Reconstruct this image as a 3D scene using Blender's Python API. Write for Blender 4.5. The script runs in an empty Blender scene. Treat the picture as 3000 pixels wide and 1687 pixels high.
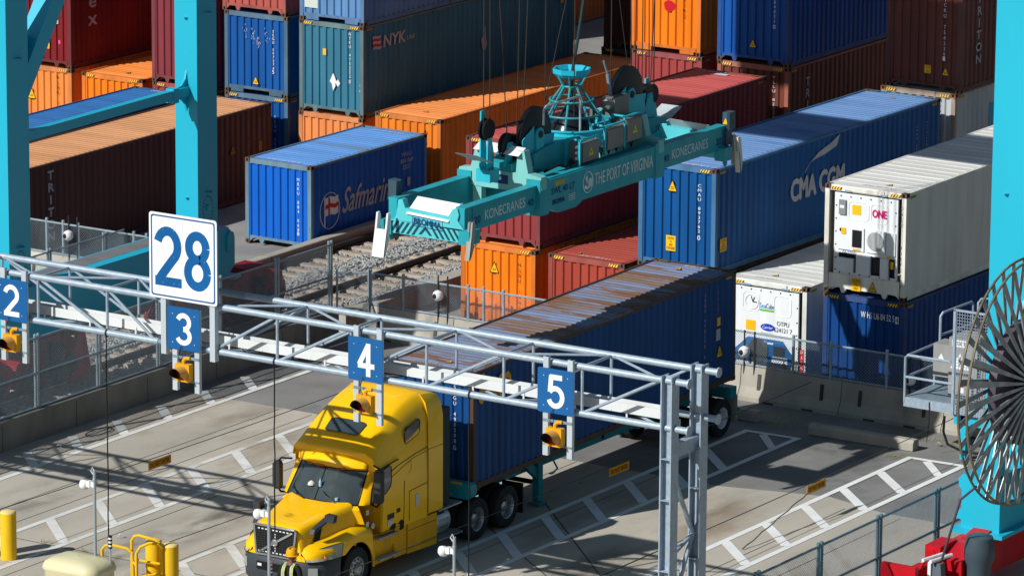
import bpy, math, random
from mathutils import Vector, Matrix
random.seed(7)
S = bpy.context.scene
COL = S.collection
R = math.radians

# ------------------------------------------------------------------ camera
cam_d = bpy.data.cameras.new('camera')
cam = bpy.data.objects.new('camera', cam_d)
COL.objects.link(cam)
S.camera = cam
_yaw, _pit, _rol = R(-32.9366691), R(13.2789432), R(0.39232279)
_f = Vector((math.sin(_yaw)*math.cos(_pit), math.cos(_yaw)*math.cos(_pit), -math.sin(_pit)))
_r = Vector((math.cos(_yaw), -math.sin(_yaw), 0))
_u = _r.cross(_f)
_r2 = _r*math.cos(_rol) + _u*math.sin(_rol)
_u2 = -_r*math.sin(_rol) + _u*math.cos(_rol)
_m = Matrix((_r2, _u2, -_f)).transposed().to_4x4()
_m.translation = Vector((61.74180711, -114.16981221, 33.75760186))
cam.matrix_world = _m
cam_d.sensor_width = 36.0
cam_d.sensor_fit = 'HORIZONTAL'
cam_d.lens = 14897.38608/3000*36
cam_d.clip_start = 1.0
cam_d.clip_end = 2000.0

# ------------------------------------------------------------------ light
SUN = Vector((-0.52, -1.25, 1.0)).normalized()
w = bpy.data.worlds.new('World'); S.world = w; w.use_nodes = True
nt = w.node_tree; nt.nodes.clear()
sky = nt.nodes.new('ShaderNodeTexSky'); sky.sky_type = 'NISHITA'; sky.sun_disc = False
sky.sun_elevation = math.asin(SUN.z); sky.sun_rotation = math.atan2(SUN.x, SUN.y)
bg = nt.nodes.new('ShaderNodeBackground'); bg.inputs['Strength'].default_value = 0.05
ow = nt.nodes.new('ShaderNodeOutputWorld')
nt.links.new(sky.outputs[0], bg.inputs[0]); nt.links.new(bg.outputs[0], ow.inputs[0])
sl = bpy.data.lights.new('sun', 'SUN'); sl.energy = 5.0; sl.angle = R(0.5); sl.color = (1.0, 0.975, 0.935)
so = bpy.data.objects.new('sun', sl); COL.objects.link(so)
so.rotation_euler = SUN.to_track_quat('Z', 'Y').to_euler()
so.location = (0, -60, 60)
S.view_settings.view_transform = 'Standard'; S.view_settings.look = 'None'
S.view_settings.exposure = 0.0; S.view_settings.gamma = 1.0

# ------------------------------------------------------------------ materials
MATS = {}
def mat(name, col, rough=.5, metal=0.0, var=.12, scale=1.5, stretch=(1, 1, .25), rust=0.0, rustcol=(.13, .045, .02),
        rscale=3.0, rstretch=(1, 1, .35), bump=0.0, bscale=60, dirt=None, emit=None, spec=.2, coat=0.0, trans=0.0):
    if name in MATS: return MATS[name]
    m = bpy.data.materials.new(name); m.use_nodes = True
    n = m.node_tree.nodes; l = m.node_tree.links
    b = n['Principled BSDF']
    b.inputs['Roughness'].default_value = rough; b.inputs['Metallic'].default_value = metal
    b.inputs['Specular IOR Level'].default_value = spec
    if coat: b.inputs['Coat Weight'].default_value = coat; b.inputs['Coat Roughness'].default_value = .08
    if emit:
        b.inputs['Emission Color'].default_value = (*emit[:3], 1); b.inputs['Emission Strength'].default_value = emit[3]
    tc = n.new('ShaderNodeTexCoord'); oi = n.new('ShaderNodeObjectInfo')
    ml = n.new('ShaderNodeMath'); ml.operation = 'MULTIPLY'; ml.inputs[1].default_value = 37.0
    l.new(oi.outputs['Random'], ml.inputs[0])
    ad = n.new('ShaderNodeVectorMath'); ad.operation = 'ADD'
    l.new(tc.outputs['Object'], ad.inputs[0]); l.new(ml.outputs[0], ad.inputs[1])
    def noise(sc, st, det=4.0, rgh=.55):
        mp = n.new('ShaderNodeVectorMath'); mp.operation = 'MULTIPLY'; mp.inputs[1].default_value = st
        l.new(ad.outputs[0], mp.inputs[0])
        t = n.new('ShaderNodeTexNoise'); t.inputs['Scale'].default_value = sc; t.inputs['Detail'].default_value = det
        t.inputs['Roughness'].default_value = rgh
        l.new(mp.outputs[0], t.inputs['Vector']); return t.outputs['Fac']
    def ramp(src, a, bb):
        r = n.new('ShaderNodeMapRange'); r.inputs['From Min'].default_value = a; r.inputs['From Max'].default_value = bb
        l.new(src, r.inputs['Value']); return r.outputs[0]
    def mix(f, a, bcol):
        x = n.new('ShaderNodeMix'); x.data_type = 'RGBA'
        l.new(f, x.inputs['Factor'])
        if isinstance(a, tuple): x.inputs['A'].default_value = (*a, 1)
        else: l.new(a, x.inputs['A'])
        x.inputs['B'].default_value = (*bcol, 1)
        return x.outputs['Result']
    c0 = tuple(max(0, v*(1-var)) for v in col); c1 = tuple(min(1, v*(1+var)) for v in col)
    cur = mix(ramp(noise(scale, stretch), .3, .7), c0, c1)
    if dirt: cur = mix(ramp(noise(scale*.6, stretch, 6, .65), dirt[3], dirt[3]+.18), cur, dirt[:3])
    if rust > 0:
        th = .74 - .28*rust
        cur = mix(ramp(noise(rscale, rstretch, 8, .68), th, th+.07), cur, rustcol)
    l.new(cur, b.inputs['Base Color'])
    if bump:
        bp = n.new('ShaderNodeBump'); bp.inputs['Strength'].default_value = bump; bp.inputs['Distance'].default_value = .02
        l.new(noise(bscale, (1, 1, 1), 3), bp.inputs['Height']); l.new(bp.outputs[0], b.inputs['Normal'])
    MATS[name] = m
    return m

# ------------------------------------------------------------------ mesh builder
class MB:
    def __init__(s): s.v = []; s.f = []; s.m = []; s.mi = 0
    def face(s, pts):
        i = len(s.v); s.v += [tuple(p) for p in pts]; s.f.append(tuple(range(i, i+len(pts)))); s.m.append(s.mi)
    def _add(s, vs, fs):
        i = len(s.v); s.v += [tuple(p) for p in vs]
        for f in fs: s.f.append(tuple(i+k for k in f)); s.m.append(s.mi)
    def box(s, x0, x1, y0, y1, z0, z1):
        if x0 > x1: x0, x1 = x1, x0
        if y0 > y1: y0, y1 = y1, y0
        if z0 > z1: z0, z1 = z1, z0
        vs = [(x, y, z) for z in (z0, z1) for y in (y0, y1) for x in (x0, x1)]
        s._add(vs, [(0, 2, 3, 1), (4, 5, 7, 6), (0, 1, 5, 4), (2, 6, 7, 3), (0, 4, 6, 2), (1, 3, 7, 5)])
        return s
    def hexa(s, p):  # 8 points: bottom ring 0-3 ccw, top ring 4-7
        s._add(p, [(0, 3, 2, 1), (4, 5, 6, 7), (0, 1, 5, 4), (1, 2, 6, 5), (2, 3, 7, 6), (3, 0, 4, 7)]); return s
    def beam(s, p, q, wd, h, up=(0, 0, 1)):
        p, q = Vector(p), Vector(q); d = (q-p).normalized(); u = Vector(up)
        sd = d.cross(u)
        if sd.length < 1e-4: sd = d.cross(Vector((1, 0, 0)))
        sd.normalize(); u = sd.cross(d)
        a = sd*wd/2; b = u*h/2
        s.hexa([p-a-b, p+a-b, p+a+b, p-a+b, q-a-b, q+a-b, q+a+b, q-a+b]); return s
    def tube(s, p, q, r, n=8, r2=None, cap=True):
        p, q = Vector(p), Vector(q); d = q-p
        if d.length < 1e-6: return s
        d.normalize(); a = d.orthogonal().normalized(); b = d.cross(a); r2 = r if r2 is None else r2
        ring = [a*math.cos(2*math.pi*i/n)+b*math.sin(2*math.pi*i/n) for i in range(n)]
        vs = [p+v*r for v in ring]+[q+v*r2 for v in ring]
        fs = [(i, (i+1) % n, n+(i+1) % n, n+i) for i in range(n)]
        if cap: fs += [tuple(range(n-1, -1, -1)), tuple(range(n, 2*n))]
        s._add(vs, fs); return s
    def path(s, pts, r, n=8):
        pts = [Vector(p) for p in pts]; ds = []
        for i in range(len(pts)):
            a = pts[max(0, i-1)]; b = pts[min(len(pts)-1, i+1)]; ds.append((b-a).normalized())
        u = ds[0].orthogonal().normalized(); vs = []; fs = []
        for i, p in enumerate(pts):
            d = ds[i]; u = (u-d*u.dot(d)).normalized(); b = d.cross(u)
            vs += [p+(u*math.cos(2*math.pi*k/n)+b*math.sin(2*math.pi*k/n))*r for k in range(n)]
        for i in range(len(pts)-1):
            for k in range(n): fs.append((i*n+k, i*n+(k+1) % n, (i+1)*n+(k+1) % n, (i+1)*n+k))
        fs += [tuple(range(n-1, -1, -1)), tuple(range((len(pts)-1)*n, len(pts)*n))]
        s._add(vs, fs); return s
    def prism(s, poly, axis, a, b):
        # poly: 2D points; axis: 'x','y','z' extrusion from a to b
        def P(u, v, t): return {'x': (t, u, v), 'y': (u, t, v), 'z': (u, v, t)}[axis]
        n = len(poly); vs = [P(u, v, a) for u, v in poly]+[P(u, v, b) for u, v in poly]
        s._add(vs, [tuple(range(n-1, -1, -1)), tuple(range(n, 2*n))]+[(i, (i+1) % n, n+(i+1) % n, n+i) for i in range(n)])
        return s
    def lathe(s, prof, n=20, c=(0, 0, 0), axis='z', cap=True):
        # prof: (radius, along)
        c = Vector(c); vs = []; fs = []
        for r, t in prof:
            for k in range(n):
                a = 2*math.pi*k/n; u, v = r*math.cos(a), r*math.sin(a)
                vs.append(c+Vector({'z': (u, v, t), 'x': (t, u, v), 'y': (v, t, u)}[axis]))
        for i in range(len(prof)-1):
            for k in range(n): fs.append((i*n+k, i*n+(k+1) % n, (i+1)*n+(k+1) % n, (i+1)*n+k))
        if cap:
            if prof[0][0] > 1e-4: fs.append(tuple(range(n-1, -1, -1)))
            if prof[-1][0] > 1e-4: fs.append(tuple(range((len(prof)-1)*n, len(prof)*n)))
        s._add(vs, fs); return s
    def loft(s, rings, close=False, cap=True):
        n = len(rings[0]); vs = [p for r in rings for p in r]; fs = []
        for i in range(len(rings)-1):
            for k in range(n if close else n-1):
                fs.append((i*n+k, i*n+(k+1) % n, (i+1)*n+(k+1) % n, (i+1)*n+k))
        if cap: fs += [tuple(range(n-1, -1, -1)), tuple(range((len(rings)-1)*n, len(rings)*n))]
        s._add(vs, fs); return s
    def build(s, name, mats, parent=None, off=(0, 0, 0), smooth=True, angle=32, weld=False):
        me = bpy.data.meshes.new(name)
        o3 = Vector(off)
        me.from_pydata([tuple(Vector(v)-o3) for v in s.v], [], s.f)
        if not isinstance(mats, (list, tuple)): mats = [mats]
        for m in mats: me.materials.append(m)
        me.polygons.foreach_set('material_index', s.m)
        if weld:
            import bmesh
            bm = bmesh.new(); bm.from_mesh(me); bmesh.ops.remove_doubles(bm, verts=bm.verts, dist=1e-4)
            bmesh.ops.recalc_face_normals(bm, faces=bm.faces); bm.to_mesh(me); bm.free()
        if smooth:
            me.polygons.foreach_set('use_smooth', [True]*len(me.polygons))
            me.set_sharp_from_angle(angle=R(angle))
        me.update()
        o = bpy.data.objects.new(name, me); COL.objects.link(o)
        if parent is not None: o.parent = parent
        else: o.location = off
        return o

def tag(o, label=None, cat=None, group=None, kind=None):
    if label: o['label'] = label
    if cat: o['category'] = cat
    if group: o['group'] = group
    if kind: o['kind'] = kind
    return o
def thing(name, label, cat, loc=(0, 0, 0), rz=0.0, group=None):
    o = bpy.data.objects.new(name, None); COL.objects.link(o)
    o.location = loc; o.rotation_euler = (0, 0, rz); o.empty_display_size = .3
    return tag(o, label, cat, group)
def link_copy(o, parent):
    c = o.copy(); COL.objects.link(c); c.parent = parent; return c
def copy_thing(root, loc, rz, label, group=None):
    r = root.copy(); COL.objects.link(r); r.location = loc; r.rotation_euler = (0, 0, rz); r['label'] = label
    if group: r['group'] = group
    for ch in list(root.children):
        c = link_copy(ch, r)
        for g in ch.children: link_copy(g, c)
    return r

TXT = {}
def text_data(s, line=1.0, sp=1.0):
    k = (s, line, sp)
    if k in TXT: return TXT[k]
    cu = bpy.data.curves.new('t', 'FONT'); cu.body = s; cu.size = 1.0; cu.align_x = 'CENTER'; cu.align_y = 'CENTER'
    cu.space_line = line; cu.space_character = sp; cu.resolution_u = 3
    o = bpy.data.objects.new('t', cu); COL.objects.link(o)
    bpy.context.view_layer.update()
    me = bpy.data.meshes.new_from_object(o)
    v = [tuple(x.co) for x in me.vertices]; f = [tuple(p.vertices) for p in me.polygons]
    bpy.data.objects.remove(o); bpy.data.curves.remove(cu); bpy.data.meshes.remove(me)
    xs = [p[0] for p in v]; ys = [p[1] for p in v]
    cx, cy = (min(xs)+max(xs))/2, (min(ys)+max(ys))/2
    v = [(p[0]-cx, p[1]-cy) for p in v]
    TXT[k] = (v, f, max(xs)-min(xs), max(ys)-min(ys)); return TXT[k]
def put_text(mb, s, c, xd, ud, h=None, wd=None, line=1.0, sp=1.0, bold=0.0, shear=0.0):
    """letters fitted to height h (whole block) and optional width wd, centred at c"""
    v, f, W0, H0 = text_data(s, line, sp)
    sy = h/H0; sx = wd/W0 if wd else sy
    c, xd, ud = Vector(c), Vector(xd).normalized(), Vector(ud).normalized(); nrm = xd.cross(ud)
    offs = [(0, 0)] if not bold else [(-bold, 0), (bold, 0), (0, bold), (0, -bold)]
    for k, (ox, oy) in enumerate(offs):
        mb._add([c+xd*(x*sx+ox+shear*y*sy)+ud*(y*sy+oy)+nrm*(.0012*k) for x, y in v], f)
def vtext(s): return '\n'.join(list(s))
def quad(mb, c, xd, ud, wd, h, n=0.0):
    c, xd, ud = Vector(c), Vector(xd).normalized(), Vector(ud).normalized(); c = c+xd.cross(ud)*n
    mb.face([c-xd*wd/2-ud*h/2, c+xd*wd/2-ud*h/2, c+xd*wd/2+ud*h/2, c-xd*wd/2+ud*h/2])
X, Y, Z = Vector((1, 0, 0)), Vector((0, 1, 0)), Vector((0, 0, 1))

white_paint = mat('white_lettering', (.72, .73, .74), .5, var=.1)
black_paint = mat('black_lettering', (.012, .012, .014), .5)
blue_letter = mat('sign_blue', (.008, .085, .26), .35, var=.05)
yellow_label = mat('warning_yellow', (.80, .45, .01), .45, var=.08)
stripe_yellow = mat('stripe_yellow', (.72, .42, .02), .5, var=.15)
red_paint = mat('red_lettering', (.5, .01, .02), .5)
magenta = mat('magenta_lettering', (.55, .012, .16), .5)
galv = mat('galvanised_steel', (.33, .41, .49), .45, metal=.25, var=.13, scale=9, stretch=(1, 1, 1))
galv_dark = mat('galvanised_dark', (.20, .27, .32), .5, metal=.2, var=.15, scale=5, stretch=(1, 1, 1))
teal = mat('crane_teal', (.008, .40, .56), .42, var=.05, scale=.4, stretch=(1, 1, .5), spec=.5)
teal_s = mat('spreader_teal', (.02, .31, .37), .42, var=.14, scale=1.6, stretch=(1, 1, .5), rust=.16, rustcol=(.04, .05, .045), rscale=2.2)
teal_pale = mat('spreader_pale_teal', (.20, .52, .50), .45, var=.12, rust=.3, rustcol=(.10, .07, .04), rscale=2.5)
black_rub = mat('black_rubber', (.012, .012, .013), .6, var=.3, scale=4)
dark_metal = mat('dark_metal', (.03, .033, .037), .5, var=.25, scale=4)
conc = mat('precast_concrete', (.37, .35, .30), .85, var=.16, scale=1.2, stretch=(1, 1, .5), dirt=(.17, .16, .14, .56), bump=.3, bscale=25)
conc_dark = mat('weathered_concrete', (.23, .225, .195), .9, var=.22, scale=1.0, stretch=(1, 1, .3), dirt=(.09, .09, .08, .56), bump=.3, bscale=25)
# ================================================================== SETTING
def sheet(name, x0, x1, y0, y1, z, m, kind='structure'):
    mb = MB(); mb.face([(x0, y0, z), (x1, y0, z), (x1, y1, z), (x0, y1, z)])
    return tag(mb.build(name, m, smooth=False), kind=kind)

asphalt = mat('asphalt', (.205, .203, .198), .9, var=.22, scale=.5, stretch=(1, 1, 1), dirt=(.085, .083, .08, .58), bump=.35, bscale=30)
yard_asph = mat('yard_asphalt', (.25, .245, .23), .9, var=.25, scale=.35, stretch=(1, 1, 1), dirt=(.32, .29, .24, .60), bump=.35, bscale=30)

def pavement_mat():
    m = mat('concrete_paving', (.43, .395, .335), .88, var=.13, scale=.45, stretch=(1, .45, 1), dirt=(.27, .215, .15, .55), bump=.25, bscale=22)
    n = m.node_tree.nodes; l = m.node_tree.links; b = n['Principled BSDF']
    src = b.inputs['Base Color'].links[0].from_socket
    tc = n.new('ShaderNodeTexCoord'); sp = n.new('ShaderNodeSeparateXYZ'); l.new(tc.outputs['Object'], sp.inputs[0])
    def mth(op, a, bb=None, c=None):
        q = n.new('ShaderNodeMath'); q.operation = op
        for i, v in enumerate((a, bb, c)):
            if v is None: continue
            if isinstance(v, (int, float)): q.inputs[i].default_value = v
            else: l.new(v, q.inputs[i])
        return q.outputs[0]
    # oil drips and tyre soot along the middle of every lane (real stains, lanes repeat every 4.85 m)
    xm = mth('FLOORED_MODULO', mth('ADD', sp.outputs[0], 13.55+2.425), 4.85)
    d = mth('ABSOLUTE', mth('SUBTRACT', xm, 2.425))
    def nz(sc, st, lo, hi, det=6):
        mp = n.new('ShaderNodeVectorMath'); mp.operation = 'MULTIPLY'; mp.inputs[1].default_value = st
        l.new(tc.outputs['Object'], mp.inputs[0])
        t = n.new('ShaderNodeTexNoise'); t.inputs['Scale'].default_value = sc; t.inputs['Detail'].default_value = det; t.inputs['Roughness'].default_value = .62
        l.new(mp.outputs[0], t.inputs['Vector'])
        r = n.new('ShaderNodeMapRange'); r.inputs['From Min'].default_value = lo; r.inputs['From Max'].default_value = hi
        l.new(t.outputs['Fac'], r.inputs['Value']); return r.outputs[0]
    band = n.new('ShaderNodeMapRange'); band.inputs['From Min'].default_value = 1.05; band.inputs['From Max'].default_value = .1
    l.new(d, band.inputs['Value'])
    st = mth('MULTIPLY', band.outputs[0], nz(.62, (1.1, .38, 1), .44, .62))
    near = n.new('ShaderNodeMapRange'); near.inputs['From Min'].default_value = -14.0; near.inputs['From Max'].default_value = -19.0
    l.new(sp.outputs[1], near.inputs['Value'])
    far = mth('MULTIPLY', near.outputs[0], .62); st = mth('MULTIPLY', st, mth('ADD', far, .26))
    spots = mth('MULTIPLY', nz(1.7, (1, .8, 1), .68, .72), .55)
    fac = mth('MAXIMUM', st, spots)
    mx = n.new('ShaderNodeMix'); mx.data_type = 'RGBA'; l.new(fac, mx.inputs['Factor']); l.new(src, mx.inputs['A'])
    mx.inputs['B'].default_value = (.035, .034, .034, 1); l.new(mx.outputs['Result'], b.inputs['Base Color'])
    return m
sheet('ground', -260, 260, -260, 260, -.03, yard_asph)
sheet('lane_asphalt', -16.85, 40, -9.4, -.2, -.016, asphalt)
joint = mat('pavement_joint', (.07, .065, .06), .9, var=.3, scale=3)
mb = MB()
# front edge of the slab is slightly irregular
ed = [(-16.85, -9.05), (-12.7, -9.0), (-8, -9.1), (-3.5, -9.12), (-.2, -9.1), (2.6, -8.4), (4.4, -8.95), (8, -8.97), (40, -9.0)]
poly = [(-16.85, -70), (40, -70)]+ed[::-1]
mb.face([(x, y, -.008) for x, y in poly])
mb.mi = 1
for xj in (-13.55, -12.5, -9.9, -7.3, -4.3, -1.9, 1.6, 3.45, 5.0):
    mb.face([(xj-.012, -60, -.004), (xj+.012, -60, -.004), (xj+.012, -9.15, -.004), (xj-.012, -9.15, -.004)])
for yj in (-22.6, -27.4):
    mb.face([(-16.8, yj-.015, -.003), (12, yj-.015, -.003), (12, yj+.015, -.003), (-16.8, yj+.015, -.003)])
for a, b2 in (((-3.0, -15.32), (.75, -18.3)), ((-3.76, -11.96), (1.75, -17.6))):
    p, q = Vector((*a, -.002)), Vector((*b2, -.002)); sd = (q-p).cross(Z).normalized()*.018
    mb.face([p-sd, p+sd, q+sd, q-sd])
tag(mb.build('concrete_pavement', [pavement_mat(), joint], smooth=False), kind='structure')

mark_m = mat('road_paint', (.66, .66, .63), .7, var=.12, scale=1.2, stretch=(1, 1, 1), dirt=(.40, .375, .32, .54), rust=.28, rustcol=(.33, .31, .27), rscale=5, rstretch=(1, 1, 1))
mark_new = mat('road_paint_fresh', (.74, .75, .74), .7, var=.08, scale=1.2, stretch=(1, 1, 1))
def line(mb, x0, y0, x1, y1, wd=.17, z=.001):
    p, q = Vector((x0, y0, z)), Vector((x1, y1, z)); s = (q-p).cross(Z).normalized()*wd/2
    mb.face([p-s, p+s, q+s, q-s])
def island(name, xl, xr, yend, phase, m, y0=-34, slope=-1.42):
    mb = MB()
    line(mb, xl, y0, xl, yend); line(mb, xr, y0, xr, yend+.02)
    line(mb, xl-.08, yend, xr+.1, yend+.06, z=.003)
    y = phase
    while y > y0+2:
        line(mb, xl+.04, y-.08, xr-.04, y-.08+slope, .26, z=.005); y -= 1.9
    line(mb, xl+.55, yend-.1, xr-.04, yend-1.15, .22, z=.005)
    return tag(mb.build(name, m, smooth=False), kind='structure')
island('road_marking', 2.47, 3.98, -4.07, -5.62, mark_new)
island('road_marking', -2.3, -.82, -4.12, -6.2, mark_new)
island('road_marking', -7.12, -5.5, -4.1, -6.85, mark_m)
island('road_marking', -12.0, -10.37, -4.1, -7.5, mark_m)
mb = MB(); line(mb, -15.24, -34, -15.24, -4.2)
y = -6.9
while y > -33:
    line(mb, -16.3, y, -15.28, y-.98, .26, z=.003); y -= 1.88
tag(mb.build('road_marking', mark_m, smooth=False), kind='structure')
mb = MB(); line(mb, 7.28, -34, 7.28, -6.5); line(mb, 6.7, -13.9, 7.25, -14.4, .25, z=.003); line(mb, 6.7, -15.8, 7.25, -16.3, .25, z=.003)
tag(mb.build('road_marking', mark_m, smooth=False), kind='structure')

# ---- rail bed: ballast, sleepers, rails
ball_m = mat('ballast_bed', (.20, .205, .20), .95, var=.35, scale=6, stretch=(1, 1, 1), bump=.8, bscale=18)
sheet('track_bed', -22.95, -17.42, -40, 60, -.012, ball_m)
rock_m = mat('ballast_stone', (.33, .345, .345), .9, var=.35, scale=14, stretch=(1, 1, 1))
mb = MB(); rnd = random.Random(3)
octf = [(0, 2, 4), (2, 1, 4), (1, 3, 4), (3, 0, 4), (2, 0, 5), (1, 2, 5), (3, 1, 5), (0, 3, 5)]
for i in range(30000):
    xx = rnd.uniform(-22.9, -17.45); yy = rnd.uniform(-17, 13.5)
    dn = min(abs(xx+22.75), abs(xx+19.75))
    zz = -.02+(.035 if dn < .95 else .09)+rnd.uniform(0, .03)
    if dn < .12 and rnd.random() < .8: continue
    if dn < .95 and rnd.random() < .45: continue
    a = rnd.uniform(.028, .062); c = rnd.uniform(0, 6.28); ca, sa = math.cos(c)*a, math.sin(c)*a
    k = rnd.uniform(.55, 1.0); h = a*rnd.uniform(.55, 1)
    vs = [(xx+ca, yy+sa, zz), (xx-ca, yy-sa, zz+.01), (xx-sa*k, yy+ca*k, zz), (xx+sa*k, yy-ca*k, zz+.012), (xx, yy, zz+h), (xx, yy, zz-h)]
    mb._add(vs, octf)
tag(mb.build('ballast_gravel', rock_m, smooth=False), 'grey crushed stone ballast filling the track bed', 'gravel', kind='stuff')
tie_m = mat('sleeper_concrete', (.34, .285, .225), .9, var=.2, scale=2, stretch=(1, 1, 1), bump=.3, bscale=25)
rail_m = mat('rail_steel', (.045, .038, .034), .55, metal=.3, var=.3, scale=3, rust=.35, rustcol=(.12, .06, .035))
tie0 = None
tmb = MB().hexa([(-.95, -.13, 0), (.95, -.13, 0), (.95, .13, 0), (-.95, .13, 0), (-.93, -.10, .09), (.93, -.10, .09), (.93, .10, .09), (-.93, .10, .09)])
tie0 = tmb.build('sleeper', tie_m, smooth=False)
tag(tie0, 'concrete sleepers in the ballast crossing under the far crane rail', 'sleeper', 'sleepers under the far rail')
first = True
for xr_, gname, lab in ((-22.55, 'sleepers under the far rail', 'concrete sleepers in the ballast crossing under the far crane rail'), (-19.6, 'sleepers under the near rail', 'concrete sleepers in the ballast crossing under the near crane rail')):
    yy = -16.4
    while yy < 13:
        o = tie0 if first else tie0.copy()
        if not first: COL.objects.link(o)
        first = False
        o.location = (xr_, yy, .005); o['group'] = gname; o['label'] = lab; yy += .66
for xr_, lab in ((-22.78, 'rusty crane rail on the side of the lone short blue container'), (-19.75, 'rusty crane rail running under the turquoise crane legs')):
    mb = MB(); mb.prism([(xr_+a, b2) for a, b2 in [(-.075, .10), (.075, .10), (.075, .12), (.02, .14), (.02, .22), (.045, .235), (.045, .27), (-.045, .27), (-.045, .235), (-.02, .22), (-.02, .14), (-.075, .12)]], 'y', -38, 60)
    tag(mb.build('crane_rail', rail_m, off=(xr_, 0, 0)), lab, 'rail', 'crane rails')
# ================================================================== CONTAINERS
CW, HS, HC, L20, L40 = 2.438, 2.591, 2.896, 6.058, 12.192
rust_cast = mat('corner_rust', (.12, .07, .045), .8, var=.35, scale=9, stretch=(1, 1, 1))
hole_m = mat('casting_hole', (.006, .006, .006), .9)
FRONT_HOLE = [( -.026, -.045), (.026, -.045), (.034, 0), (.026, .045), (-.026, .045), (-.034, 0)]
def casting_mesh(name, m):
    mb = MB(); mb.box(-.081, .081, -.089, .089, -.059, .059); mb.mi = 1
    e = .0915
    mb.face([(x*1.05, -e, z*.9) for x, z in FRONT_HOLE]); mb.face([(-x*1.05, e, z*.9) for x, z in FRONT_HOLE])
    e = .0835
    mb.face([(e, x*1.2, z*.9) for x, z in FRONT_HOLE]); mb.face([(-e, -x*1.2, z*.9) for x, z in FRONT_HOLE])
    e = .0615
    mb.face([(x*.9, z*1.2, e) for x, z in FRONT_HOLE])
    o = mb.build('corner_casting', [m, hole_m], smooth=False); me = o.data; bpy.data.objects.remove(o); return me
CAST = {}
def flute(lo, hi, period, flat_out, slope, d0, d1):
    """breakpoints (pos, depth) of a trapezoid corrugation"""
    n = max(1, round((hi-lo)/period)); p = (hi-lo)/n; k = p/period; pts = [(lo, d0)]
    for i in range(n):
        a = lo+i*p
        fo = flat_out*k; sl = slope*k; fi = p-fo-2*sl
        pts += [(a+fo/2, d0), (a+fo/2+sl, d1), (a+fo/2+sl+fi, d1), (a+fo/2+2*sl+fi, d0)]
    pts.append((hi, d0)); return pts

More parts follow.
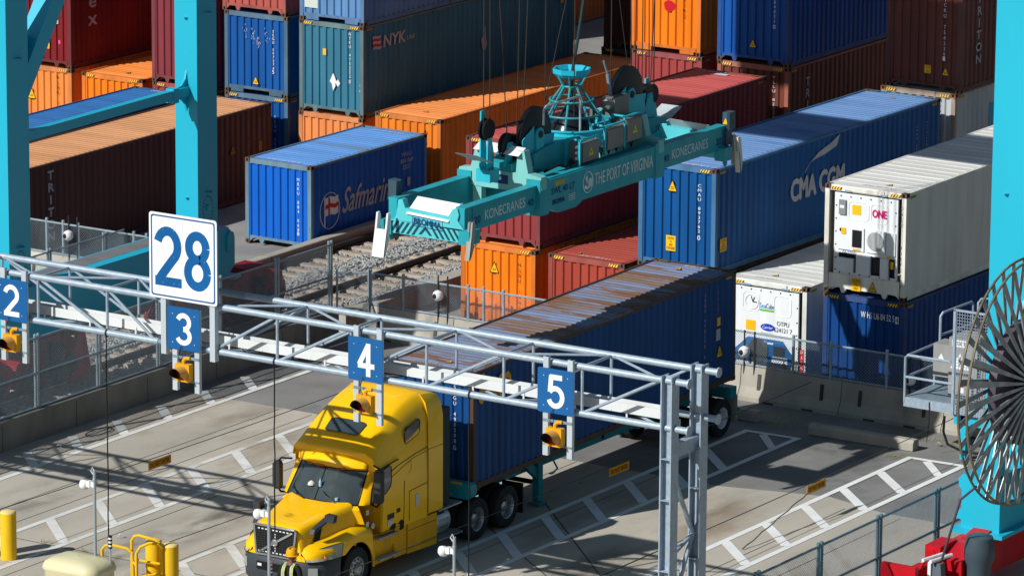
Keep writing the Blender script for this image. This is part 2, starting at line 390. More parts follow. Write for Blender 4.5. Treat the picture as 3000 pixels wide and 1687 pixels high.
class Box:
    def __init__(s, label, xr, yf, z, H=HC, L=L40, yaw=0.0, col='blue', rgb=(.01, .07, .3), roof=None, rust=.2, roof_rust=.25, frame=None,
                 stripes=True, style='A', reefer=False, cast=None, group=None, pitch=0.0, roof_dirt=None, cat='shipping container'):
        s.H, s.L = H, L
        s.root = thing('shipping_container', label, cat, (xr-CW/2, yf, z), R(yaw), group)
        if pitch: s.root.rotation_euler = (R(pitch), 0, R(yaw))
        p = s.pm = mat('paint_'+col, rgb, .48, var=.16, scale=1.3, stretch=(1, 1, .2), rust=rust*.8, rscale=2.6)
        fr = frame or tuple(v*.7+.02 for v in rgb)
        s.fm = mat('frame_'+col, fr, .55, var=.22, scale=2.5, stretch=(1, 1, .3), rust=min(1, rust+.12), rscale=4)
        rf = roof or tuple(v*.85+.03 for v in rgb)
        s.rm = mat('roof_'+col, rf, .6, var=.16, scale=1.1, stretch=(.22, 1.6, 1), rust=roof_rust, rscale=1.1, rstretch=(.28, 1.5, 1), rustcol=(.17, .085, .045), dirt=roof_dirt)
        hw = CW/2
        # frame
        mb = MB()
        for sx in (-1, 1):
            for ya in (.006, L-.126):
                mb.box(sx*(hw-.004), sx*(hw-.135), ya, ya+.12, .118, H-.118)
            mb.box(sx*(hw-.004), sx*(hw-.066), .178, L-.178, H-.075, H-.008)
            mb.box(sx*(hw-.006), sx*(hw-.06), .178, L-.178, .02, .165)
        for ya, sg in ((0, 1), (L, -1)):
            y0, y1 = ya+sg*.008, ya+sg*.085
            mb.hexa([(-hw+.16, min(y0, y1), H-.15), (hw-.16, min(y0, y1), H-.15), (hw-.16, max(y0, y1), H-.15), (-hw+.16, max(y0, y1), H-.15),
                     (-hw+.16, min(y0+sg*.03, y1), H-.004), (hw-.16, min(y0+sg*.03, y1), H-.004), (hw-.16, max(y0+sg*.03, y1), H-.004), (-hw+.16, max(y0+sg*.03, y1), H-.004)])
            a, b = sorted((y0, y1))
            if style == 'A':
                mb.prism([(-hw+.16, .05), (-.93, .16), (-.72, .16), (-.66, .03), (-.57, .03), (-.52, .15), (.52, .15), (.57, .03), (.66, .03), (.72, .16), (.93, .16), (hw-.16, .05), (hw-.16, .235), (-hw+.16, .235)], 'y', a, b)
            else:
                mb.prism([(-hw+.16, .12), (-.98, .12), (-.98, .03), (-.5, .03), (-.5, .15), (.5, .15), (.5, .03), (.98, .03), (.98, .12), (hw-.16, .12), (hw-.16, .235), (-hw+.16, .235)], 'y', a, b)
        mb.box(-hw+.07, hw-.07, .15, L-.15, .13, .16)
        s.frame = mb.build('frame', s.fm, s.root, smooth=False)
        # panels
        if not reefer:
            for nm, ya, sg in (('front_wall', 0, 1), ('rear_wall', L, -1)):
                mb = MB(); pr = flute(-hw+.135, hw-.135, .272, .11, .03, .022, .068)
                for (x0, d0), (x1, d1) in zip(pr, pr[1:]):
                    mb.face([(x0, ya+sg*d0, .23), (x1, ya+sg*d1, .23), (x1, ya+sg*d1, H-.14), (x0, ya+sg*d0, H-.14)][::sg])
                s.__dict__[nm] = mb.build(nm, p, s.root, smooth=False)
            for sg in (1, -1):
                mb = MB(); pr = flute(.126, L-.126, .278, .085, .062, .008, .044)
                for (y0, d0), (y1, d1) in zip(pr, pr[1:]):
                    mb.face([(sg*(hw-d0), y0, .15), (sg*(hw-d1), y1, .15), (sg*(hw-d1), y1, H-.06), (sg*(hw-d0), y0, H-.06)][::sg])
                mb.build('side_wall', p, s.root, smooth=False)
            mb = MB(); pr = flute(.35, L-.35, .235, .075, .05, .012, .034)
            xs = [(-hw+.066, 0), (-hw+.15, 0), (-hw+.21, 1), (hw-.21, 1), (hw-.15, 0), (hw-.066, 0)]
            pr = [(.10, .034), (.33, .034)]+pr+[(L-.33, .034), (L-.10, .034)]
            for (y0, d0), (y1, d1) in zip(pr, pr[1:]):
                for (x0, k0), (x1, k1) in zip(xs, xs[1:]):
                    g = lambda k, d: H-(d if k else .034)
                    mb.face([(x0, y0, g(k0, d0)), (x1, y0, g(k1, d0)), (x1, y1, g(k1, d1)), (x0, y1, g(k0, d1))])
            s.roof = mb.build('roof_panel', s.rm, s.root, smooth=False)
        else:
            for sg in (1, -1):
                mb = MB(); mb.box(sg*(hw-.05), sg*(hw-.012), .12, L-.12, .16, H-.05)
                y = .4
                while y < L-.4: mb.box(sg*(hw-.012), sg*(hw-.009), y, y+.03, .2, H-.1); y += .3
                mb.build('side_wall', p, s.root, smooth=False)
            mb = MB(); mb.box(-hw+.05, hw-.05, .09, L-.09, H-.05, H-.014)
            y = .55
            while y < L-.3: mb.box(-hw+.1, hw-.1, y, y+.035, H-.014, H-.004); y += .42
            s.roof = mb.build('roof_panel', s.rm, s.root, smooth=False)
            mb = MB(); mb.box(-hw+.07, hw-.07, L-.1, L-.03, .2, H-.1); mb.build('rear_door', p, s.root, smooth=False)
        # castings
        ck = cast or rust_cast
        if ck.name not in CAST: CAST[ck.name] = casting_mesh('corner_casting', ck)
        for sx in (-1, 1):
            for yy in (.089, L-.089):
                for zz in (.059, H-.059):
                    o = bpy.data.objects.new('corner_casting', CAST[ck.name]); COL.objects.link(o); o.parent = s.root; o.location = (sx*(hw-.081), yy, zz)
        if stripes:
            mb = MB()
            for cx in (-hw+.34, hw-.34): s._stripe(mb, (cx, -.001, H-.083), X, (0, .35, 1), .30, .075)
            s._stripe(mb, (hw+.002, .36, H-.13), Y, Z, .30, .06); s._stripe(mb, (hw+.002, L-.36, H-.13), Y, Z, .30, .06)
            for cx in (-hw+.34, hw-.34): s._stripe(mb, (cx, L-.14, H-.001), X, Y, .30, .06)
            mb.build('hazard_stripes', [stripe_yellow, black_paint], s.root, smooth=False)
    def _stripe(s, mb, c, xd, ud, wd, h):
        c, xd, ud = Vector(c), Vector(xd).normalized(), Vector(ud).normalized(); nn = xd.cross(ud)
        mb.mi = 0; quad(mb, c, xd, ud, wd, h); mb.mi = 1; c = c+nn*.003
        for k in range(4):
            u = -wd/2+.012+k*wd/3.7
            mb.face([c+xd*u-ud*h/2, c+xd*(u+.03)-ud*h/2, c+xd*(u+.065)+ud*h/2, c+xd*(u+.035)+ud*h/2])
        mb.mi = 0
    # writing
    def front(s, t, x, z, h, wd=None, m=None, name='lettering', vert=False, line=1.05, **k):
        mb = MB(); put_text(mb, vtext(t) if vert else t, (x, .014 if vert else .008, z), X, Z, h, wd, line=line, **k)
        return mb.build(name, m or white_paint, s.root, smooth=False)
    def side(s, t, y, z, h, wd=None, m=None, name='lettering', vert=False, line=1.05, **k):
        mb = MB(); put_text(mb, vtext(t) if vert else t, (CW/2+.003, y, z), Y, Z, h, wd, line=line, **k)
        return mb.build(name, m or white_paint, s.root, smooth=False)
    def top(s, t, x, y, h, wd=None, m=None):
        mb = MB(); put_text(mb, t, (x, y, s.H+.002), X, Y, h, wd); return mb.build('lettering', m or white_paint, s.root, smooth=False)
    def tri(s, face, u, z, h=.3):
        mb = MB(); w2 = h*.46
        def P(a, b, e): return {'f': (u+a, .012-e, z+b), 's': (CW/2+.002+e, u+a, z+b), 't': (u+a, z+b, s.H+.001+e)}[face]
        mb.mi = 1; mb.face([P(-w2, -h/2, 0), P(w2, -h/2, 0), P(0, h/2, 0)])
        mb.mi = 0; mb.face([P(-w2*.8, -h*.43, .003), P(w2*.8, -h*.43, .003), P(0, h*.36, .003)])
        mb.mi = 1
        for q in (-.27, -.15): mb.face([P(-w2*.35, h*q, .005), P(w2*.35, h*q, .005), P(w2*.33, h*(q+.05), .005), P(-w2*.33, h*(q+.05), .005)])
        return mb.build('warning_label', [yellow_label, black_paint], s.root, smooth=False)
    def lab(s, face, u, z, wd, h, m=None, text=None, tm=None):
        mb = MB()
        c, xd = ((u, .010, z), X) if face == 'f' else ((CW/2+.002, u, z), Y)
        quad(mb, c, xd, Z, wd, h); mb.mi = 1
        if text: put_text(mb, text, Vector(c)+Vector(xd).cross(Z)*.004, xd, Z, h*.82, wd*.86, line=.9)
        return mb.build('warning_label', [m or yellow_label, tm or black_paint], s.root, smooth=False)

ORANGE = (.78, .19, .008); ORANGE_F = (.72, .24, .075); OR_ROOF = (.72, .25, .075)
SEGB = (.006, .068, .25); BROWN = (.075, .028, .02); WINE = (.22, .03, .036)
pale_grey = mat('grey_lettering', (.42, .43, .46), .6, var=.15)
faint = mat('faded_lettering', (.22, .24, .28), .6, var=.3, scale=6)

# --- right block, front row
b = Box('bright orange container under the dark red one, seen behind the chain-link fence', -11.2, -.42, 0, col='orange_vivid', rgb=ORANGE, rust=.05, style='A')
b.front('HLBU 1665962', .70, 1.62, 1.75, .085, black_paint, vert=True); b.tri('f', -.12, 2.28, .34)
mb = MB()  # black company script along the foot of the panel
put_text(mb, 'Hapag', (-.25, .006, .62), X, Z, .62, 1.7); mb.build('lettering', black_paint, b.root, smooth=False)
b = Box('weathered dark red container on the bright orange one, its roof striped with shadow', -11.2, -.2, HC, col='wine_red', rgb=(.26, .042, .045), roof=(.43, .085, .08), rust=.15, roof_rust=.16)
b.lab('f', .98, 1.72, .11, .12, mat('white_sticker', (.75, .76, .76), .5)); b.top('TGHU 648812 3', -.55, L40-.28, .13, 1.1)
b.side('TGHU 648812 3', L40-1.05, 1.75, 1.35, .06, faint, vert=True); b.side('4510145G1', L40-.5, 2.0, .8, .05, faint, vert=True); b.lab('s', L40-.5, 1.15, .12, .2)
mb = MB(); quad(mb, (.0, L40-.55, HC+.002), X, Y, .42, .22); mb.build('roof_sticker', mat('pale_sticker', (.6, .66, .74), .5), b.root, smooth=False)
b = Box('brick red container standing on the ground right of the bright orange one', -8.37, -.38, 0, col='brick_red', rgb=(.34, .055, .035), roof=(.33, .062, .045), rust=.08, roof_rust=.1)
b.top('TRHU 179815 4 2', .1, .28, .12, 1.0); b.front('TRLU 179815', .80, 1.55, 1.75, .085, vert=True); b.tri('t', -.5, .5, .16)
b = Box('dark brown container mostly hidden under the blue one with the large white wordmark', -5.6, -.15, 0, col='brown_dark', rgb=BROWN, rust=.15)
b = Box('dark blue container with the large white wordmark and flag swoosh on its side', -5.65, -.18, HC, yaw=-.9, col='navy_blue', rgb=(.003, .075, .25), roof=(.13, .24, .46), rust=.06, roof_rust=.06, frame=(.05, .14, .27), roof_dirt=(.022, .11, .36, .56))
b.front('CMAU 893762', .70, 1.78, 1.32, .11, vert=True, line=1.0); b.front('0', .70, .98, .13, .09); b.tri('f', -.15, 2.3, .34)
b.lab('f', -.18, .72, .3, .42, text='CAUTION\n9-6\nHIGH\nCONTAINER'); b.lab('s', .42, .78, .34, .36, text='SYSTEM\n9-6\nHIGH\nPLANET')
b.top('CMAU 893762 0', .35, .27, .12, .95); b.top('CMAU 893762 0', .1, L40-.3, .1, .9); b.tri('t', .1, L40-.75, .16); b.tri('t', -.3, .85, .2)
b.side('CMAU 893762 0', L40-1.35, 1.62, 1.4, .06, pale_grey, vert=True); b.side('4510145G1', L40-.78, 1.95, .8, .055, pale_grey, vert=True); b.lab('s', L40-.8, 1.1, .18, .2)
b.side('CMA CGM', 5.35, 1.62, .58, 2.85, pale_grey, 'wordmark', bold=.035)
mb = MB(); xx = CW/2+.004
def sw(pts): mb.face([(xx, a, c) for a, c in pts])
sw([(4.6, 2.02), (4.68, 2.05), (4.95, 2.27), (4.9, 2.25)]); sw([(4.9, 2.25), (4.95, 2.27), (5.35, 2.47), (5.25, 2.32)]); sw([(5.25, 2.32), (5.35, 2.47), (6.0, 2.62), (5.7, 2.36)]); sw([(5.7, 2.36), (6.0, 2.62), (6.5, 2.80), (6.35, 2.50)])
mb.build('logo_swoosh', pale_grey, b.root, smooth=False)

WHITE = (.68, .70, .69)
grey_panel = mat('reefer_panel', (.70, .73, .75), .4, var=.06, scale=3, stretch=(1, 1, .2), rust=.05)
bolt_m = mat('bolt_dark', (.05, .05, .055), .5)
def rect(mb, x0, x1, z0, z1, y): mb.face([(x0, y, z0), (x1, y, z0), (x1, y, z1), (x0, y, z1)])
def bolts(mb, xs, zs, y=0.012):
    for x_ in xs:
        for z_ in zs: mb.lathe([(.022, 0), (.016, -.018)], 8, (x_, y, z_), 'y')
def rrect(mb, x0, x1, z0, z1, y, r=.09, wd=.012):
    pts = []
    for cx, cz, a0 in ((x1-r, z1-r, 0), (x0+r, z1-r, 90), (x0+r, z0+r, 180), (x1-r, z0+r, 270)):
        for k in range(5): a = R(a0+k*22.5); pts.append(Vector((cx+r*math.cos(a), y, cz+r*math.sin(a))))
    mb.path(pts+[pts[0]], wd, 5)
# --- white refrigerated container on top (with magenta wordmark)
b = Box('white refrigerated container with grey fan unit, standing on the dark blue one', 0, 0, HC, col='reefer_cream', rgb=(.62, .61, .55), roof=(.66, .66, .63), rust=.10, roof_rust=.05, frame=(.66, .65, .58), reefer=True)
mb = MB(); mb.box(-.93, .96, .03, .09, .5, HC-.2); b.front_wall = mb.build('machinery_panel', grey_panel, b.root, smooth=False)
mb = MB(); mb.prism([(-1.06, .14), (-.72, .16), (-.66, .02), (-.58, .02), (-.52, .14), (.52, .14), (.58, .02), (.66, .02), (.72, .16), (1.06, .14), (1.06, .52), (-1.06, .52)], 'y', .0, .07); mb.build('bottom_beam', b.fm, b.root, smooth=False)
mb = MB(); bolts(mb, (-.88, .90), (.62, .95, 1.3, 1.65, 2.0, 2.35), .03); bolts(mb, (-.75, -.45, -.15, .15, .45, .75), (2.62, .56), .03); mb.build('bolts', bolt_m, b.root)
mb = MB(); rrect(mb, -.5, .10, 2.02, 2.5, .026, .1, .009); rrect(mb, .17, .66, 2.0, 2.5, .026, .1, .009); mb.build('access_panel', grey_panel, b.root)
mb = MB(); mb.box(-.78, -.58, -.02, .03, 2.13, 2.52); mb.mi = 1; rect(mb, -.75, -.62, 2.3, 2.38, -.024); mb.build('document_box', [mat('grey_box', (.22, .24, .25), .5), white_paint], b.root, smooth=False)
b.lab('f', -.27, 2.29, .26, .26).location.y = .012
m_ = b.front('ONE', .42, 2.26, .2, .42, magenta, 'wordmark', bold=.012); m_.location.y = .012
mb = MB(); put_text(mb, vtext('ONEU   903758 4'), (1.09, .0, 1.45), X, Z, 2.2, .07, line=1.0); mb.build('lettering', mat('grey_ink', (.08, .08, .09), .6), b.root, smooth=False)
mb = MB(); mb.box(-.8, -.02, -.015, .03, 1.2, 1.82); mb.box(.05, .62, -.015, .03, 1.2, 1.82); mb.box(.66, .92, -.01, .03, 1.2, 1.8); mb.mi = 1
mb.box(-.36, -.08, -.03, -.014, 1.3, 1.76); rect(mb, -.78, .9, .6, 1.1, .026); mb.lathe([(.05, -.02), (.05, -.016)], 12, (-.7, 0, 1.72), 'y')
mb.mi = 2; mb.lathe([(.25, -.012), (.25, -.02)], 24, (.33, -.005, 1.52), 'y'); mb.mi = 0
for k in range(-6, 7):
    hh = math.sqrt(max(.0, .24**2-(k*.036)**2)); mb.box(.33+k*.036-.007, .33+k*.036+.007, -.04, -.028, 1.52-hh, 1.52+hh)
mb.build('refrigeration_unit', [grey_panel, black_paint, mat('fan_dark', (.16, .17, .17), .5)], b.root, smooth=False)
mb = MB(); mb.box(-.78, -.30, -.06, .04, .62, .98); mb.box(-.22, .2, -.05, .04, .6, 1.12); mb.box(.5, .74, -.05, .04, .57, 1.1); mb.mi = 1
mb.box(.26, .46, -.0, .02, .68, 1.05); mb.mi = 2
for k in range(6): mb.path([(-.75+.07*k, -.02, 1.0), (-.72+.08*k, -.05, 1.06), (-.6+.05*k, -.01, 1.1-.02*k)], .009, 5)
mb.build('compressor_bay', [grey_panel, dark_metal, black_rub], b.root, smooth=False)
for (u, z_, w_, h_, t_) in ((-.21, .3, .27, .34, 'CAUTION\n9-6\nHIGH'), (-.62, 1.7, .14, .17, None), (.85, .95, .09, .2, None), (-.06, 1.1, .17, .06, None), (-.22, 1.24, .22, .05, None), (.74, 1.14, .09, .08, None)):
    q = b.lab('f', u, z_, w_, h_, text=t_); q.location.y = -.04
q = b.tri('f', .27, .3, .28); q.location.y = -.02
mb = MB(); put_text(mb, 'ACTIVA', (-.45, -.022, 1.15), X, Z, .07, .4, shear=.2); mb.build('lettering', blue_letter, b.root, smooth=False)
b.top('ONEU 903758 4', .1, .45, .1, .85, faint); b.tri('t', .3, .8, .22)
mb = MB(); mb.box(-.55, .55, -.012, .06, HC-.125, HC-.03); mb.mi = 1; mb.box(-.62, -.42, -.02, .03, HC-.15, HC-.1); mb.box(.45, .65, -.02, .03, HC-.15, HC-.1); mb.build('header_cover', [b.fm, galv], b.root, smooth=False)
mb = MB(); xx = CW/2+.004; y0 = 8.35
for a0, a1, c0, c1 in ((y0, y0+.42, .95, 2.55), (y0, y0+2.3, .95, 1.28), (y0, y0+2.3, 2.22, 2.55), (y0+1.9, y0+2.3, .95, 2.55)): mb.face([(xx, a0, c0), (xx, a1, c0), (xx, a1, c1), (xx, a0, c1)]); xx += .0008
mb.build('wordmark', magenta, b.root, smooth=False)
b.side('OCEAN NETWORK', 11.0-.1, .42, .3, 4.9-1.2, magenta, bold=.02)
b = Box('dark blue container on the ground under the white refrigerated one', .08, -.12, 0, col='deep_blue', rgb=(.005, .05, .2), rust=.04)
b.front('W HS U6 84 52 5', .42, 2.45, .17, 1.0); q = b.lab('f', 1.0, 2.42, .1, .19, white_paint, '4')
b = Box('white refrigerated container with a blue cooling unit, behind the fence', -2.92, 0, 0, col='reefer_white', rgb=WHITE, roof=(.64, .65, .63), rust=.04, roof_rust=.04, frame=(.64, .66, .62), reefer=True)
mb = MB(); mb.box(-1.0, .96, .03, .09, .3, HC-.2); b.front_wall = mb.build('machinery_panel', grey_panel, b.root, smooth=False)
mb = MB(); bolts(mb, (-1.0, .92), (.5, .85, 1.2, 1.55, 1.9, 2.3), .03); bolts(mb, (-.8, -.5, -.2, .1, .4, .7), (2.64,), .03); mb.build('bolts', bolt_m, b.root)
mb = MB(); rrect(mb, -.74, -.24, 2.05, 2.56, .026, .12, .009); rrect(mb, .22, .74, 2.0, 2.56, .026, .12, .009)
mb.path([Vector((-.47+.2*math.cos(R(a)), .02, 2.3+.2*math.sin(R(a)))) for a in range(0, 361, 20)], .008, 5); mb.mi = 1
for a in (100, 0, 60): mb.beam((-.47+.03, .02, 2.3), (-.47+.15*math.cos(R(a)), .02, 2.3+.15*math.sin(R(a))), .02, .01, Y)
mb.build('access_panel', [grey_panel, dark_metal], b.root)
mb = MB(); put_text(mb, 'Sea', (-.13, .018, 2.24), X, Z, .14, .2); mb.mi = 1; put_text(mb, 'Cube', (.09, .016, 2.24), X, Z, .14, .24); mb.mi = 2; quad(mb, (-.01, .018, 2.12), X, Z, .42, .05)
mb.build('wordmark', [mat('sky_ink', (.02, .3, .65), .5), blue_letter, mat('green_ink', (.12, .42, .04), .5)], b.root, smooth=False)
mb = MB(); mb.face([(.03+.22*math.cos(R(a)), .018, 1.66+.1*math.sin(R(a))) for a in range(0, 360, 15)]); mb.mi = 1; put_text(mb, 'Carrier', (.03, .014, 1.66), X, Z, .085, .32, shear=.2)
mb.mi = 2; put_text(mb, 'TRANSICOLD', (.0, .018, 1.49), X, Z, .05, .38, shear=.2); mb.build('wordmark', [mat('oval_blue', (.01, .04, .4), .4), white_paint, mat('green_ink', (.12, .42, .04), .5)], b.root, smooth=False)
mb = MB(); put_text(mb, 'OTPU\n624121 7', (.5, .018, 1.72), X, Z, .3, .55, line=1.0); mb.build('lettering', mat('grey_ink', (.08, .08, .09), .6), b.root, smooth=False)
q = b.lab('f', -.5, 1.66, .29, .27); q.location.y = .01
blue_unit = mat('unit_blue', (.008, .10, .30), .4, var=.08)
mb = MB(); mb.prism([(-.93, .72), (.8, .72), (.8, .98), (.5, 1.34), (-.55, 1.34), (-.93, 1.0)], 'y', -.03, .04); mb.mi = 1; mb.lathe([(.32, -.04), (.32, -.03)], 28, (-.22, 0, 1.02), 'y'); mb.box(.25, .6, -.034, -.028, .92, 1.18)
mb.mi = 2; mb.box(.2, .68, -.036, -.03, .74, .9); mb.box(-.2, 0, -.036, -.03, 1.24, 1.29); mb.box(.04+.02, .24, -.036, -.03, 1.22, 1.27); mb.mi = 1; mb.box(-.95, .75, .0, .036, .3, .7); mb.mi = 2
mb.box(-.9, -.35, -.03, .02, .34, .66); mb.box(-.2, .5, -.02, .02, .34, .4); mb.mi = 1
for k in range(7): mb.path([(-.3+.05*k, -.02, .68), (-.28+.06*k, -.05, .52-.02*k), (-.1+.05*k, -.02, .4)], .012, 5)
mb.build('refrigeration_unit', [blue_unit, dark_metal, white_paint], b.root, smooth=False)
mb = MB(); mb.box(-.62, .6, -.012, .06, HC-.125, HC-.03); mb.mi = 1; mb.box(-.75, -.5, -.02, .03, HC-.15, HC-.1); mb.box(.45, .68, -.02, .03, HC-.15, HC-.1); mb.build('header_cover', [b.fm, galv], b.root, smooth=False)
mb = MB(); quad(mb, (1.1, .001, .7), X, Z, .13, 1.0); mb.mi = 1; put_text(mb, vtext('WARNING'), (1.1, -.002, .7), X, Z, .95, .09); mb.build('warning_label', [red_paint, white_paint], b.root, smooth=False)
b.top('OTPU 624121 7', -.2, .42, .1, .8, faint); b.tri('t', -.2, .85, .22)

# --- right block, second row
Y2 = 13.4
b = Box('dark red container standing under the vivid orange one at the back', -14.25, Y2, HC, col='dull_red', rgb=(.30, .05, .05), rust=.08)
b.lab('f', -.2, 1.25, .1, .1)
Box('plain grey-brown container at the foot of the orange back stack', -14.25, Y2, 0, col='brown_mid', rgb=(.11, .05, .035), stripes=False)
b = Box('vivid orange container on top of the dark red one at the back', -14.32, Y2+.02, 2*HC, col='orange_vivid', rgb=(.82, .24, .006), rust=.1, style='B', stripes=False)
b.front('HLXU 803102', .62, 2.0, 1.75, .09, black_paint, vert=True)
mb = MB(); mb.face([(.12+.2*math.cos(R(a))*(1+.12*math.sin(a)), .016, 1.42+.17*math.sin(R(a))) for a in range(0, 360, 20)]); mb.build('painted_mark', red_paint, b.root, smooth=False)
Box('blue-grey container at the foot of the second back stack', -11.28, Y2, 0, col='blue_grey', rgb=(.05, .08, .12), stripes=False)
b = Box('brown container with white vertical wordmark under the blue one at the back', -11.28, Y2, HC, col='brown_red', rgb=(.15, .045, .03), frame=(.3, .1, .07), rust=.08)
b.front('TLLU 822258', .72, 1.9, 1.4, .1, vert=True); b.side('TRITON', 1.15, 1.45, 2.0, .3, pale_grey, 'wordmark', vert=True, line=1.0, bold=.012)
b = Box('blue container with white numbers on top of the brown one at the back', -11.30, Y2, 2*HC, col='royal_blue', rgb=(.006, .075, .32), rust=.04, stripes=False)
b.front('BMOU 684031', .72, 2.05, 1.5, .09, vert=True); b.front('0', .72, 1.18, .12, .09); b.tri('f', .0, .62, .28)
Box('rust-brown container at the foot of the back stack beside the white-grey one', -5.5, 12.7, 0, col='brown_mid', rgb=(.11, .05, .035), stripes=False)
b = Box('rusty pale grey container with a blue square on its side', -5.38, 12.72, HC, col='pale_grey', rgb=(.45, .48, .50), rust=.5, frame=(.32, .25, .2), cast=mat('casting_orange_rust', (.25, .10, .03), .8, var=.3))
b.front('MSKU 905', .72, 2.15, 1.1, .1, black_paint, vert=True)
mb = MB(); xx = CW/2+.003; mb.face([(xx, 2.1, .9), (xx, 4.0, .9), (xx, 4.0, 2.3), (xx, 2.1, 2.3)]); mb.mi = 1
c7 = (3.05, 1.6); st = []
for k in range(14):
    a = R(90+k*360/14); rr = .62 if k % 2 == 0 else .26; st.append((xx+.004, c7[0]+rr*1.25*math.cos(a), c7[1]+rr*math.sin(a)))
for k in range(0, 14): mb.face([(xx+.004, *c7), st[k], st[(k+1) % 14]])
mb.build('logo_square', [mat('logo_blue', (.06, .38, .62), .5), white_paint], b.root, smooth=False)
b = Box('dark brown container with white vertical wordmark on the rusty grey one', -5.25, 12.76, 2*HC, col='brown_deep', rgb=(.12, .036, .03), rust=.03, stripes=False)
b.front('TCKU 754239', .66, 1.9, 1.7, .085, vert=True); b.front('1', .66, .98, .13, .08); b.lab('f', .14, .62, .2, .24, text='CAUTION\n9-6\nHIGH'); b.tri('f', .72, .62, .27)
b.side('TRITON', 1.05, 1.75, 2.0, .32, pale_grey, 'wordmark', vert=True, line=1.0, bold=.012)

# --- left block, front row
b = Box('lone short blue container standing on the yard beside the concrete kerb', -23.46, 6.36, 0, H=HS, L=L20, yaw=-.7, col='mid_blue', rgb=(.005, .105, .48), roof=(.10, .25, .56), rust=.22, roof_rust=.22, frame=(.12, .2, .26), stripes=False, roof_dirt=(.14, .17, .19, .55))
b.front('MRKU 884 068', .74, 1.38, 1.62, .085, vert=True, line=1.0); b.front('8', .74, .5, .11, .085)
b.top('PLEASE CLEAN AFTER USE', .05, .27, .13, 1.22); b.top('MRKU 884 068 8 22G1', .05, L20-.42, .12, 1.2)
b.side('MRKU\n884 068\n22G1', L20-1.1, 1.95, .52, .65, pale_grey); b.lab('s', L20-.98, 1.28, .16, .26, pale_grey)
mb = MB(); xs_ = CW/2+.004
put_text(mb, 'Safmarine', (xs_, 3.05, 1.28), Y, Z, .75, 2.75, shear=.28, bold=.012); mb.build('wordmark', pale_grey, b.root, smooth=False)
mb = MB(); mb.path([Vector((xs_, .95+.5*math.cos(R(a)), 1.1+.55*math.sin(R(a)))) for a in range(0, 361, 15)], .012, 5)
fl = [(.0, .0), (.25, .04), (.5, -.02), (.66, .03)]
def band(z0, z1, m_i, e, u0=.72, y_scale=1.0):
    mb.mi = m_i
    for (a0, d0), (a1, d1) in zip(fl, fl[1:]): mb.face([(xs_+e, u0+a0*y_scale, z0+d0), (xs_+e, u0+a1*y_scale, z0+d1), (xs_+e, u0+a1*y_scale, z1+d1), (xs_+e, u0+a0*y_scale, z1+d0)])
band(.95, 1.5, 0, .002); band(1.16, 1.29, 1, .004); mb.mi = 1; mb.face([(xs_+.005, .86, .96), (xs_+.005, .95, .96), (xs_+.005, .95, 1.5), (xs_+.005, .86, 1.5)])
mb.mi = 0; mb.face([(xs_+.006, .66, .62), (xs_+.006, .71, .62), (xs_+.006, .71, 1.54), (xs_+.006, .66, 1.54)])
mb.build('logo_flag', [white_paint, red_paint], b.root, smooth=False)
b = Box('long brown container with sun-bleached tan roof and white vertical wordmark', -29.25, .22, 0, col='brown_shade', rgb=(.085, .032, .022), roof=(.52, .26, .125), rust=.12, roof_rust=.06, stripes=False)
b.side('TRITON', 1.05, 1.6, 2.1, .34, pale_grey, 'wordmark', vert=True, line=1.0, bold=.014)
b.side('TCNU 683517 9', L40-1.25, 1.75, 1.4, .05, faint, vert=True); b.side('4510145G1', L40-.62, 2.15, .7, .05, faint, vert=True); b.tri('s', L40-2.05, 1.75, .34).data.materials[0] = mat('dull_amber', (.3, .15, .015), .6)
b.lab('s', L40-.6, 1.62, .16, .3, mat('dull_amber', (.3, .15, .015), .6)); b.lab('s', L40-.55, 1.05, .15, .26, faint)
b.top('TCNU 683517 9', .0, L40-.3, .14, 1.1); b.tri('t', -.35, L40-1.1, .24)
b = Box('long blue-roofed container on the yard behind the slim turquoise brace', -31.93, -.05, 0, col='blue_faded', rgb=(.02, .09, .27), roof=(.03, .135, .36), rust=.1, roof_rust=.1, stripes=False)
b.top('GESU 639018 2', .2, L40-.3, .14, 1.1)
# --- left block, second row
Y2 = 13.08
b = Box('long orange container with bright ribbed roof beside the teal-blue stack', -23.35, Y2, 0, col='orange_worn', rgb=(.72, .20, .02), roof=OR_ROOF, rust=.1, roof_rust=.05)
b.front('HLBU 254107', .64, 1.65, 1.75, .085, black_paint, vert=True); b.tri('f', -.05, 2.02, .36); b.tri('t', .1, .9, .2); b.side('HLBU 254107 3', L40-1.1, 2.3, .16, 1.2, faint)
b.side('45G1', L40-1.0, 1.9, .18, .5, faint)
b = Box('faded peach-orange container under the teal-blue one', -26.27, Y2+.02, 0, H=HS, col='orange_pale', rgb=ORANGE_F, rust=.2, stripes=False)
b.front('HLCU 410723', .64, 1.4, 1.6, .085, black_paint, vert=True); b.tri('f', -.15, 1.72, .38)
b = Box('teal-blue container with white diamond patches and a striped flag logo', -26.27, Y2+.06, HS, col='teal_blue', rgb=(.035, .155, .235), roof=(.06, .16, .22), rust=.2, frame=(.10, .16, .17))
b.front('NYKU 475252', .70, 1.95, 1.42, .075, vert=True, line=1.0); b.front('0', .70, 1.12, .12, .07); b.lab('f', -.26, 1.96, .12, .2); b.front('3', 1.12, .95, .22, .12)
mb = MB(); mb.face([(.07, .008, 1.32), (-.06, .008, 1.05), (.02, .008, .98), (.07, .008, .76), (.16, .008, .92), (.15, .008, 1.0), (.2, .008, 1.04), (.14, .008, 1.2)]); mb.face([(.15, .007, 1.03), (.25, .007, .9), (.34, .007, 1.02), (.25, .007, 1.14)]); mb.build('white_patch', white_paint, b.root, smooth=False)
mb = MB(); xx = CW/2+.003
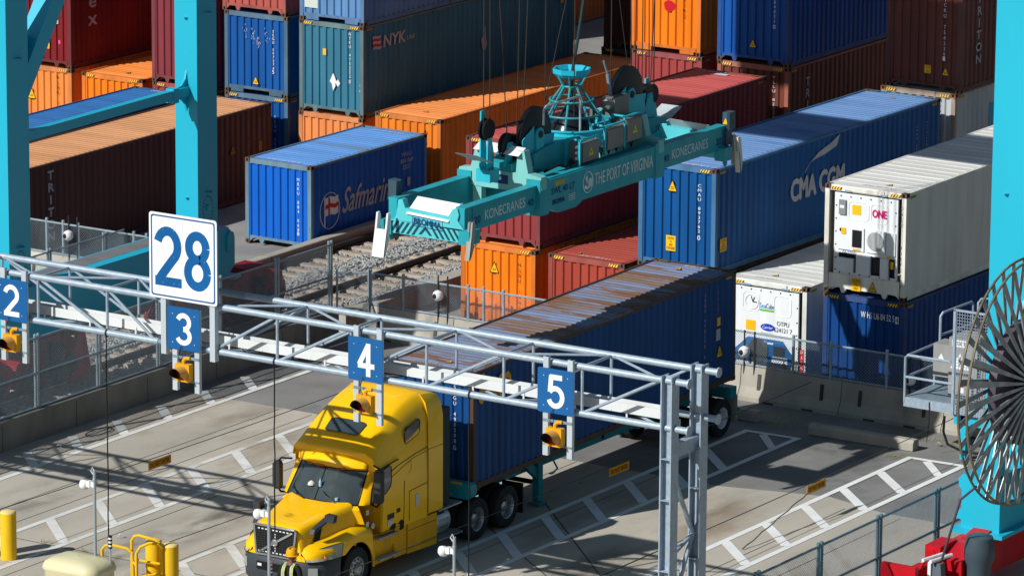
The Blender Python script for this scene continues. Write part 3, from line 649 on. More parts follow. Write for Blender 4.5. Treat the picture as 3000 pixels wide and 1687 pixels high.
for k in range(5):
    mb.mi = k % 2; z0 = 2.08+.085*k
    for j in range(4): mb.face([(xx, .5+.11*j+.03*(4-k)*.3, z0+.02*math.sin(j*1.6)), (xx, .61+.11*j+.03*(4-k)*.3, z0+.02*math.sin((j+1)*1.6)), (xx, .61+.11*j+.03*(4-k)*.3, z0+.085+.02*math.sin((j+1)*1.6)), (xx, .5+.11*j+.03*(4-k)*.3, z0+.085+.02*math.sin(j*1.6))])
mb.build('logo_flag', [pale_grey, red_paint], b.root, smooth=False)
b.side('NYK', 1.72, 2.28, .36, 1.2, pale_grey, 'wordmark', shear=.12, bold=.014); b.side('LINE', 2.62, 2.2, .13, .42, pale_grey, shear=.12)
mb = MB(); mb.face([(xx, 6.62, 1.5), (xx, 6.72, 1.15), (xx, 6.85, 1.1), (xx, 6.98, 1.3), (xx, 6.9, 1.55), (xx, 6.88, 1.85), (xx, 6.8, 1.9), (xx, 6.76, 1.6)]); mb.build('white_patch', pale_grey, b.root, smooth=False)
b.side('NYKU 475252 0', L40-1.2, 1.9, 1.2, .06, pale_grey, vert=True); b.lab('s', L40-.75, 2.1, .16, .2); b.side('45G1', L40-.75, 1.6, .3, .05, pale_grey, vert=True); b.side('NYK', L40-1.0, .55, .4, .08, faint, vert=True)
b = Box('rusty pale blue container on top of the teal-blue one', -26.25, Y2+.06, HS+HC, col='blue_rusty', rgb=(.10, .22, .42), rust=.45, stripes=False, style='B')
mb = MB(); quad(mb, (-.78, .012, 1.0), X, Z, .5, 1.2); mb.build('bare_patch', mat('chalky_patch', (.5, .55, .5), .7, rust=.3), b.root, smooth=False)
SEGC = dict(rgb=(.006, .078, .29), frame=(.07, .13, .19))
b = Box('blue container half in shade under its twin with the scuffed panel', -29.15, Y2+.06, 0, col='strong_blue', rust=.1, **SEGC)
b.front('SEGU 555921', .72, 1.55, 1.5, .085, vert=True, line=1.0)
b = Box('blue container with a scuffed front panel under the reddish one', -29.15, Y2+.06, HC, H=HS, col='strong_blue_top', rust=.1, stripes=False, style='B', rgb=(.006, .078, .29), frame=(.07, .13, .19))
b.front('SEGU 597274', .66, 1.5, 1.25, .075, vert=True, line=1.0); b.front('5', .66, .8, .12, .075); b.tri('f', -.02, .46, .28)
mb = MB(); rr = random.Random(5)
for k in range(60):
    q = rr.choice(((-.42, 1.95), (-.12, 1.88), (.08, 1.68), (.36, 1.86))); u, v2 = q[0]+rr.gauss(0, .045), q[1]+rr.gauss(0, .1); mb.face([(u, .012, v2), (u+rr.uniform(.008, .02), .012, v2-.005), (u+rr.uniform(.005, .03), .012, v2+rr.uniform(.03, .08))])
mb.build('scuff_marks', mat('scuff', (.5, .5, .55), .7), b.root, smooth=False)
Box('faded reddish container at the top of the blue stack', -29.22, Y2+.06, HC+HS, col='faded_red', rgb=(.38, .085, .07), rust=.1, stripes=False)
b = Box('red container on the ground under the maroon one beside the crane leg', -31.97, Y2+.02, 0, col='plain_red', rgb=(.33, .045, .05), rust=.1)
Box('maroon container on the red one beside the crane leg', -31.97, Y2, HC, col='maroon', rgb=(.20, .034, .045), rust=.05, stripes=False)
Box('second maroon container at the top of the stack beside the crane leg', -31.97, Y2, 2*HC, col='maroon', rgb=(.20, .034, .045), rust=.05, stripes=False)
b = Box('orange container with open sunlit roof between two taller stacks', -34.77, Y2-.03, 0, col='orange_left', rgb=(.76, .19, .01), roof=(.74, .23, .05), rust=.08, roof_rust=.06)
b.tri('f', -.02, 2.0, .34); b.tri('t', .1, .8, .22)
b = Box('orange container with dark spots under the deep red one', -37.68, Y2+.04, 0, col='orange_spot', rgb=(.70, .22, .045), rust=.12)
b.front('HLBU 117402', .64, 1.75, 1.8, .085, black_paint, vert=True); b.tri('f', -.42, 1.95, .38)
b = Box('deep red container with grey letters on its side above the spotted orange one', -37.68, Y2+.04, HC, col='deep_red', rgb=(.17, .012, .016), rust=.03, stripes=False)
b.front('TGBU 577815', .66, 2.3, 1.3, .095, vert=True); b.front('8', .66, 1.5, .13, .1); b.lab('f', .25, .72, .17, .26, text='CAUTION\n9-6\nHIGH'); b.lab('f', .74, .85, .08, .12, mat('pink_sticker', (.8, .08, .2), .5))
b.side('tex', 1.15, 2.05, 1.5, .45, pale_grey, 'wordmark', vert=True, line=.9, bold=.014)
Box('second deep red container at the top of the far left stack', -37.68, Y2+.04, 2*HC, col='deep_red', rgb=(.17, .012, .016), rust=.03, stripes=False)
# --- far rows seen through the gap in the middle
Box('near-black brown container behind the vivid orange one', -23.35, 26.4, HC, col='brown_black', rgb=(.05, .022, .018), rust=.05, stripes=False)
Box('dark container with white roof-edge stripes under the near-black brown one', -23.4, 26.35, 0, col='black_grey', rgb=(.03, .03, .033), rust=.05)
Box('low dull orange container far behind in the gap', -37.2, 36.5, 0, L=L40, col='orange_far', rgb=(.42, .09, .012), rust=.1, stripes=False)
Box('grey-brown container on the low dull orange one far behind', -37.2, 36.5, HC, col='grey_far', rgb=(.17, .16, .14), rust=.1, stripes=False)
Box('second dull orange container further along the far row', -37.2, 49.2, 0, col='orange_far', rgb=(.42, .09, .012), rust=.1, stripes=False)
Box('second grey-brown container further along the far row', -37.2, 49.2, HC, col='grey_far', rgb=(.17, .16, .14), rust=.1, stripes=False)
# --- container on the chassis
b = Box('rust-roofed dark blue container riding on the trailer behind the yellow truck', -2.40, -16.78, 1.27, yaw=-.1, pitch=0.85, col='truck_box_blue', rgb=(.005, .055, .19), roof=(.16, .215, .34), rust=.3, roof_rust=.85, roof_dirt=(.19, .12, .075, .46), frame=(.075, .045, .035))
MAZ = b
b.front('SEGU 498298', .68, 1.82, 1.42, .085, vert=True, line=1.0); b.front('6', .68, 1.0, .13, .09); b.top('SEGU 498298 6', -.3, .32, .1, .8, pale_grey)
b.top('SEGU 498298 6', .4, L40-.3, .13, 1.1); b.lab('f', -.2, .9, .2, .26); b.tri('t', .15, .62, .22); b.tri('t', -.1, L40-.65, .24)
b.side('seaco', .95, 2.35, .5, 1.35, mat('amber_lettering', (.62, .32, .01), .5), 'wordmark', bold=.03)
b.side('SEGU 498298 6', L40-1.55, 1.75, 1.7, .075, pale_grey, vert=True); b.side('4510 45G1', L40-.9, 2.25, .6, .06, pale_grey, vert=True); b.lab('s', L40-.86, 1.72, .16, .22); b.lab('s', L40-.88, 1.38, .2, .3, pale_grey); b.tri('s', L40-.82, .95, .36)
b.side('seaco.com', L40-.95, .42, .12, .6, faint)
# ================================================================== WALLS, KERBS, BARRIERS, FENCES
mb = MB(); mb.box(-17.05, -16.8, -40, -1.75, -.05, .78); y = -38.0
mb.box(-17.08, -16.77, -40, -1.75, .70, .785)
mb.mi = 1
while y < -2: mb.box(-16.803, -16.796, y, y+.02, 0, .69); y += 3.05
tag(mb.build('retaining_wall', [conc_dark, joint], off=(-16.93, -20, 0), smooth=False), 'long low streaked concrete wall between the lanes and the ballasted track', 'wall')
mb = MB(); mb.box(-17.45, -16.95, -1.2, 40, -.05, .5); tag(mb.build('concrete_kerb', conc, off=(-17.2, 10, 0), smooth=False), 'concrete kerb wall beside the bright orange container and the near rail', 'kerb')
mb = MB(); mb.prism([(-23.34, -.05), (-22.98, -.05), (-22.98, .43), (-23.0, .45), (-23.3, .45), (-23.34, .43)], 'y', -3.0, 40)
mb.mi = 1
for k in range(12): mb.box(-23.345, -22.975, .6+3.05*k, .615+3.05*k, .3, .452)
tag(mb.build('concrete_kerb', [conc, joint], off=(-23.16, 10, 0), smooth=False), 'concrete kerb wall beside the lone short blue container and the far rail', 'kerb')

def jersey(x0, x1, y, m, label, group):
    pr = [(-.30, -.03), (.30, -.03), (.30, .10), (.17, .35), (.10, .88), (-.10, .88), (-.17, .35), (-.30, .10)]
    mb = MB(); mb.prism(pr, 'x', x0-(x0+x1)/2+.012, x1-(x0+x1)/2-.012); mb.mi = 1
    for u in (-.95, .95): mb.prism([(-.20, .30), (-.187, .30), (-.128, .72), (-.141, .72)], 'x', u-.05, u+.05)
    for u in (-.6, .6): mb.box(u-.17, u+.17, -.303, -.297, -.03, .04)
    o = mb.build('concrete_barrier', [m, joint], smooth=False); o.location = ((x0+x1)/2, y, 0)
    return tag(o, label, 'barrier', group)
x = -16.35; k = 0
bl = ['concrete barrier at the corner below the short diagonal fence panel', 'concrete barrier under the white camera ball between the corner and the orange container',
      'concrete barrier in front of the orange container, half behind the truck box', 'concrete barrier behind the truck box', 'concrete barrier just right of the rear truck wheel',
      'concrete barrier in line between the rear truck wheel and the long wheel stop', 'concrete barrier behind the long wheel stop', 'concrete barrier under the grey electrical platform', 'concrete barrier behind the cable reel']
while x < 10 and k < 9:
    jersey(x, x+3.05, -1.15, conc, bl[k], 'barriers along the container yard'); x += 3.05; k += 1
conc_pale = mat('pale_concrete', (.50, .48, .42), .85, var=.1, scale=1.2, stretch=(1, 1, .5), bump=.2, bscale=25)
x = -33.4; k = 0
for lb in ('pale concrete barrier left of the first turquoise crane leg', 'pale concrete barrier hidden by the first turquoise crane leg', 'pale concrete barrier below the camera ball on the left fence'):
    jersey(x, x+3.05, -1.15, conc_pale, lb, 'pale barriers on the far left'); x += 3.05

wire_m = mat('fence_wire', (.30, .37, .42), .45, metal=.3, var=.1, scale=4)
post_m = mat('fence_post', (.30, .38, .43), .42, metal=.3, var=.15, scale=6, stretch=(1, 1, 1))
def fence(label, p, q, z0, z1, posts, rails, pitch=.075, wr=.0042, rr=.030, pr=.036, group=None, mid=None, double=None, m=None):
    """chain-link run from p to q (x,y); posts = distances along the run"""
    p, q = Vector((*p, 0)), Vector((*q, 0)); d = q-p; L = d.length; d.normalize()
    base = (p+q)/2; base.z = z0
    t = thing('chain_link_fence', label, 'fence', base, 0, group)
    P = lambda s_, z_: p+d*s_+Z*z_
    mb = MB(); h = z1-z0-.03; n = int((L+h)/pitch)
    for i in range(n):
        s0 = i*pitch-h
        for sg in (1, -1):
            a, b = (s0, 0), (s0+h, h)
            # clip to [0,L]
            if a[0] < 0: a = (0, -s0)
            if b[0] > L: b = (L, L-s0)
            if b[0]-a[0] < .02: continue
            za, zb = (a[1], b[1]) if sg > 0 else (h-a[1], h-b[1])
            mb.tube(P(a[0], z0+.02+za), P(b[0], z0+.02+zb), wr, 3, cap=False)
    mb.build('wire_mesh', wire_m, t, off=base, smooth=False)
    for s_ in posts:
        for o_ in ((0,) if not double else (-double/2, double/2)):
            mb = MB(); mb.tube(P(s_+o_, z0-.05), P(s_+o_, z1+.03), pr, 8); mb.lathe([(pr*1.2, 0), (pr*1.1, .03), (.01, .05)], 8, P(s_+o_, z1+.03))
            mb.build('post', m or post_m, t, off=base)
    mb = MB()
    for z_ in rails: mb.tube(P(0, z_), P(L, z_), rr, 7)
    mb.build('rail', m or post_m, t, off=base)
    return t
fence('tall chain-link fence on the concrete wall between the lanes and the crane track', (-16.92, -38), (-16.92, -1.95), .78, 2.68, [38-k for k in (35.7, 33.1, 30.5, 28.0, 25.4, 22.8, 20.2, 17.65, 15.05, 12.47, 9.88, 7.17, 4.52, 2.0)], (.82, 1.72, 2.64), double=.13)
fence('short chain-link panel turning the corner by the end of the concrete wall', (-16.85, -1.85), (-16.1, -1.3), .75, 1.85, [.05, .92], (.80, 1.82), pr=.03)
fence('chain-link fence on the concrete barriers in front of the container stacks', (-16.1, -1.22), (9.0, -1.22), .88, 1.84, [0, 1.1, 3.25, 3.75, 4.4, 6.6, 8.8, 11.0, 13.5, 14.63, 16.3, 18.3, 20.0, 21.6, 23.2], (.92, 1.80), pr=.042, pitch=.08, wr=.0048)
fence('chain-link fence on pale barriers in front of the long brown container', (-33.4, -1.22), (-23.8, -1.22), .88, 1.86, [.2, 2.4, 4.6, 5.95, 6.55, 7.1, 9.1, 9.55], (.92, 1.82), pr=.042, pitch=.08, wr=.0048)
fence('chain-link fence beside the far rail at the left, leading to the yard corner', (-24.6, -14.0), (-24.6, -1.3), .45, 1.98, [14-k for k in (12.4, 9.85, 7.3, 4.75, 2.2, .3)][0:0]+[1.6, 4.15, 6.7, 9.25, 11.8], (.5, 1.95), double=.12, rr=.024)
fence('chain-link fence at the right edge of the lanes beside the red crane bogie', (7.72, -36), (7.72, -7.0), .05, 1.88, [36-k for k in (34.3, 31.6, 28.9, 26.2, 23.45, 20.75, 17.95, 15.2, 12.4, 9.65, 7.2)], (.1, .92, 1.86), double=.15, rr=.03, pr=.042, m=mat('fence_post_blue', (.14, .24, .29), .42, metal=.3, var=.2, scale=6))

cam_white = mat('camera_white', (.70, .72, .73), .35, var=.04)
def dome(x, z, label):
    t = thing('dome_camera', label, 'camera', (x, -1.38, z), 0, 'ball cameras on the yard fences')
    mb = MB(); mb.lathe([(.02, -.155), (.10, -.12), (.15, -.05), (.155, .02), (.12, .1), (.05, .145), (.005, .155)], 18, (0, 0, 0), 'z'); mb.build('housing', cam_white, t)
    mb = MB(); mb.lathe([(.075, -.13), (.06, -.155), (.03, -.172), (.004, -.178)], 14, (-.02, 0, 0), 'y'); mb.build('lens', black_paint, t)
    for dx in (-.07, .24):
        mb = MB(); mb.tube((dx, .12, -.9), (dx, .12, .55), .022, 6); mb.build('pole', dark_metal, t)
dome(-26.55, 1.55, 'white ball camera on the fence in front of the long brown container')
dome(-13.75, 1.5, 'white ball camera on the fence left of the bright orange container')
dome(-4.0, 1.3, 'white ball camera on the fence in front of the blue cooling unit')
dome(.98, 1.25, 'white ball camera on the fence next to the grey electrical platform')

# wheel stops
def stop(loc, L, label):
    mb = MB(); mb.prism([(-.17, 0), (.17, 0), (.15, .2), (.10, .27), (-.10, .27), (-.15, .2)], 'x', -L/2, L/2)
    mb2 = mb.build('wheel_stop', conc, smooth=False); mb2.location = loc; mb2.rotation_euler = (0, 0, .01)
    tag(mb2, label, 'wheel stop', 'concrete wheel stops at the lane ends')
stop((.72, -3.35, 0), 3.05, 'long sunlit concrete wheel stop on the asphalt behind the striped island')
stop((-4.1, -3.1, 0), 3.2, 'shaded concrete wheel stop half hidden by the rear truck wheel')

# ================================================================== CRANE
base = Vector((-5.2, -8.5, 0))
CR = thing('gantry_crane', 'huge turquoise rail-mounted gantry crane with box legs, sill beams and a big cable reel', 'crane', base)
def cb(mb, name, m=teal, **k): return mb.build(name, m, CR, off=base, **k)
def leg(x0, x1, y0, y1, z0, z1):
    mb = MB(); mb.box(x0, x1, y0, y1, z0, z1)
    for zz in (9.2, 4.2, 14.5):
        if z0 < zz < z1:
            mb.prism([(x0-.16, y0+.35), (x0, y0+.25), (x0, y0+.55), (x0-.16, y0+.45)], 'z', zz, zz+.03); mb.prism([(x1, y0+.3), (x1+.16, y0+.4), (x1+.16, y0+.5), (x1, y0+.6)], 'z', zz, zz+.03)
            mb.prism([(x0+.3, y0), (x0+.46, y0), (x0+.40, y0-.09), (x0+.35, y0-.09)], 'z', zz-.1, zz-.08)
    o = cb(mb, 'leg', smooth=False); return o
LX0, LX1 = -20.15, -19.40
legs = [leg(LX0, LX1, -13.0, -12.1, 3.05, 19.9), leg(LX0, LX1, -4.75, -3.85, 3.05, 19.9), leg(8.78, 9.72, -12.15, -11.15, 2.5, 19.9), leg(8.78, 9.72, -4.75, -3.85, 2.5, 19.9)]
man_m = mat('hatch_bolts', (.01, .16, .22), .5)
for i, (yc) in ((0, -12.55), (1, -4.3)):
    mb = MB()
    for k in range(22):
        a = 2*math.pi*k/22; mb.lathe([(.022, 0), (.018, .012)], 6, (LX1, yc+.23*math.cos(a), 3.75+.36*math.sin(a)), 'x')
    cb(mb, 'hatch_bolts', man_m); mb = MB(); mb.lathe([(.09, 0), (.09, .05), (.05, .06)], 10, (LX1, yc+.0, 3.8), 'x'); cb(mb, 'hatch_handle')
# sills
mb = MB(); mb.prism([(-13.35, 1.75), (-12.9, 1.70), (-3.6, 1.70), (-3.2, 2.0), (-3.2, 2.75), (-3.5, 3.1), (-13.1, 3.1), (-13.4, 2.7)], 'x', -20.3, -19.3); cb(mb, 'sill_beam', smooth=False)
mb = MB(); mb.box(-20.32, -19.28, -13.2, -3.5, 3.1, 3.115); mb.mi = 1; mb.box(-20.25, -19.62, -11.9, -5.0, 3.116, 3.12)
cb(mb, 'sill_walkway', [teal, mat('walkway_grey', (.16, .165, .17), .8)], smooth=False)
mb = MB(); mb.box(-19.3, -19.22, -3.45, -3.15, 1.68, 1.74)
for (yy, zz) in ((-3.45, 2.8), (-13.3, 2.35)):
    mb.prism([(yy-.16, zz-.35), (yy+.02, zz-.42), (yy+.17, zz), (yy+.12, zz+.14), (yy, zz+.2), (yy-.12, zz+.14), (yy-.17, zz)], 'x', -19.3, -19.24)
cb(mb, 'lifting_lug')
mb = MB(); mb.prism([(-3.15, 2.2), (-2.85, 2.45), (-2.8, 2.75), (-2.95, 2.9), (-3.2, 2.9)], 'x', -19.75, -19.65); mb.prism([(-3.2, 1.55), (-2.9, 1.6), (-2.9, 1.66), (-3.2, 1.66)], 'x', -20.2, -19.3); cb(mb, 'end_bracket')
# right sill
mb = MB(); mb.prism([(-12.9, 1.25), (-3.4, 1.25), (-3.4, 2.5), (-12.9, 2.5)], 'x', 8.62, 9.62); mb.box(8.42, 9.8, -13.1, -3.2, 1.16, 1.25); mb.box(8.62, 9.62, -12.9, -3.4, 2.5, 2.53); cb(mb, 'sill_beam', smooth=False)
for xx, yy, zz in ((8.62, -12.55, 2.3), (9.75, -13.02, 2.1)):
    mb = MB()
    if xx < 9: mb.prism([(xx, 1.9), (xx-.25, 2.1), (xx-.28, 2.3), (xx-.15, 2.45), (xx, 2.48)], 'y', yy, yy+.08); mb.prism([(xx, 1.3), (xx-.35, 1.35), (xx-.3, 1.45), (xx, 1.9)], 'y', yy, yy+.06)
    else: mb.prism([(9.62, 2.0), (9.85, 2.05), (9.95, 2.22), (9.85, 2.38), (9.62, 2.4)], 'y', -12.6, -12.55)
    cb(mb, 'lifting_lug')
# braces between the left legs
mb = MB(); mb.beam((-19.77, -12.1, 7.0), (-19.77, -4.75, 7.08), .22, .26); cb(mb, 'brace', smooth=False)
mb = MB(); mb.beam((-19.77, -12.3, 8.1), (-19.77, -8.0, 14.4), .5, .58, up=X); cb(mb, 'brace', smooth=False)
mb = MB(); mb.prism([(-4.75, 6.5), (-4.75, 7.65), (-4.82, 7.42), (-5.0, 7.26), (-5.4, 7.2), (-5.4, 6.93), (-5.0, 6.88), (-4.82, 6.72)], 'x', -19.8, -19.74)
mb.prism([(-12.1, 8.3), (-12.1, 9.9), (-11.5, 9.6), (-11.75, 8.9)], 'x', -19.8, -19.74); mb.box(-19.9, -19.64, -5.5, -5.25, 6.85, 7.25)
cb(mb, 'gusset', smooth=False)
# portal girders and upper ties (above the frame, they throw the broad shadow bands on the stacks)
mb = MB(); mb.box(-24, 14, -13.05, -11.95, 19.8, 21.7); cb(mb, 'main_girder', smooth=False)
mb = MB(); mb.box(-20.3, 14, -4.8, -3.7, 19.8, 21.7); cb(mb, 'main_girder', smooth=False)
# bogies
bog = mat('bogie_red', (.46, .008, .016), .4, var=.15, scale=2, stretch=(1, 1, 1)); bog_d = mat('bogie_dark_red', (.20, .008, .012), .5, var=.2, scale=2, stretch=(1, 1, 1))
def bogie(x, y, s=1, mm=bog_d):
    mb = MB(); mb.prism([(y-1.5, .75), (y-1.45, 1.05), (y-.55, 1.6), (y-.45, 1.72), (y+.45, 1.72), (y+.55, 1.6), (y+1.45, 1.05), (y+1.5, .75), (y+1.3, .35), (y-1.3, .35)], 'x', x-.33, x+.33)
    o = cb(mb, 'bogie', mm, smooth=False)
    for dy in (-.85, .85):
        mb = MB(); mb.lathe([(.02, -.42), (.1, -.42), (.34, -.36), (.36, -.1), (.36, .1), (.34, .36), (.1, .42), (.02, .42)], 20, (x, y+dy, .63), 'x'); wq = mb.build('wheel', dark_metal, o, off=base)
    mb = MB(); mb.box(x+.35, x+.75, y-.3, y+.3, .5, .95); mb.lathe([(.19, 0), (.2, .45), (.16, .5), (.02, .52)], 14, (x+.55, y, .95), 'z'); mb.build('drive_motor', dark_metal, o, off=base)
for yy in (-11.3, -13.4+1.0*0-1.0, -4.9, -2.1): bogie(-19.75, yy)
# buffers / guards on the left track
mb = MB(); mb.prism([(-1.75, .3), (-1.6, 1.25), (-.75, 1.35), (-.65, .95), (-1.1, .3)], 'x', -20.1, -19.45); cb(mb, 'track_guard', bog_d, smooth=False)
mb = MB(); mb.prism([(-10.6, .15), (-10.2, 1.45), (-9.9, 1.5), (-9.6, .15)], 'x', -19.42, -19.36); cb(mb, 'track_guard', bog, smooth=False)
# right bogie with motor and guide
mb = MB(); mb.prism([(-14.55, .35), (-14.6, .95), (-13.75, 1.15), (-12.75, 1.16), (-11.0, 1.16), (-10.6, .8), (-10.9, .3)], 'x', 8.75, 9.55)
mb.hexa([(8.78, -14.0, .9), (9.5, -14.0, .9), (9.5, -12.4, 1.16), (8.78, -12.4, 1.16), (8.95, -13.4, 1.2), (9.42, -13.4, 1.2), (9.42, -12.3, 1.42), (8.95, -12.3, 1.42)])
rb = cb(mb, 'bogie', bog, smooth=False)
mb = MB(); mb.box(8.55, 8.95, -14.5, -13.7, .75, 1.2); mb.lathe([(.1, 0), (.1, -.03)], 12, (8.72, -14.5, 1.02), 'y'); mb.build('lamp_box', bog, rb, off=base, smooth=False)
mb = MB(); mb.tube((8.6, -15.2, .45), (8.6, -14.4, .95), .035, 6); mb.box(8.0, 8.9, -15.6, -15.45, .35, .95); mb.box(8.35, 8.65, -15.5, -14.4, .4, .72); mb.build('rail_sweeper', bog, rb, off=base, smooth=False)
mb = MB(); mb.lathe([(.27, 0), (.28, .32), (.35, .5), (.36, .75), (.31, 1.0), (.28, 1.02), (.02, 1.04)], 20, (9.85, -14.3, .55), 'z'); mb.lathe([(.29, -.6), (.27, 0)], 20, (9.85, -14.3, .55), 'z'); mb.build('drive_motor', mat('motor_grey', (.05, .075, .095), .45, var=.1), rb, off=base)
mb = MB(); mb.box(9.3, 9.7, -14.75, -14.4, .15, .42); mb.build('brake_box', mat('brass_box', (.36, .22, .06), .6), rb, off=base, smooth=False)
mb = MB(); mb.hexa([(9.06, -15.15, -.1), (9.45, -15.2, -.1), (9.45, -15.0, -.1), (9.06, -15.0, -.1), (9.06, -15.1, 1.0), (9.3, -15.15, 1.0), (9.3, -14.95, 1.0), (9.06, -14.95, 1.0)])
mb.mi = 1; mb.box(8.98, 9.06, -15.16, -14.98, -.1, 1.02); mb.tube((8.9, -15.25, 1.06), (9.1, -14.6, 1.1), .045, 8); mb.tube((9.1, -15.25, 1.06), (9.3, -14.6, 1.1), .045, 8)
cb(mb, 'cable_guide', [mat('guide_slate', (.10, .13, .155), .5, var=.2), cam_white], smooth=False)
mb = MB(); mb.tube((9.2, -14.95, .95), (9.75, -15.1, 2.6), .03, 7); mb.tube((9.75, -15.1, 2.6), (10.2, -15.2, 3.0), .03, 7); cb(mb, 'trailing_cable', mat('cable_slate', (.07, .06, .09), .4))
# cable reel
RC = Vector((10.25, -13.25, 5.05)); RR = 2.84
reel_g = mat('reel_galvanised', (.30, .35, .36), .42, metal=.35, var=.3, scale=3, stretch=(1, 1, 1))
mb = MB()
for dx in (-.11, .11):
    mb.path([RC+Vector((dx, RR*math.cos(2*math.pi*k/72), RR*math.sin(2*math.pi*k/72))) for k in range(73)], .032, 6)
reel = cb(mb, 'cable_reel', mat('reel_rim', (.20, .17, .12), .45, metal=.3, var=.3, scale=4))
NS = 34
for k in range(NS):
    a = 2*math.pi*k/NS; dv = Vector((0, math.cos(a), math.sin(a))); tv = Vector((0, -math.sin(a), math.cos(a))); mb = MB()
    for sx in (-1, 1):
        p0 = RC+Vector((sx*.28, 0, 0))+dv*.30; p1 = RC+Vector((sx*.14, 0, 0))+dv*(RR-.03)
        ww0, ww1, dp = .022, .085, Vector((sx*.05, 0, 0))
        mb.hexa([p0-tv*ww0, p0+tv*ww0, p0+tv*ww0+dp, p0-tv*ww0+dp, p1-tv*ww1, p1+tv*ww1, p1+tv*ww1+dp*.25, p1-tv*ww1+dp*.25])
    mb.build('spoke', reel_g, reel, off=base, smooth=False)
mb = MB(); mb.lathe([(.12, -.5), (.36, -.42), (.36, .42), (.12, .5)], 18, RC, 'x'); mb.build('hub', dark_metal, reel, off=base)
coil = mat('coiled_cable', (.075, .06, .085), .5, var=.25, scale=20, stretch=(1, 12, 12))
mb = MB(); mb.lathe([(.5, -.1), (1.45, -.1), (1.45, .1), (.5, .1)], 48, RC, 'x', cap=False)
for q in range(12): mb.path([RC+Vector((-.105, (.62+.07*q)*math.cos(2*math.pi*k/40), (.62+.07*q)*math.sin(2*math.pi*k/40))) for k in range(41)], .03, 5)
mb.build('coiled_cable', coil, reel, off=base)
mb = MB(); mb.box(9.62, 9.85, -13.5, -11.2, 2.45, 2.75); mb.box(9.62, 9.85, -13.5, -12.95, 2.7, 5.2); mb.beam((9.73, -13.2, 5.1), (9.73, -11.6, 7.2), .22, .3, up=X); cb(mb, 'reel_bracket', teal, smooth=False)
# stair stringers behind the reel, leaning on the right leg
mb = MB()
for dx in (0, .45):
    mb.tube((6.55+dx, -7.4, 4.1-dx*.5), (8.3+dx*.6, -7.4, 8.6), .05, 7)
for k in range(9): mb.beam((7.0+.18*k, -7.4, 4.6+.46*k), (7.3+.18*k, -7.2, 4.55+.46*k), .2, .03)
cb(mb, 'stair', galv)

# ================================================================== ELECTRICAL PLATFORM
base2 = Vector((3.4, -2.6, 0))
EP = thing('electrical_platform', 'grey high-voltage cabinet on a railed steel platform above the concrete barrier', 'electrical cabinet', base2)
eb = lambda mb, name, m, **k: mb.build(name, m, EP, off=base2, **k)
grey_cab = mat('cabinet_grey', (.27, .275, .265), .5, var=.1, scale=2)
mb = MB(); mb.box(2.0, 5.8, -3.6, -2.0, 1.18, 1.42); mb.mi = 1; mb.box(2.05, 5.75, -3.55, -2.05, 1.42, 1.43); eb(mb, 'platform', [galv, galv_dark], smooth=False)
mb = MB(); mb.box(3.4, 6.0, -3.5, -3.3, .9, 1.17); mb.box(3.6, 3.75, -3.5, -3.3, 0, 1.17); mb.box(5.6, 5.75, -2.5, -2.3, 0, 1.17); eb(mb, 'support', teal, smooth=False)
mb = MB(); mb.box(2.95, 5.2, -3.0, -2.1, 1.45, 3.0); mb.box(2.45, 2.93, -2.9, -2.3, 1.9, 2.75); eb(mb, 'cabinet', grey_cab, smooth=False)
mb = MB(); quad(mb, (3.25, -3.005, 2.86), X, Z, .42, .18); mb.mi = 1; put_text(mb, '13500 V', (3.25, -3.01, 2.86), X, Z, .09, .34); mb.build('warning_label', [white_paint, black_paint], EP, off=base2, smooth=False)
mb = MB(); mb.face([(3.0, -3.005, 2.2), (3.55, -3.005, 2.2), (3.275, -3.005, 2.62)]); mb.mi = 1
mb.face([(3.29, -3.01, 2.55), (3.22, -3.01, 2.38), (3.27, -3.01, 2.38), (3.25, -3.01, 2.24), (3.34, -3.01, 2.43), (3.29, -3.01, 2.43)]); mb.build('warning_label', [white_paint, black_paint], EP, off=base2, smooth=False)
mb = MB(); put_text(mb, 'HIGH VOLTAGE', (3.28, -3.006, 2.08), X, Z, .06, .5); mb.mi = 1; mb.face([(2.55, -2.905, 2.3), (2.8, -2.905, 2.3), (2.68, -2.905, 2.52)]); mb.build('warning_label', [white_paint, cam_white], EP, off=base2, smooth=False)
mb = MB()
def rail(pts, r=.035): mb.path([Vector(p) for p in pts], r, 7)
rail([(2.02, -3.58, 1.3), (2.02, -3.58, 2.45), (2.08, -3.58, 2.52), (3.3, -3.58, 2.52), (3.42, -3.58, 2.42), (3.42, -3.58, 1.2)]); rail([(2.02, -3.58, 1.95), (3.42, -3.58, 1.95)])
rail([(2.05, -3.5, 2.5), (2.05, -2.1, 2.5), (2.05, -2.05, 2.4), (2.05, -2.05, 1.3)]); rail([(2.05, -3.5, 1.95), (2.05, -2.1, 1.95)])
rail([(2.1, -1.9, 2.2), (2.1, -1.9, 3.2), (2.15, -1.85, 3.3), (2.2, -.4, 3.3), (2.2, -.3, 3.2), (2.2, -.3, 2.2)]); rail([(2.1, -1.9, 2.7), (2.2, -.3, 2.7)])
rail([(2.5, -.6, 2.2), (2.5, -.6, 3.35), (2.55, -.55, 3.45), (3.4, .2, 3.45)])
eb(mb, 'handrail', galv)
mb = MB()
gx0, gx1, gy, gz0, gz1 = 3.55, 4.6, -3.75, 1.3, 3.9
for k in range(15): mb.tube((gx0+(gx1-gx0)*k/14, gy, gz0), (gx0+(gx1-gx0)*k/14, gy, gz1), .008, 4)
for k in range(34): mb.tube((gx0, gy, gz0+(gz1-gz0)*k/33), (gx1, gy, gz0+(gz1-gz0)*k/33), .008, 4)
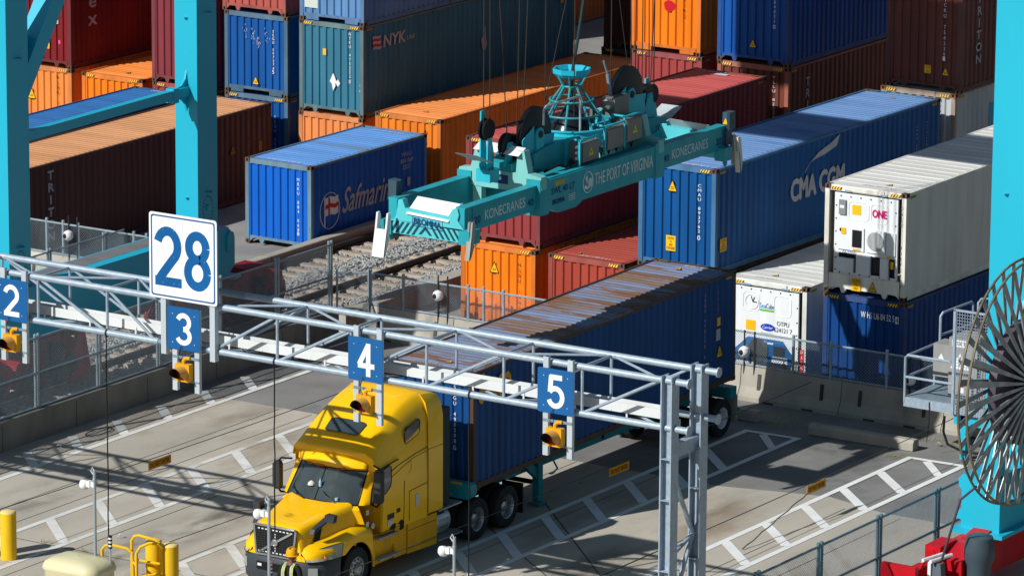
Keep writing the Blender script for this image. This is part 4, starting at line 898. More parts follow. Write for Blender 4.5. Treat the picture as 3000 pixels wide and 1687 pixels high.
for a in ((gx0, gx1),):
    mb.box(gx0-.09, gx0-.02, gy-.03, gy+.03, gz0-.1, gz1+.03); mb.box(gx1, gx1+.07, gy-.03, gy+.03, gz0-.1, gz1+.03); mb.box(gx0-.09, gx1+.07, gy-.03, gy+.03, gz1, gz1+.05)
eb(mb, 'mesh_guard', galv, smooth=False)
mb = MB(); quad(mb, (3.72, gy-.02, 2.0), X, Z, .16, .09); mb.mi = 1; quad(mb, (3.72, gy-.02, 1.88), X, Z, .16, .14); mb.build('warning_label', [red_paint, white_paint], EP, off=base2, smooth=False)
mb = MB(); mb.path([Vector(p) for p in ((3.2, -3.62, 1.1), (3.2, -3.66, .7), (3.35, -3.7, .4), (3.8, -3.75, .3), (4.6, -3.8, .32))], .035, 7); mb.path([Vector(p) for p in ((2.75, -3.62, 1.4), (2.78, -3.65, .9), (2.7, -3.6, .35))], .012, 5); eb(mb, 'power_cable', black_rub)
# ================================================================== SPREADER
sb = Vector((-3.62, -11.0, 7.4))
SP = thing('container_spreader', 'turquoise telescopic container spreader hanging on crane ropes above the truck box', 'spreader', sb)
def spb(mb, name, m=teal_s, parent=None, **k): return mb.build(name, m, parent or SP, off=sb, **k)
XL, XR = -4.80, -2.45
ink_navy = mat('navy_ink', (.01, .05, .16), .5); ink_white = mat('spreader_white', (.62, .66, .66), .5, var=.12)
# centre frame: two outer sleeves
for a, b2 in ((XR-.36, XR), (XL, XL+.36)):
    mb = MB(); mb.box(a, b2, -13.55, -8.55, 7.48, 8.24)
    mb.box(a-.02, b2+.02, -13.9, -13.5, 7.42, 8.30); mb.box(a-.02, b2+.02, -8.6, -8.2, 7.42, 8.30)
    mb.box(a+.04, b2-.04, -13.4, -8.7, 8.24, 8.27)
    mb.prism([(-13.3, 7.48), (-13.0, 7.36), (-12.2, 7.36), (-11.9, 7.48)], 'x', a+.05, b2-.02)
    spb(mb, 'main_beam', smooth=False)
# telescopic beams
for a, b2 in ((XR-.36+.03, XR-.1), (XL+.1, XL+.33)):
    for y0, y1 in ((-17.0, -13.9), (-8.2, -5.0)):
        mb = MB(); mb.box(a, b2, y0, y1, 7.56, 8.14); mb.box(a-.02, b2+.02, y0, y1, 8.14, 8.17); spb(mb, 'telescopic_beam', smooth=False)
mb = MB(); mb.box(XL+.36, XR-.36, -13.3, -8.8, 7.5, 7.8); spb(mb, 'deck', teal_s, smooth=False)
# cross ends of the centre frame
for yc, nm in ((-13.75, 'cross_head'), (-8.35, 'cross_head')):
    mb = MB(); mb.prism([(XL-.02, 8.05), (XL+.02, 8.36), (-4.45, 8.40), (-4.3, 8.95), (-4.12, 8.95), (-4.05, 8.40), (-3.15, 8.40), (-3.1, 8.95), (-2.92, 8.95), (-2.8, 8.42), (XR+.02, 8.36), (XR+.04, 8.05), (-2.9, 7.95), (-4.3, 7.95)], 'y', yc-.12, yc+.12)
    mb.box(-4.4, -4.15, yc-.1, yc+.1, 7.5, 8.0)
    o = spb(mb, nm, teal_pale, smooth=False)
mb = MB(); quad(mb, (-3.62, -13.875, 8.2), X, Z, .5, .22); mb.mi = 1; quad(mb, (-3.62, -13.88, 8.22), X, Z, .12, .08); mb.build('rating_plate', [ink_navy, white_paint], SP, off=sb, smooth=False)
# end beams with warning stripes
for y0, sg in ((-17.05, -1), (-4.95, 1)):
    mb = MB()
    up = [(-4.42, 7.98), (-4.40, 8.16), (-4.28, 8.18), (-4.2, 7.98), (-2.98, 7.92), (-2.85, 8.12), (-2.72, 8.14), (-2.68, 8.0), (-2.72, 7.86), (-2.5, 7.62), (-4.52, 7.66), (-4.45, 7.8)]
    mb.prism(up, 'y', y0, y0-sg*.2)
    mb.prism([(-4.86, 7.34), (-2.38, 7.34), (-2.38, 7.62), (-2.6, 7.66), (-4.6, 7.66), (-4.86, 7.62)], 'y', y0-sg*0-.0, y0-sg*.32)
    eo = spb(mb, 'end_beam', mat('end_beam_teal', (.09, .50, .56), .4, var=.06), smooth=False)
    mb = MB(); yy = y0+sg*.006
    for k in range(-7, 8):
        xc = -3.62+k*.155; s_ = -1 if k < 0 else 1
        if k == 0: mb.face([(xc-.035-.16, yy, 7.40), (xc-.16+.05, yy, 7.40), (xc+.01, yy, 7.53), (xc, yy, 7.62)]); mb.face([(xc+.035+.16, yy, 7.40), (xc, yy, 7.62), (xc-.01, yy, 7.53), (xc+.16-.05, yy, 7.40)]); continue
        p = [(xc-s_*.03, yy, 7.64), (xc+s_*.045, yy, 7.64), (xc+s_*.245, yy, 7.36), (xc+s_*.17, yy, 7.36)]
        p = [(min(max(q[0], -4.84), -2.4), q[1], q[2]) for q in p]
        mb.face(p if s_ > 0 else p[::-1])
    mb.build('warning_stripes', mat('stripe_dark', (.01, .06, .085), .5), eo, off=sb, smooth=False)
    mb = MB(); pr_ = [(-4.15, 7.98), (-2.98, 7.94), (-3.04, 7.86), (-4.2, 7.92)]
    mb.hexa([(-4.15, y0+sg*.05, 7.86), (-2.95, y0+sg*.05, 7.80), (-2.95, y0+sg*.03, 7.80), (-4.15, y0+sg*.03, 7.86), (-4.08, y0-sg*.35, 8.22), (-2.86, y0-sg*.35, 8.18), (-2.86, y0-sg*.37, 8.18), (-4.08, y0-sg*.37, 8.22)])
    mb.build('cover_plate', cam_white, eo, off=sb, smooth=False)
    if sg < 0:
        mb = MB(); fx = lambda u, v: None
        mb.path([Vector(p) for p in ((-3.98, yy, 7.60), (-3.14, yy, 7.56), (-3.14, yy, 7.79), (-3.98, yy, 7.83), (-3.98, yy, 7.60))], .009, 4)
        put_text(mb, 'BROMMA', (-3.56, yy-.003, 7.695), (1, 0, -.045), Z, .15, .76, bold=.008); mb.build('wordmark', ink_navy, eo, off=sb, smooth=False)
    # corner twistlock housings
    for xc in (-4.72, -2.5):
        mb = MB(); mb.box(xc-.15, xc+.15, y0-.05, y0-sg*.42, 7.3, 7.64); mb.lathe([(.06, 0), (.06, -.1), (.03, -.18)], 10, (xc, y0-sg*.15, 7.3), 'z'); mb.build('corner_housing', teal_s, eo, off=sb, smooth=False)
def flipper(parent, pts_fn, m, name='guide_flipper'): pass
def flap(x, y, ang, m, ydir=-1, outx=0.0, L=.95, wd=.34):
    """a guide arm hinged at (x,y,7.62); ang = swing from hanging straight down"""
    a = R(ang); dv = Vector((outx*math.sin(a), ydir*math.sin(a)*(1-abs(outx)), -math.cos(a))).normalized(); h = Vector((x, y, 7.75)); sd = Vector((1, 0, 0)); nn = sd.cross(dv)
    def P(s_, t_, e): return h+sd*s_+dv*t_+nn*e
    mb = MB()
    for sg in (-1, 1):
        pr = [(-.12, .03), (-.02, .09), (.5, .10), (L*.92, .02), (L, -.03), (L, -.07), (.4, -.05), (-.1, -.05)]
        f0 = [P(sg*wd/2, t_, e) for t_, e in pr]; f1 = [P(sg*(wd/2-.05), t_, e) for t_, e in pr]; n = len(pr)
        mb._add(f0+f1, [tuple(range(n)), tuple(range(2*n-1, n-1, -1))]+[(i, n+i, n+(i+1) % n, (i+1) % n) for i in range(n)])
    mb.hexa([P(-wd/2, .28, -.05), P(wd/2, .28, -.05), P(wd/2, .28, -.02), P(-wd/2, .28, -.02), P(-wd/2, L, -.07), P(wd/2, L, -.07), P(wd/2, L, -.03), P(-wd/2, L, -.03)])
    return spb(mb, 'guide_flipper', m, smooth=False)
flap(-4.66, -17.3, 10, cam_white)
flap(-2.36, -17.0, 8, mat('scuffed_steel', (.30, .30, .29), .5, metal=.4, var=.3), L=.8, wd=.13)
flap(-2.36, -4.75, 10, mat('scuffed_white', (.58, .58, .55), .5, var=.2), 1, L=.85, wd=.14)
flap(-2.62, -4.55, 12, mat('scuffed_steel', (.30, .30, .29), .5, metal=.4, var=.3), 1, L=.7, wd=.12)
slate = mat('slate_box', (.045, .085, .115), .5, var=.15)
mb = MB(); mb.hexa([(-4.88, -16.75, 7.7), (-4.68, -16.75, 7.7), (-4.68, -16.5, 7.7), (-4.88, -16.5, 7.7), (-4.85, -16.8, 8.55), (-4.62, -16.8, 8.52), (-4.62, -16.55, 8.52), (-4.85, -16.55, 8.55)]); spb(mb, 'raised_flipper', slate, smooth=False)
mb = MB(); mb.box(-2.62, -2.42, -5.05, -4.75, 8.05, 8.5); mb.box(-2.66, -2.46, -5.1, -4.85, 7.66, 8.05); spb(mb, 'flipper_actuator', slate, smooth=False)
mb = MB(); mb.face([(-2.6, -5.06, 8.2), (-2.45, -5.06, 8.2), (-2.525, -5.06, 8.36)]); spb(mb, 'warning_label', yellow_label, smooth=False)
# lettering on the +X sides
mb = MB(); put_text(mb, 'THE PORT OF VIRGINIA', (XR+.004, -10.05, 7.90), Y, Z, .30, 2.7, bold=.004); mb.build('wordmark', ink_white, SP, off=sb, smooth=False)
mb = MB(); c0 = Vector((XR+.003, -11.72, 7.88))
mb.path([c0+Vector((0, .22*math.cos(R(a)), .26*math.sin(R(a)))) for a in range(0, 361, 15)], .012, 5)
for k in range(5): mb.box(XR, XR+.006, -11.70+.035*k, -11.675+.035*k, 7.72+.012*k, 7.98-.02*abs(k-2))
mb.face([(XR+.004, -11.9, 7.75), (XR+.004, -11.72, 7.7), (XR+.004, -11.74, 7.78), (XR+.004, -11.85, 7.83)]); mb.face([(XR+.004, -11.84, 8.02), (XR+.004, -11.76, 7.82), (XR+.004, -11.73, 8.05)])
mb.build('emblem', ink_white, SP, off=sb, smooth=False)
mb = MB(); put_text(mb, 'SWL 40 LT', (XR+.004, -12.85, 7.93), Y, Z, .15, 1.05, bold=.006); put_text(mb, 'BROMMA', (XR+.006, -13.05, 7.66), Y, Z, .12, .55, bold=.006); mb.mi = 1; quad(mb, (XR+.003, -13.0, 8.1), Y, Z, .42, .11); mb.mi = 2
for k in range(4): quad(mb, (XR+.003, -12.45, 7.72-.045*k), Y, Z, .3, .015)
mb.build('lettering', [ink_navy, mat('amber_plate', (.55, .33, .02), .5), ink_white], SP, off=sb, smooth=False)
xt = XR-.1+.004
for yc in (-15.25, -6.75):
    mb = MB(); put_text(mb, 'KONECRANES', (xt, yc, 7.85), Y, Z, .24, 1.75); mb.build('wordmark', ink_white, SP, off=sb, smooth=False)
mb = MB()
for s_, yc in (('20', -16.45), ('40', -14.15), ('40', -7.9), ('20', -5.35)): put_text(mb, s_, (xt, yc, 7.8), Y, Z, .17, .26, bold=.006)
quad(mb, (xt, -16.68, 7.86), Y, Z, .03, .5); quad(mb, (xt, -5.15, 7.86), Y, Z, .03, .5); mb.build('lettering', ink_navy, SP, off=sb, smooth=False)
# headblock hull
mb = MB(); mb.prism([(-13.2, 8.42), (-12.9, 8.32), (-8.3, 8.32), (-8.0, 8.42), (-7.9, 8.75), (-8.6, 8.86), (-12.6, 8.86), (-13.25, 8.75)], 'x', -4.15, -3.05)
mb.prism([(-13.9, 8.42), (-13.2, 8.42), (-13.2, 8.72), (-13.9, 8.6)], 'x', -3.95, -3.25); mb.prism([(-8.0, 8.45), (-6.8, 8.45), (-6.8, 8.6), (-8.0, 8.72)], 'x', -3.95, -3.25)
hb = spb(mb, 'headblock', teal_s, smooth=False)
bright = mat('sheave_teal', (.03, .44, .55), .4, var=.08, rust=.12, rustcol=(.02, .06, .06), rscale=1.5)
def big_sheave(yc, zc, r):
    xs0 = -3.18
    mb = MB(); mb.lathe([(r*.3, -.09), (r*.92, -.09), (r, -.06), (r*.9, 0), (r, .06), (r*.92, .09), (r*.3, .09)], 32, (xs0-.12, yc, zc), 'x')
    o = spb(mb, 'sheave', mat('sheave_black', (.018, .022, .026), .45, var=.2))
    mb = MB()
    pts = [(yc-r*1.02, zc-.02), (yc-r*.98, zc-r*.55), (yc-r*.45, 8.55), (yc+r*.5, 8.55), (yc+r*.85, zc-r*.7), (yc+r*1.02, zc-.06), (yc+.2, zc-.02), (yc+.17, zc-.35), (yc-.17, zc-.35), (yc-.2, zc+.25)]
    mb.prism(pts, 'x', xs0, xs0+.02)
    mb.prism([(yc-.17, 8.3), (yc+.17, 8.3), (yc+.17, zc)]+[(yc+.17*math.cos(R(a)), zc+.02+.17*math.sin(R(a))) for a in range(10, 180, 20)]+[(yc-.17, zc)], 'x', xs0+.01, xs0+.07)
    mb.build('sheave_guard', bright, o, off=sb, smooth=False)
    mb = MB(); mb.lathe([(.09, .06), (.09, .1), (.03, .12)], 12, (xs0, yc, zc+.03), 'x'); mb.build('hub', dark_metal, o, off=sb)
big_sheave(-12.85, 9.15, .70); big_sheave(-8.65, 9.45, .74)
def small_sheave(yc, zc, r=.3, x=-3.5):
    mb = MB(); mb.lathe([(.05, -.07), (r*.95, -.07), (r, -.04), (r*.85, 0), (r, .04), (r*.95, .07), (.05, .07)], 22, (x, yc, zc), 'x'); o = spb(mb, 'sheave', mat('sheave_black', (.018, .022, .026), .45, var=.2))
    mb = MB(); mb.prism([(yc-.28, 8.55), (yc+.3, 8.55), (yc+.1, zc+.08), (yc-.1, zc+.08)], 'x', x+.09, x+.12); mb.lathe([(.06, 0), (.06, .03)], 10, (x+.12, yc, zc), 'x'); mb.build('sheave_guard', bright, o, off=sb, smooth=False)
for yc, zc in ((-13.75, 9.02), (-13.45, 8.95), (-7.75, 9.2), (-7.35, 9.2)): small_sheave(yc, zc)
for yc, z0, z1 in ((-14.42, 8.55, 9.95), (-6.9, 8.2, 9.55)):
    mb = MB(); mb.prism([(yc-.13, z0), (yc+.13, z0), (yc+.13, z0+.45), (yc+.07, z1), (yc-.1, z1), (yc-.12, z0+.5)], 'x', -3.76, -3.72); mb.prism([(yc-.13, z0), (yc+.13, z0), (yc+.13, z0+.45), (yc+.05, z0+.75), (yc-.1, z0+.75), (yc-.12, z0+.5)], 'x', -3.56, -3.52)
    mb.box(-3.76, -3.52, yc+.1, yc+.14, z0, z0+.42); mb.box(-3.8, -3.4, yc-.2, yc+.2, z0-.3, z0)
    o = spb(mb, 'pulley_post', bright, smooth=False)
    for dx in (-.06, .06):
        mb = MB(); mb.lathe([(.04, -.03), (.25, -.03), (.27, 0), (.25, .03), (.04, .03)], 22, (-3.64+dx, yc, z0+.95), 'x'); mb.build('sheave', black_rub, o, off=sb)
    mb = MB(); sg = -1 if yc < -10 else 1
    mb.hexa([(-3.9, yc+sg*.2, z0+.2), (-3.3, yc+sg*.2, z0+.2), (-3.3, yc+sg*.22, z0+.22), (-3.9, yc+sg*.22, z0+.22), (-3.9, yc+sg*.95, z0+.5), (-3.3, yc+sg*.95, z0+.5), (-3.3, yc+sg*.97, z0+.52), (-3.9, yc+sg*.97, z0+.52)]); mb.build('rain_plate', mat('plate_greywhite', (.45, .50, .53), .5), o, off=sb, smooth=False)
mb = MB(); mb.hexa([(-4.3, -14.0, 8.88), (-3.0, -14.0, 8.84), (-3.0, -13.98, 8.84), (-4.3, -13.98, 8.88), (-4.25, -13.75, 9.05), (-2.95, -13.75, 9.01), (-2.95, -13.73, 9.01), (-4.25, -13.73, 9.05)]); spb(mb, 'rain_plate', cam_white, smooth=False)
# cable tub and basket
bc = Vector((-3.64, -10.62, 0)); mb = MB()
mb.lathe([(.72, 8.5), (.92, 8.56), (.95, 8.6), (.95, 8.95), (.99, 8.97), (.99, 9.0), (.90, 9.0), (.88, 8.7), (.1, 8.7)], 32, bc, 'z')
for a in (200, 235, 270, 305, 340): mb.beam(bc+Vector((.95*math.cos(R(a)), .95*math.sin(R(a)), 8.9)), bc+Vector((1.02*math.cos(R(a)), 1.02*math.sin(R(a)), 8.5)), .03, .14)
tub = spb(mb, 'cable_tub', mat('tub_teal', (.03, .46, .60), .38, var=.06), angle=30)
mb = MB(); mb.lathe([(.58, 8.75), (.52, 8.95), (.12, 9.5), (.02, 9.56)], 24, bc, 'z'); spb(mb, 'cable_cone', mat('cone_black', (.012, .013, .018), .22), parent=tub)
bk = mat('basket_dark_teal', (.03, .25, .30), .45, var=.2); mb = MB()
for k in range(8):
    a = R(22.5+45*k); c, s_ = math.cos(a), math.sin(a)
    mb.tube(bc+Vector((.9*c, .9*s_, 8.98)), bc+Vector((.22*c, .22*s_, 9.96)), .028, 6); mb.tube(bc+Vector((.22*c, .22*s_, 9.96)), bc+Vector((.38*c, .38*s_, 10.24)), .022, 6)
for z_, r_ in ((9.28, .73), (9.62, .53), (9.96, .22)): mb.path([bc+Vector((r_*math.cos(R(a)), r_*math.sin(R(a)), z_)) for a in range(0, 361, 12)], .028, 6)
spb(mb, 'basket', bk, parent=tub)
mb = MB(); mb.lathe([(.38, 10.2), (.47, 10.28), (.48, 10.40), (.44, 10.40), (.36, 10.3), (.34, 10.22)], 8, bc, 'z', cap=False); spb(mb, 'basket_mouth', teal, parent=tub, angle=20)
mb = MB(); mb.path([Vector(p) for p in ((-3.05, -11.15, 8.6), (-3.05, -11.15, 9.75), (-3.05, -11.2, 9.85), (-3.05, -12.7, 9.85), (-3.05, -12.8, 9.75), (-3.05, -12.8, 9.4))], .03, 7); spb(mb, 'hand_rail', galv)
mb = MB(); mb.tube((-3.3, -9.5, 10.1), (-3.2, -9.35, 9.0), .05, 8); mb.tube((-3.3, -9.5, 10.1), (-3.35, -9.62, 10.45), .025, 6); spb(mb, 'damper', galv_dark)
# cabinets
cab_g = mat('spreader_cabinet', (.19, .19, .18), .45, metal=.2, var=.12)
for y0, y1, z0, z1, hasl in ((-11.75, -10.95, 8.33, 8.82, 1), (-10.6, -9.75, 8.45, 8.98, 0), (-9.7, -8.95, 8.5, 9.08, 1)):
    mb = MB(); mb.box(-2.98, -2.62, y0, y1, z0, z1); mb.box(-2.63, -2.60, y0+.03, y1-.03, z0+.03, z1-.03); mb.mi = 1; mb.box(-3.05, -2.98, y0-.12, y1, z0-.1, z1+.08); mb.beam((-2.98, y0-.1, z1+.1), (-2.6, y0-.1, z1+.1), .04, .04); mb.box(-2.64, -2.58, y0-.14, y0-.1, z0-.1, z1+.1); mb.box(-2.62, -2.56, y0-.14, y1-.1, z1+.07, z1+.11)
    mb.mi = 2
    for q in range(3): mb.lathe([(.04, 0), (.045, -.09), (.02, -.12)], 8, (-2.72, y0, z0+.12+.14*q), 'y')
    o = spb(mb, 'control_cabinet', [cab_g, bright, cam_white], smooth=False)
    if hasl:
        mb = MB(); yc = (y0+y1)/2; mb.face([(-2.595, yc-.11, (z0+z1)/2-.1), (-2.595, yc+.11, (z0+z1)/2-.1), (-2.595, yc, (z0+z1)/2+.11)]); mb.mi = 1; mb.face([(-2.59, yc-.02, (z0+z1)/2-.07), (-2.59, yc+.03, (z0+z1)/2-.02), (-2.59, yc-.01, (z0+z1)/2-.01), (-2.59, yc+.01, (z0+z1)/2+.05), (-2.59, yc-.03, (z0+z1)/2)]); mb.build('warning_label', [mat('sign_lime', (.6, .62, .02), .5), black_paint], o, off=sb, smooth=False)
mb = MB(); mb.box(-3.3, -2.95, -9.72, -9.05, 9.12, 9.58); mb.lathe([(.14, 0), (.14, -.2), (.05, -.24)], 12, (-3.1, -9.72, 9.42), 'y'); mb.box(-3.5, -3.4, -10.0, -9.9, 8.7, 9.6); spb(mb, 'control_cabinet', [cab_g], smooth=False)
mb = MB(); rr = random.Random(2)
for q in range(9): 
    y_ = -11.9+q*.35; mb.path([Vector(p) for p in ((-2.8, y_, 8.45), (-2.75, y_-.15, 8.3), (-2.9, y_+.1, 8.26), (-3.05, y_+.2, 8.4))], .018, 5)
mb.path([Vector(p) for p in ((-2.9, -13.0, 8.3), (-2.75, -12.6, 8.42), (-2.7, -12.3, 8.32), (-2.75, -12.0, 8.45), (-2.85, -11.8, 8.35))], .03, 6); spb(mb, 'hoses', black_rub)
# ropes
rope_m = mat('wire_rope', (.035, .03, .028), .5)
def rope(p, q, r=.014, lab=None, n='hoist_rope'):
    mb = MB(); c = (Vector(p)+Vector(q))/2; mb.tube(p, q, r, 6); o = mb.build(n, rope_m, off=c); tag(o, lab, 'rope', 'hoist ropes of the crane'); return o
TOP = 22.2
for i, (xx, yy, z0, lean) in enumerate(((-3.64, -14.55, 9.6, 0), (-3.64, -14.28, 9.6, 0), (-3.5, -13.72, 9.2, -1.4), (-3.5, -13.3, 9.1, .35), (-3.5, -13.05, 9.1, .8), (-3.4, -12.2, 9.4, 0), (-3.64, -6.98, 9.3, -.25), (-3.64, -6.75, 9.3, 0), (-3.5, -7.55, 9.3, .0), (-3.5, -7.15, 9.3, .9), (-3.3, -8.2, 9.5, 0), (-3.5, -8.05, 9.3, -.35), (-3.3, -9.35, 9.7, 0), (-3.2, -11.2, 9.3, .0))):
    labs = ['left rope of the pair at the near pulley post', 'right rope of the pair at the near pulley post', 'slanting rope at the near end, leaning away from the pulley post', 'rope from the near small sheave, left of two close ropes', 'rope from the near small sheave, right of two close ropes', 'straight rope beside the near big sheave', 'slanting rope at the far pulley post', 'straight rope at the far pulley post', 'rope at the left of the far small sheaves', 'slanting rope from the rightmost far small sheave', 'straight rope in front of the far big sheave', 'thin rope between the far big and small sheaves', 'rope just right of the cable basket', 'rope just left of the cable basket']
    rope((xx, yy, z0), (xx, yy+lean, TOP), lab=labs[i])
rope((-3.4, -12.25, 9.7), (-3.4, -10.4, 14.5), .011, 'thin slanting rope crossing left of the cable basket'); rope((-3.3, -8.45, 9.7), (-3.3, -9.75, 15.0), .011, 'thin slanting rope crossing the far big sheave')
mb = MB(); mb.path([bc+Vector((0, 0, 9.5)), bc+Vector((.02, .02, 10.4)), bc+Vector((.12, .1, 11.2)), bc+Vector((.22, .2, 12.2)), bc+Vector((.2, .15, 13.4)), bc+Vector((.1, .05, 16)), bc+Vector((.0, .0, 22))], .04, 8)
tag(mb.build('power_cable', mat('cable_teal_black', (.02, .05, .06), .5), off=bc+Vector((0, 0, 15))), 'thick dark power cable hanging down into the cable basket', 'cable')

# ================================================================== SIGN GANTRY
gb = Vector((-3, -23.4, 0)); GA = thing('sign_gantry', 'galvanised tube truss gantry across the lanes with a ladder column at its right end', 'gantry', gb)
def gbuild(mb, name, m=galv, **k): return mb.build(name, m, GA, off=gb, **k)
ZT, ZB, YF, YB = 6.88, 5.86, -24.0, -22.8
segs = [(-22, -6.15), (-4.75, 7.65)]
for y_ in (YF, YB):
    for z_ in (ZT, ZB):
        for a, b2 in segs:
            mb = MB(); mb.tube((a, y_, z_), (b2, y_, z_), .075, 12)
            if b2 > 5: mb.tube((b2, y_, z_), (b2+.04, y_, z_), .11, 12)
            gbuild(mb, 'chord')
mb = MB(); mb.tube((-6.3, YB, ZT), (-4.6, YB, ZT), .078, 10); mb.tube((-6.3, YB, ZB), (-4.6, YB, ZB), .07, 10); mb.tube((-6.3, YF, ZB), (-4.6, YF, ZB), .06, 10); gbuild(mb, 'chord', galv_dark)
panels = [[-21.4, -19.45, -17.5, -15.5, -13.5, -11.54, -9.57, -7.6, -6.25], [-4.65, -2.9, -.92, 1.06, 3.05, 5.03, 7.0]]
mb = MB()
for pl in panels:
    for i, xx in enumerate(pl):
        if xx not in (-6.25, -4.65, 7.0):
            mb.tube((xx, YF, ZB), (xx, YF, ZT), .034, 7); mb.tube((xx-.02, YB, ZB), (xx-.02, YB, ZT), .034, 7)
            mb.tube((xx, YF, ZT), (xx, YB, ZT), .03, 7); mb.tube((xx, YF, ZB), (xx, YB, ZB), .03, 7)
        if i+1 < len(pl):
            x2 = pl[i+1]
            if pl[0] < -5: a, b2 = ZT, ZB
            else: a, b2 = ZB, ZT
            mb.tube((xx, YF, a), (x2, YF, b2), .036, 7); mb.tube((xx, YB, a), (x2, YB, b2), .034, 7)
            if i % 2: mb.tube((xx, YB, ZT), (x2, YF, ZT), .03, 7); mb.tube((xx, YB, ZB), (x2, YF, ZB), .03, 7)
            else: mb.tube((xx, YF, ZT), (x2, YB, ZT), .03, 7); mb.tube((xx, YF, ZB), (x2, YB, ZB), .03, 7)
gbuild(mb, 'web_bracing')
tray_m = mat('tray_aluminium', (.62, .65, .65), .45, var=.08)
mb = MB(); mb.box(-22, 6.9, -23.32, -23.30, ZB+.03, ZB+.26); mb.box(-22, 6.9, -23.62, -23.60, ZB+.03, ZB+.26); mb.box(-22, 6.9, -23.62, -23.3, ZB+.03, ZB+.05)
xx = -21.8
while xx < 6.9: mb.box(xx, xx+.03, -23.63, -23.29, ZB+.05, ZB+.09); mb.box(xx+.4, xx+.44, -23.64, -23.62, ZB-.05, ZB+.12); xx += 1.3
gbuild(mb, 'cable_tray', tray_m, smooth=False)
def hbeam(mb, xc, yc, z0, z1, wd=.34, d=.34, t=.03):
    # flanges face -Y / +Y ... web between (H section seen from the front)
    mb.box(xc-wd/2, xc-wd/2+t, yc-d/2, yc+d/2, z0, z1); mb.box(xc+wd/2-t, xc+wd/2, yc-d/2, yc+d/2, z0, z1); mb.box(xc-wd/2+t, xc+wd/2-t, yc-t/2, yc+t/2, z0, z1)
for y_ in (YF, YB):
    mb = MB(); hbeam(mb, 7.2, y_, -.56, ZT+.12, .28, .30); mb.box(6.98, 7.43, y_-.25, y_+.25, -.56, -.5)
    for zz in (1.2, 2.75, 4.3, 5.2): mb.box(7.08, 7.32, y_-.148, y_-.02, zz, zz+.02)
    gbuild(mb, 'column', galv, smooth=False)
mb = MB(); mb.beam((7.12, YF, 5.3), (7.12, YB, 5.3), .2, .3); mb.beam((7.12, YF, 1.2), (7.12, YB, 1.2), .2, .2)
for a, b2 in (((YF+.1, 5.1), (YB-.05, 3.3)), ((YB-.05, 3.3), (YF+.1, 1.4))): mb.tube((7.12, a[0], a[1]), (7.12, b2[0], b2[1]), .055, 8)
mb.tube((7.12, YF, 2.9), (7.12, YB, 3.3), .05, 8); mb.tube((7.0, YF, 2.85), (7.0, YB, 3.15), .04, 8); gbuild(mb, 'column_bracing')
mb = MB()
for dy in (.3, .66): mb.box(6.98, 7.02, YF+dy, YF+dy+.03, -.56, 5.1)
z_ = .3
while z_ < 5.05: mb.tube((7.0, YF+.3, z_), (7.0, YF+.68, z_), .014, 5); z_ += .3
gbuild(mb, 'ladder', mat('ladder_alu', (.5, .55, .57), .4, metal=.3), smooth=False)
mb = MB(); mb.path([Vector((6.9, -23.5, ZB+.1+.1*0)), Vector((6.92, -23.45, 5.6)), Vector((7.0, -23.4, 5.5))], .03, 6)
for xc, y_ in ((-7.6, YF), (-2.95, YF), (2.2, YF)): mb.path([Vector((xc, y_+.088*math.cos(R(a)), ZB+.088*math.sin(R(a)))) for a in range(0, 361, 20)], .02, 5)
for q in ((-4.2, -2.6), (-1.0, .2)): mb.path([Vector((q[0], -23.62, ZB+.05)), Vector((q[0]+.4, -23.7, ZB-.08)), Vector(((q[0]+q[1])/2, -23.7, ZB-.1)), Vector((q[1], -23.62, ZB+.04))], .014, 5)
gbuild(mb, 'conduit', dark_metal)
hang = mat('hanger_galv', (.46, .53, .58), .45, metal=.15, var=.08)
SX = {2: -10.19, 3: -5.32, 4: -.41, 5: 4.49}
for n_, xc in SX.items():
    for dx in (-.27, .34):
        mb = MB(); zt = ZT+.14 if n_ != 3 else 6.75
        mb.box(xc+dx-.065, xc+dx+.065, -24.17, -24.155, 4.86, zt); mb.box(xc+dx+.05, xc+dx+.065, -24.155, -24.08, 4.86, zt); mb.mi = 0
        mb.box(xc+dx-.065, xc+dx-.05, -24.155, -24.08, 4.86, zt); gbuild(mb, 'hanger_post', hang, smooth=False)
for xx in (-5.9, -4.55):
    mb = MB(); mb.box(xx-.07, xx+.07, -24.17, -24.03, 5.65, 8.6); gbuild(mb, 'hanger_post', hang, smooth=False)
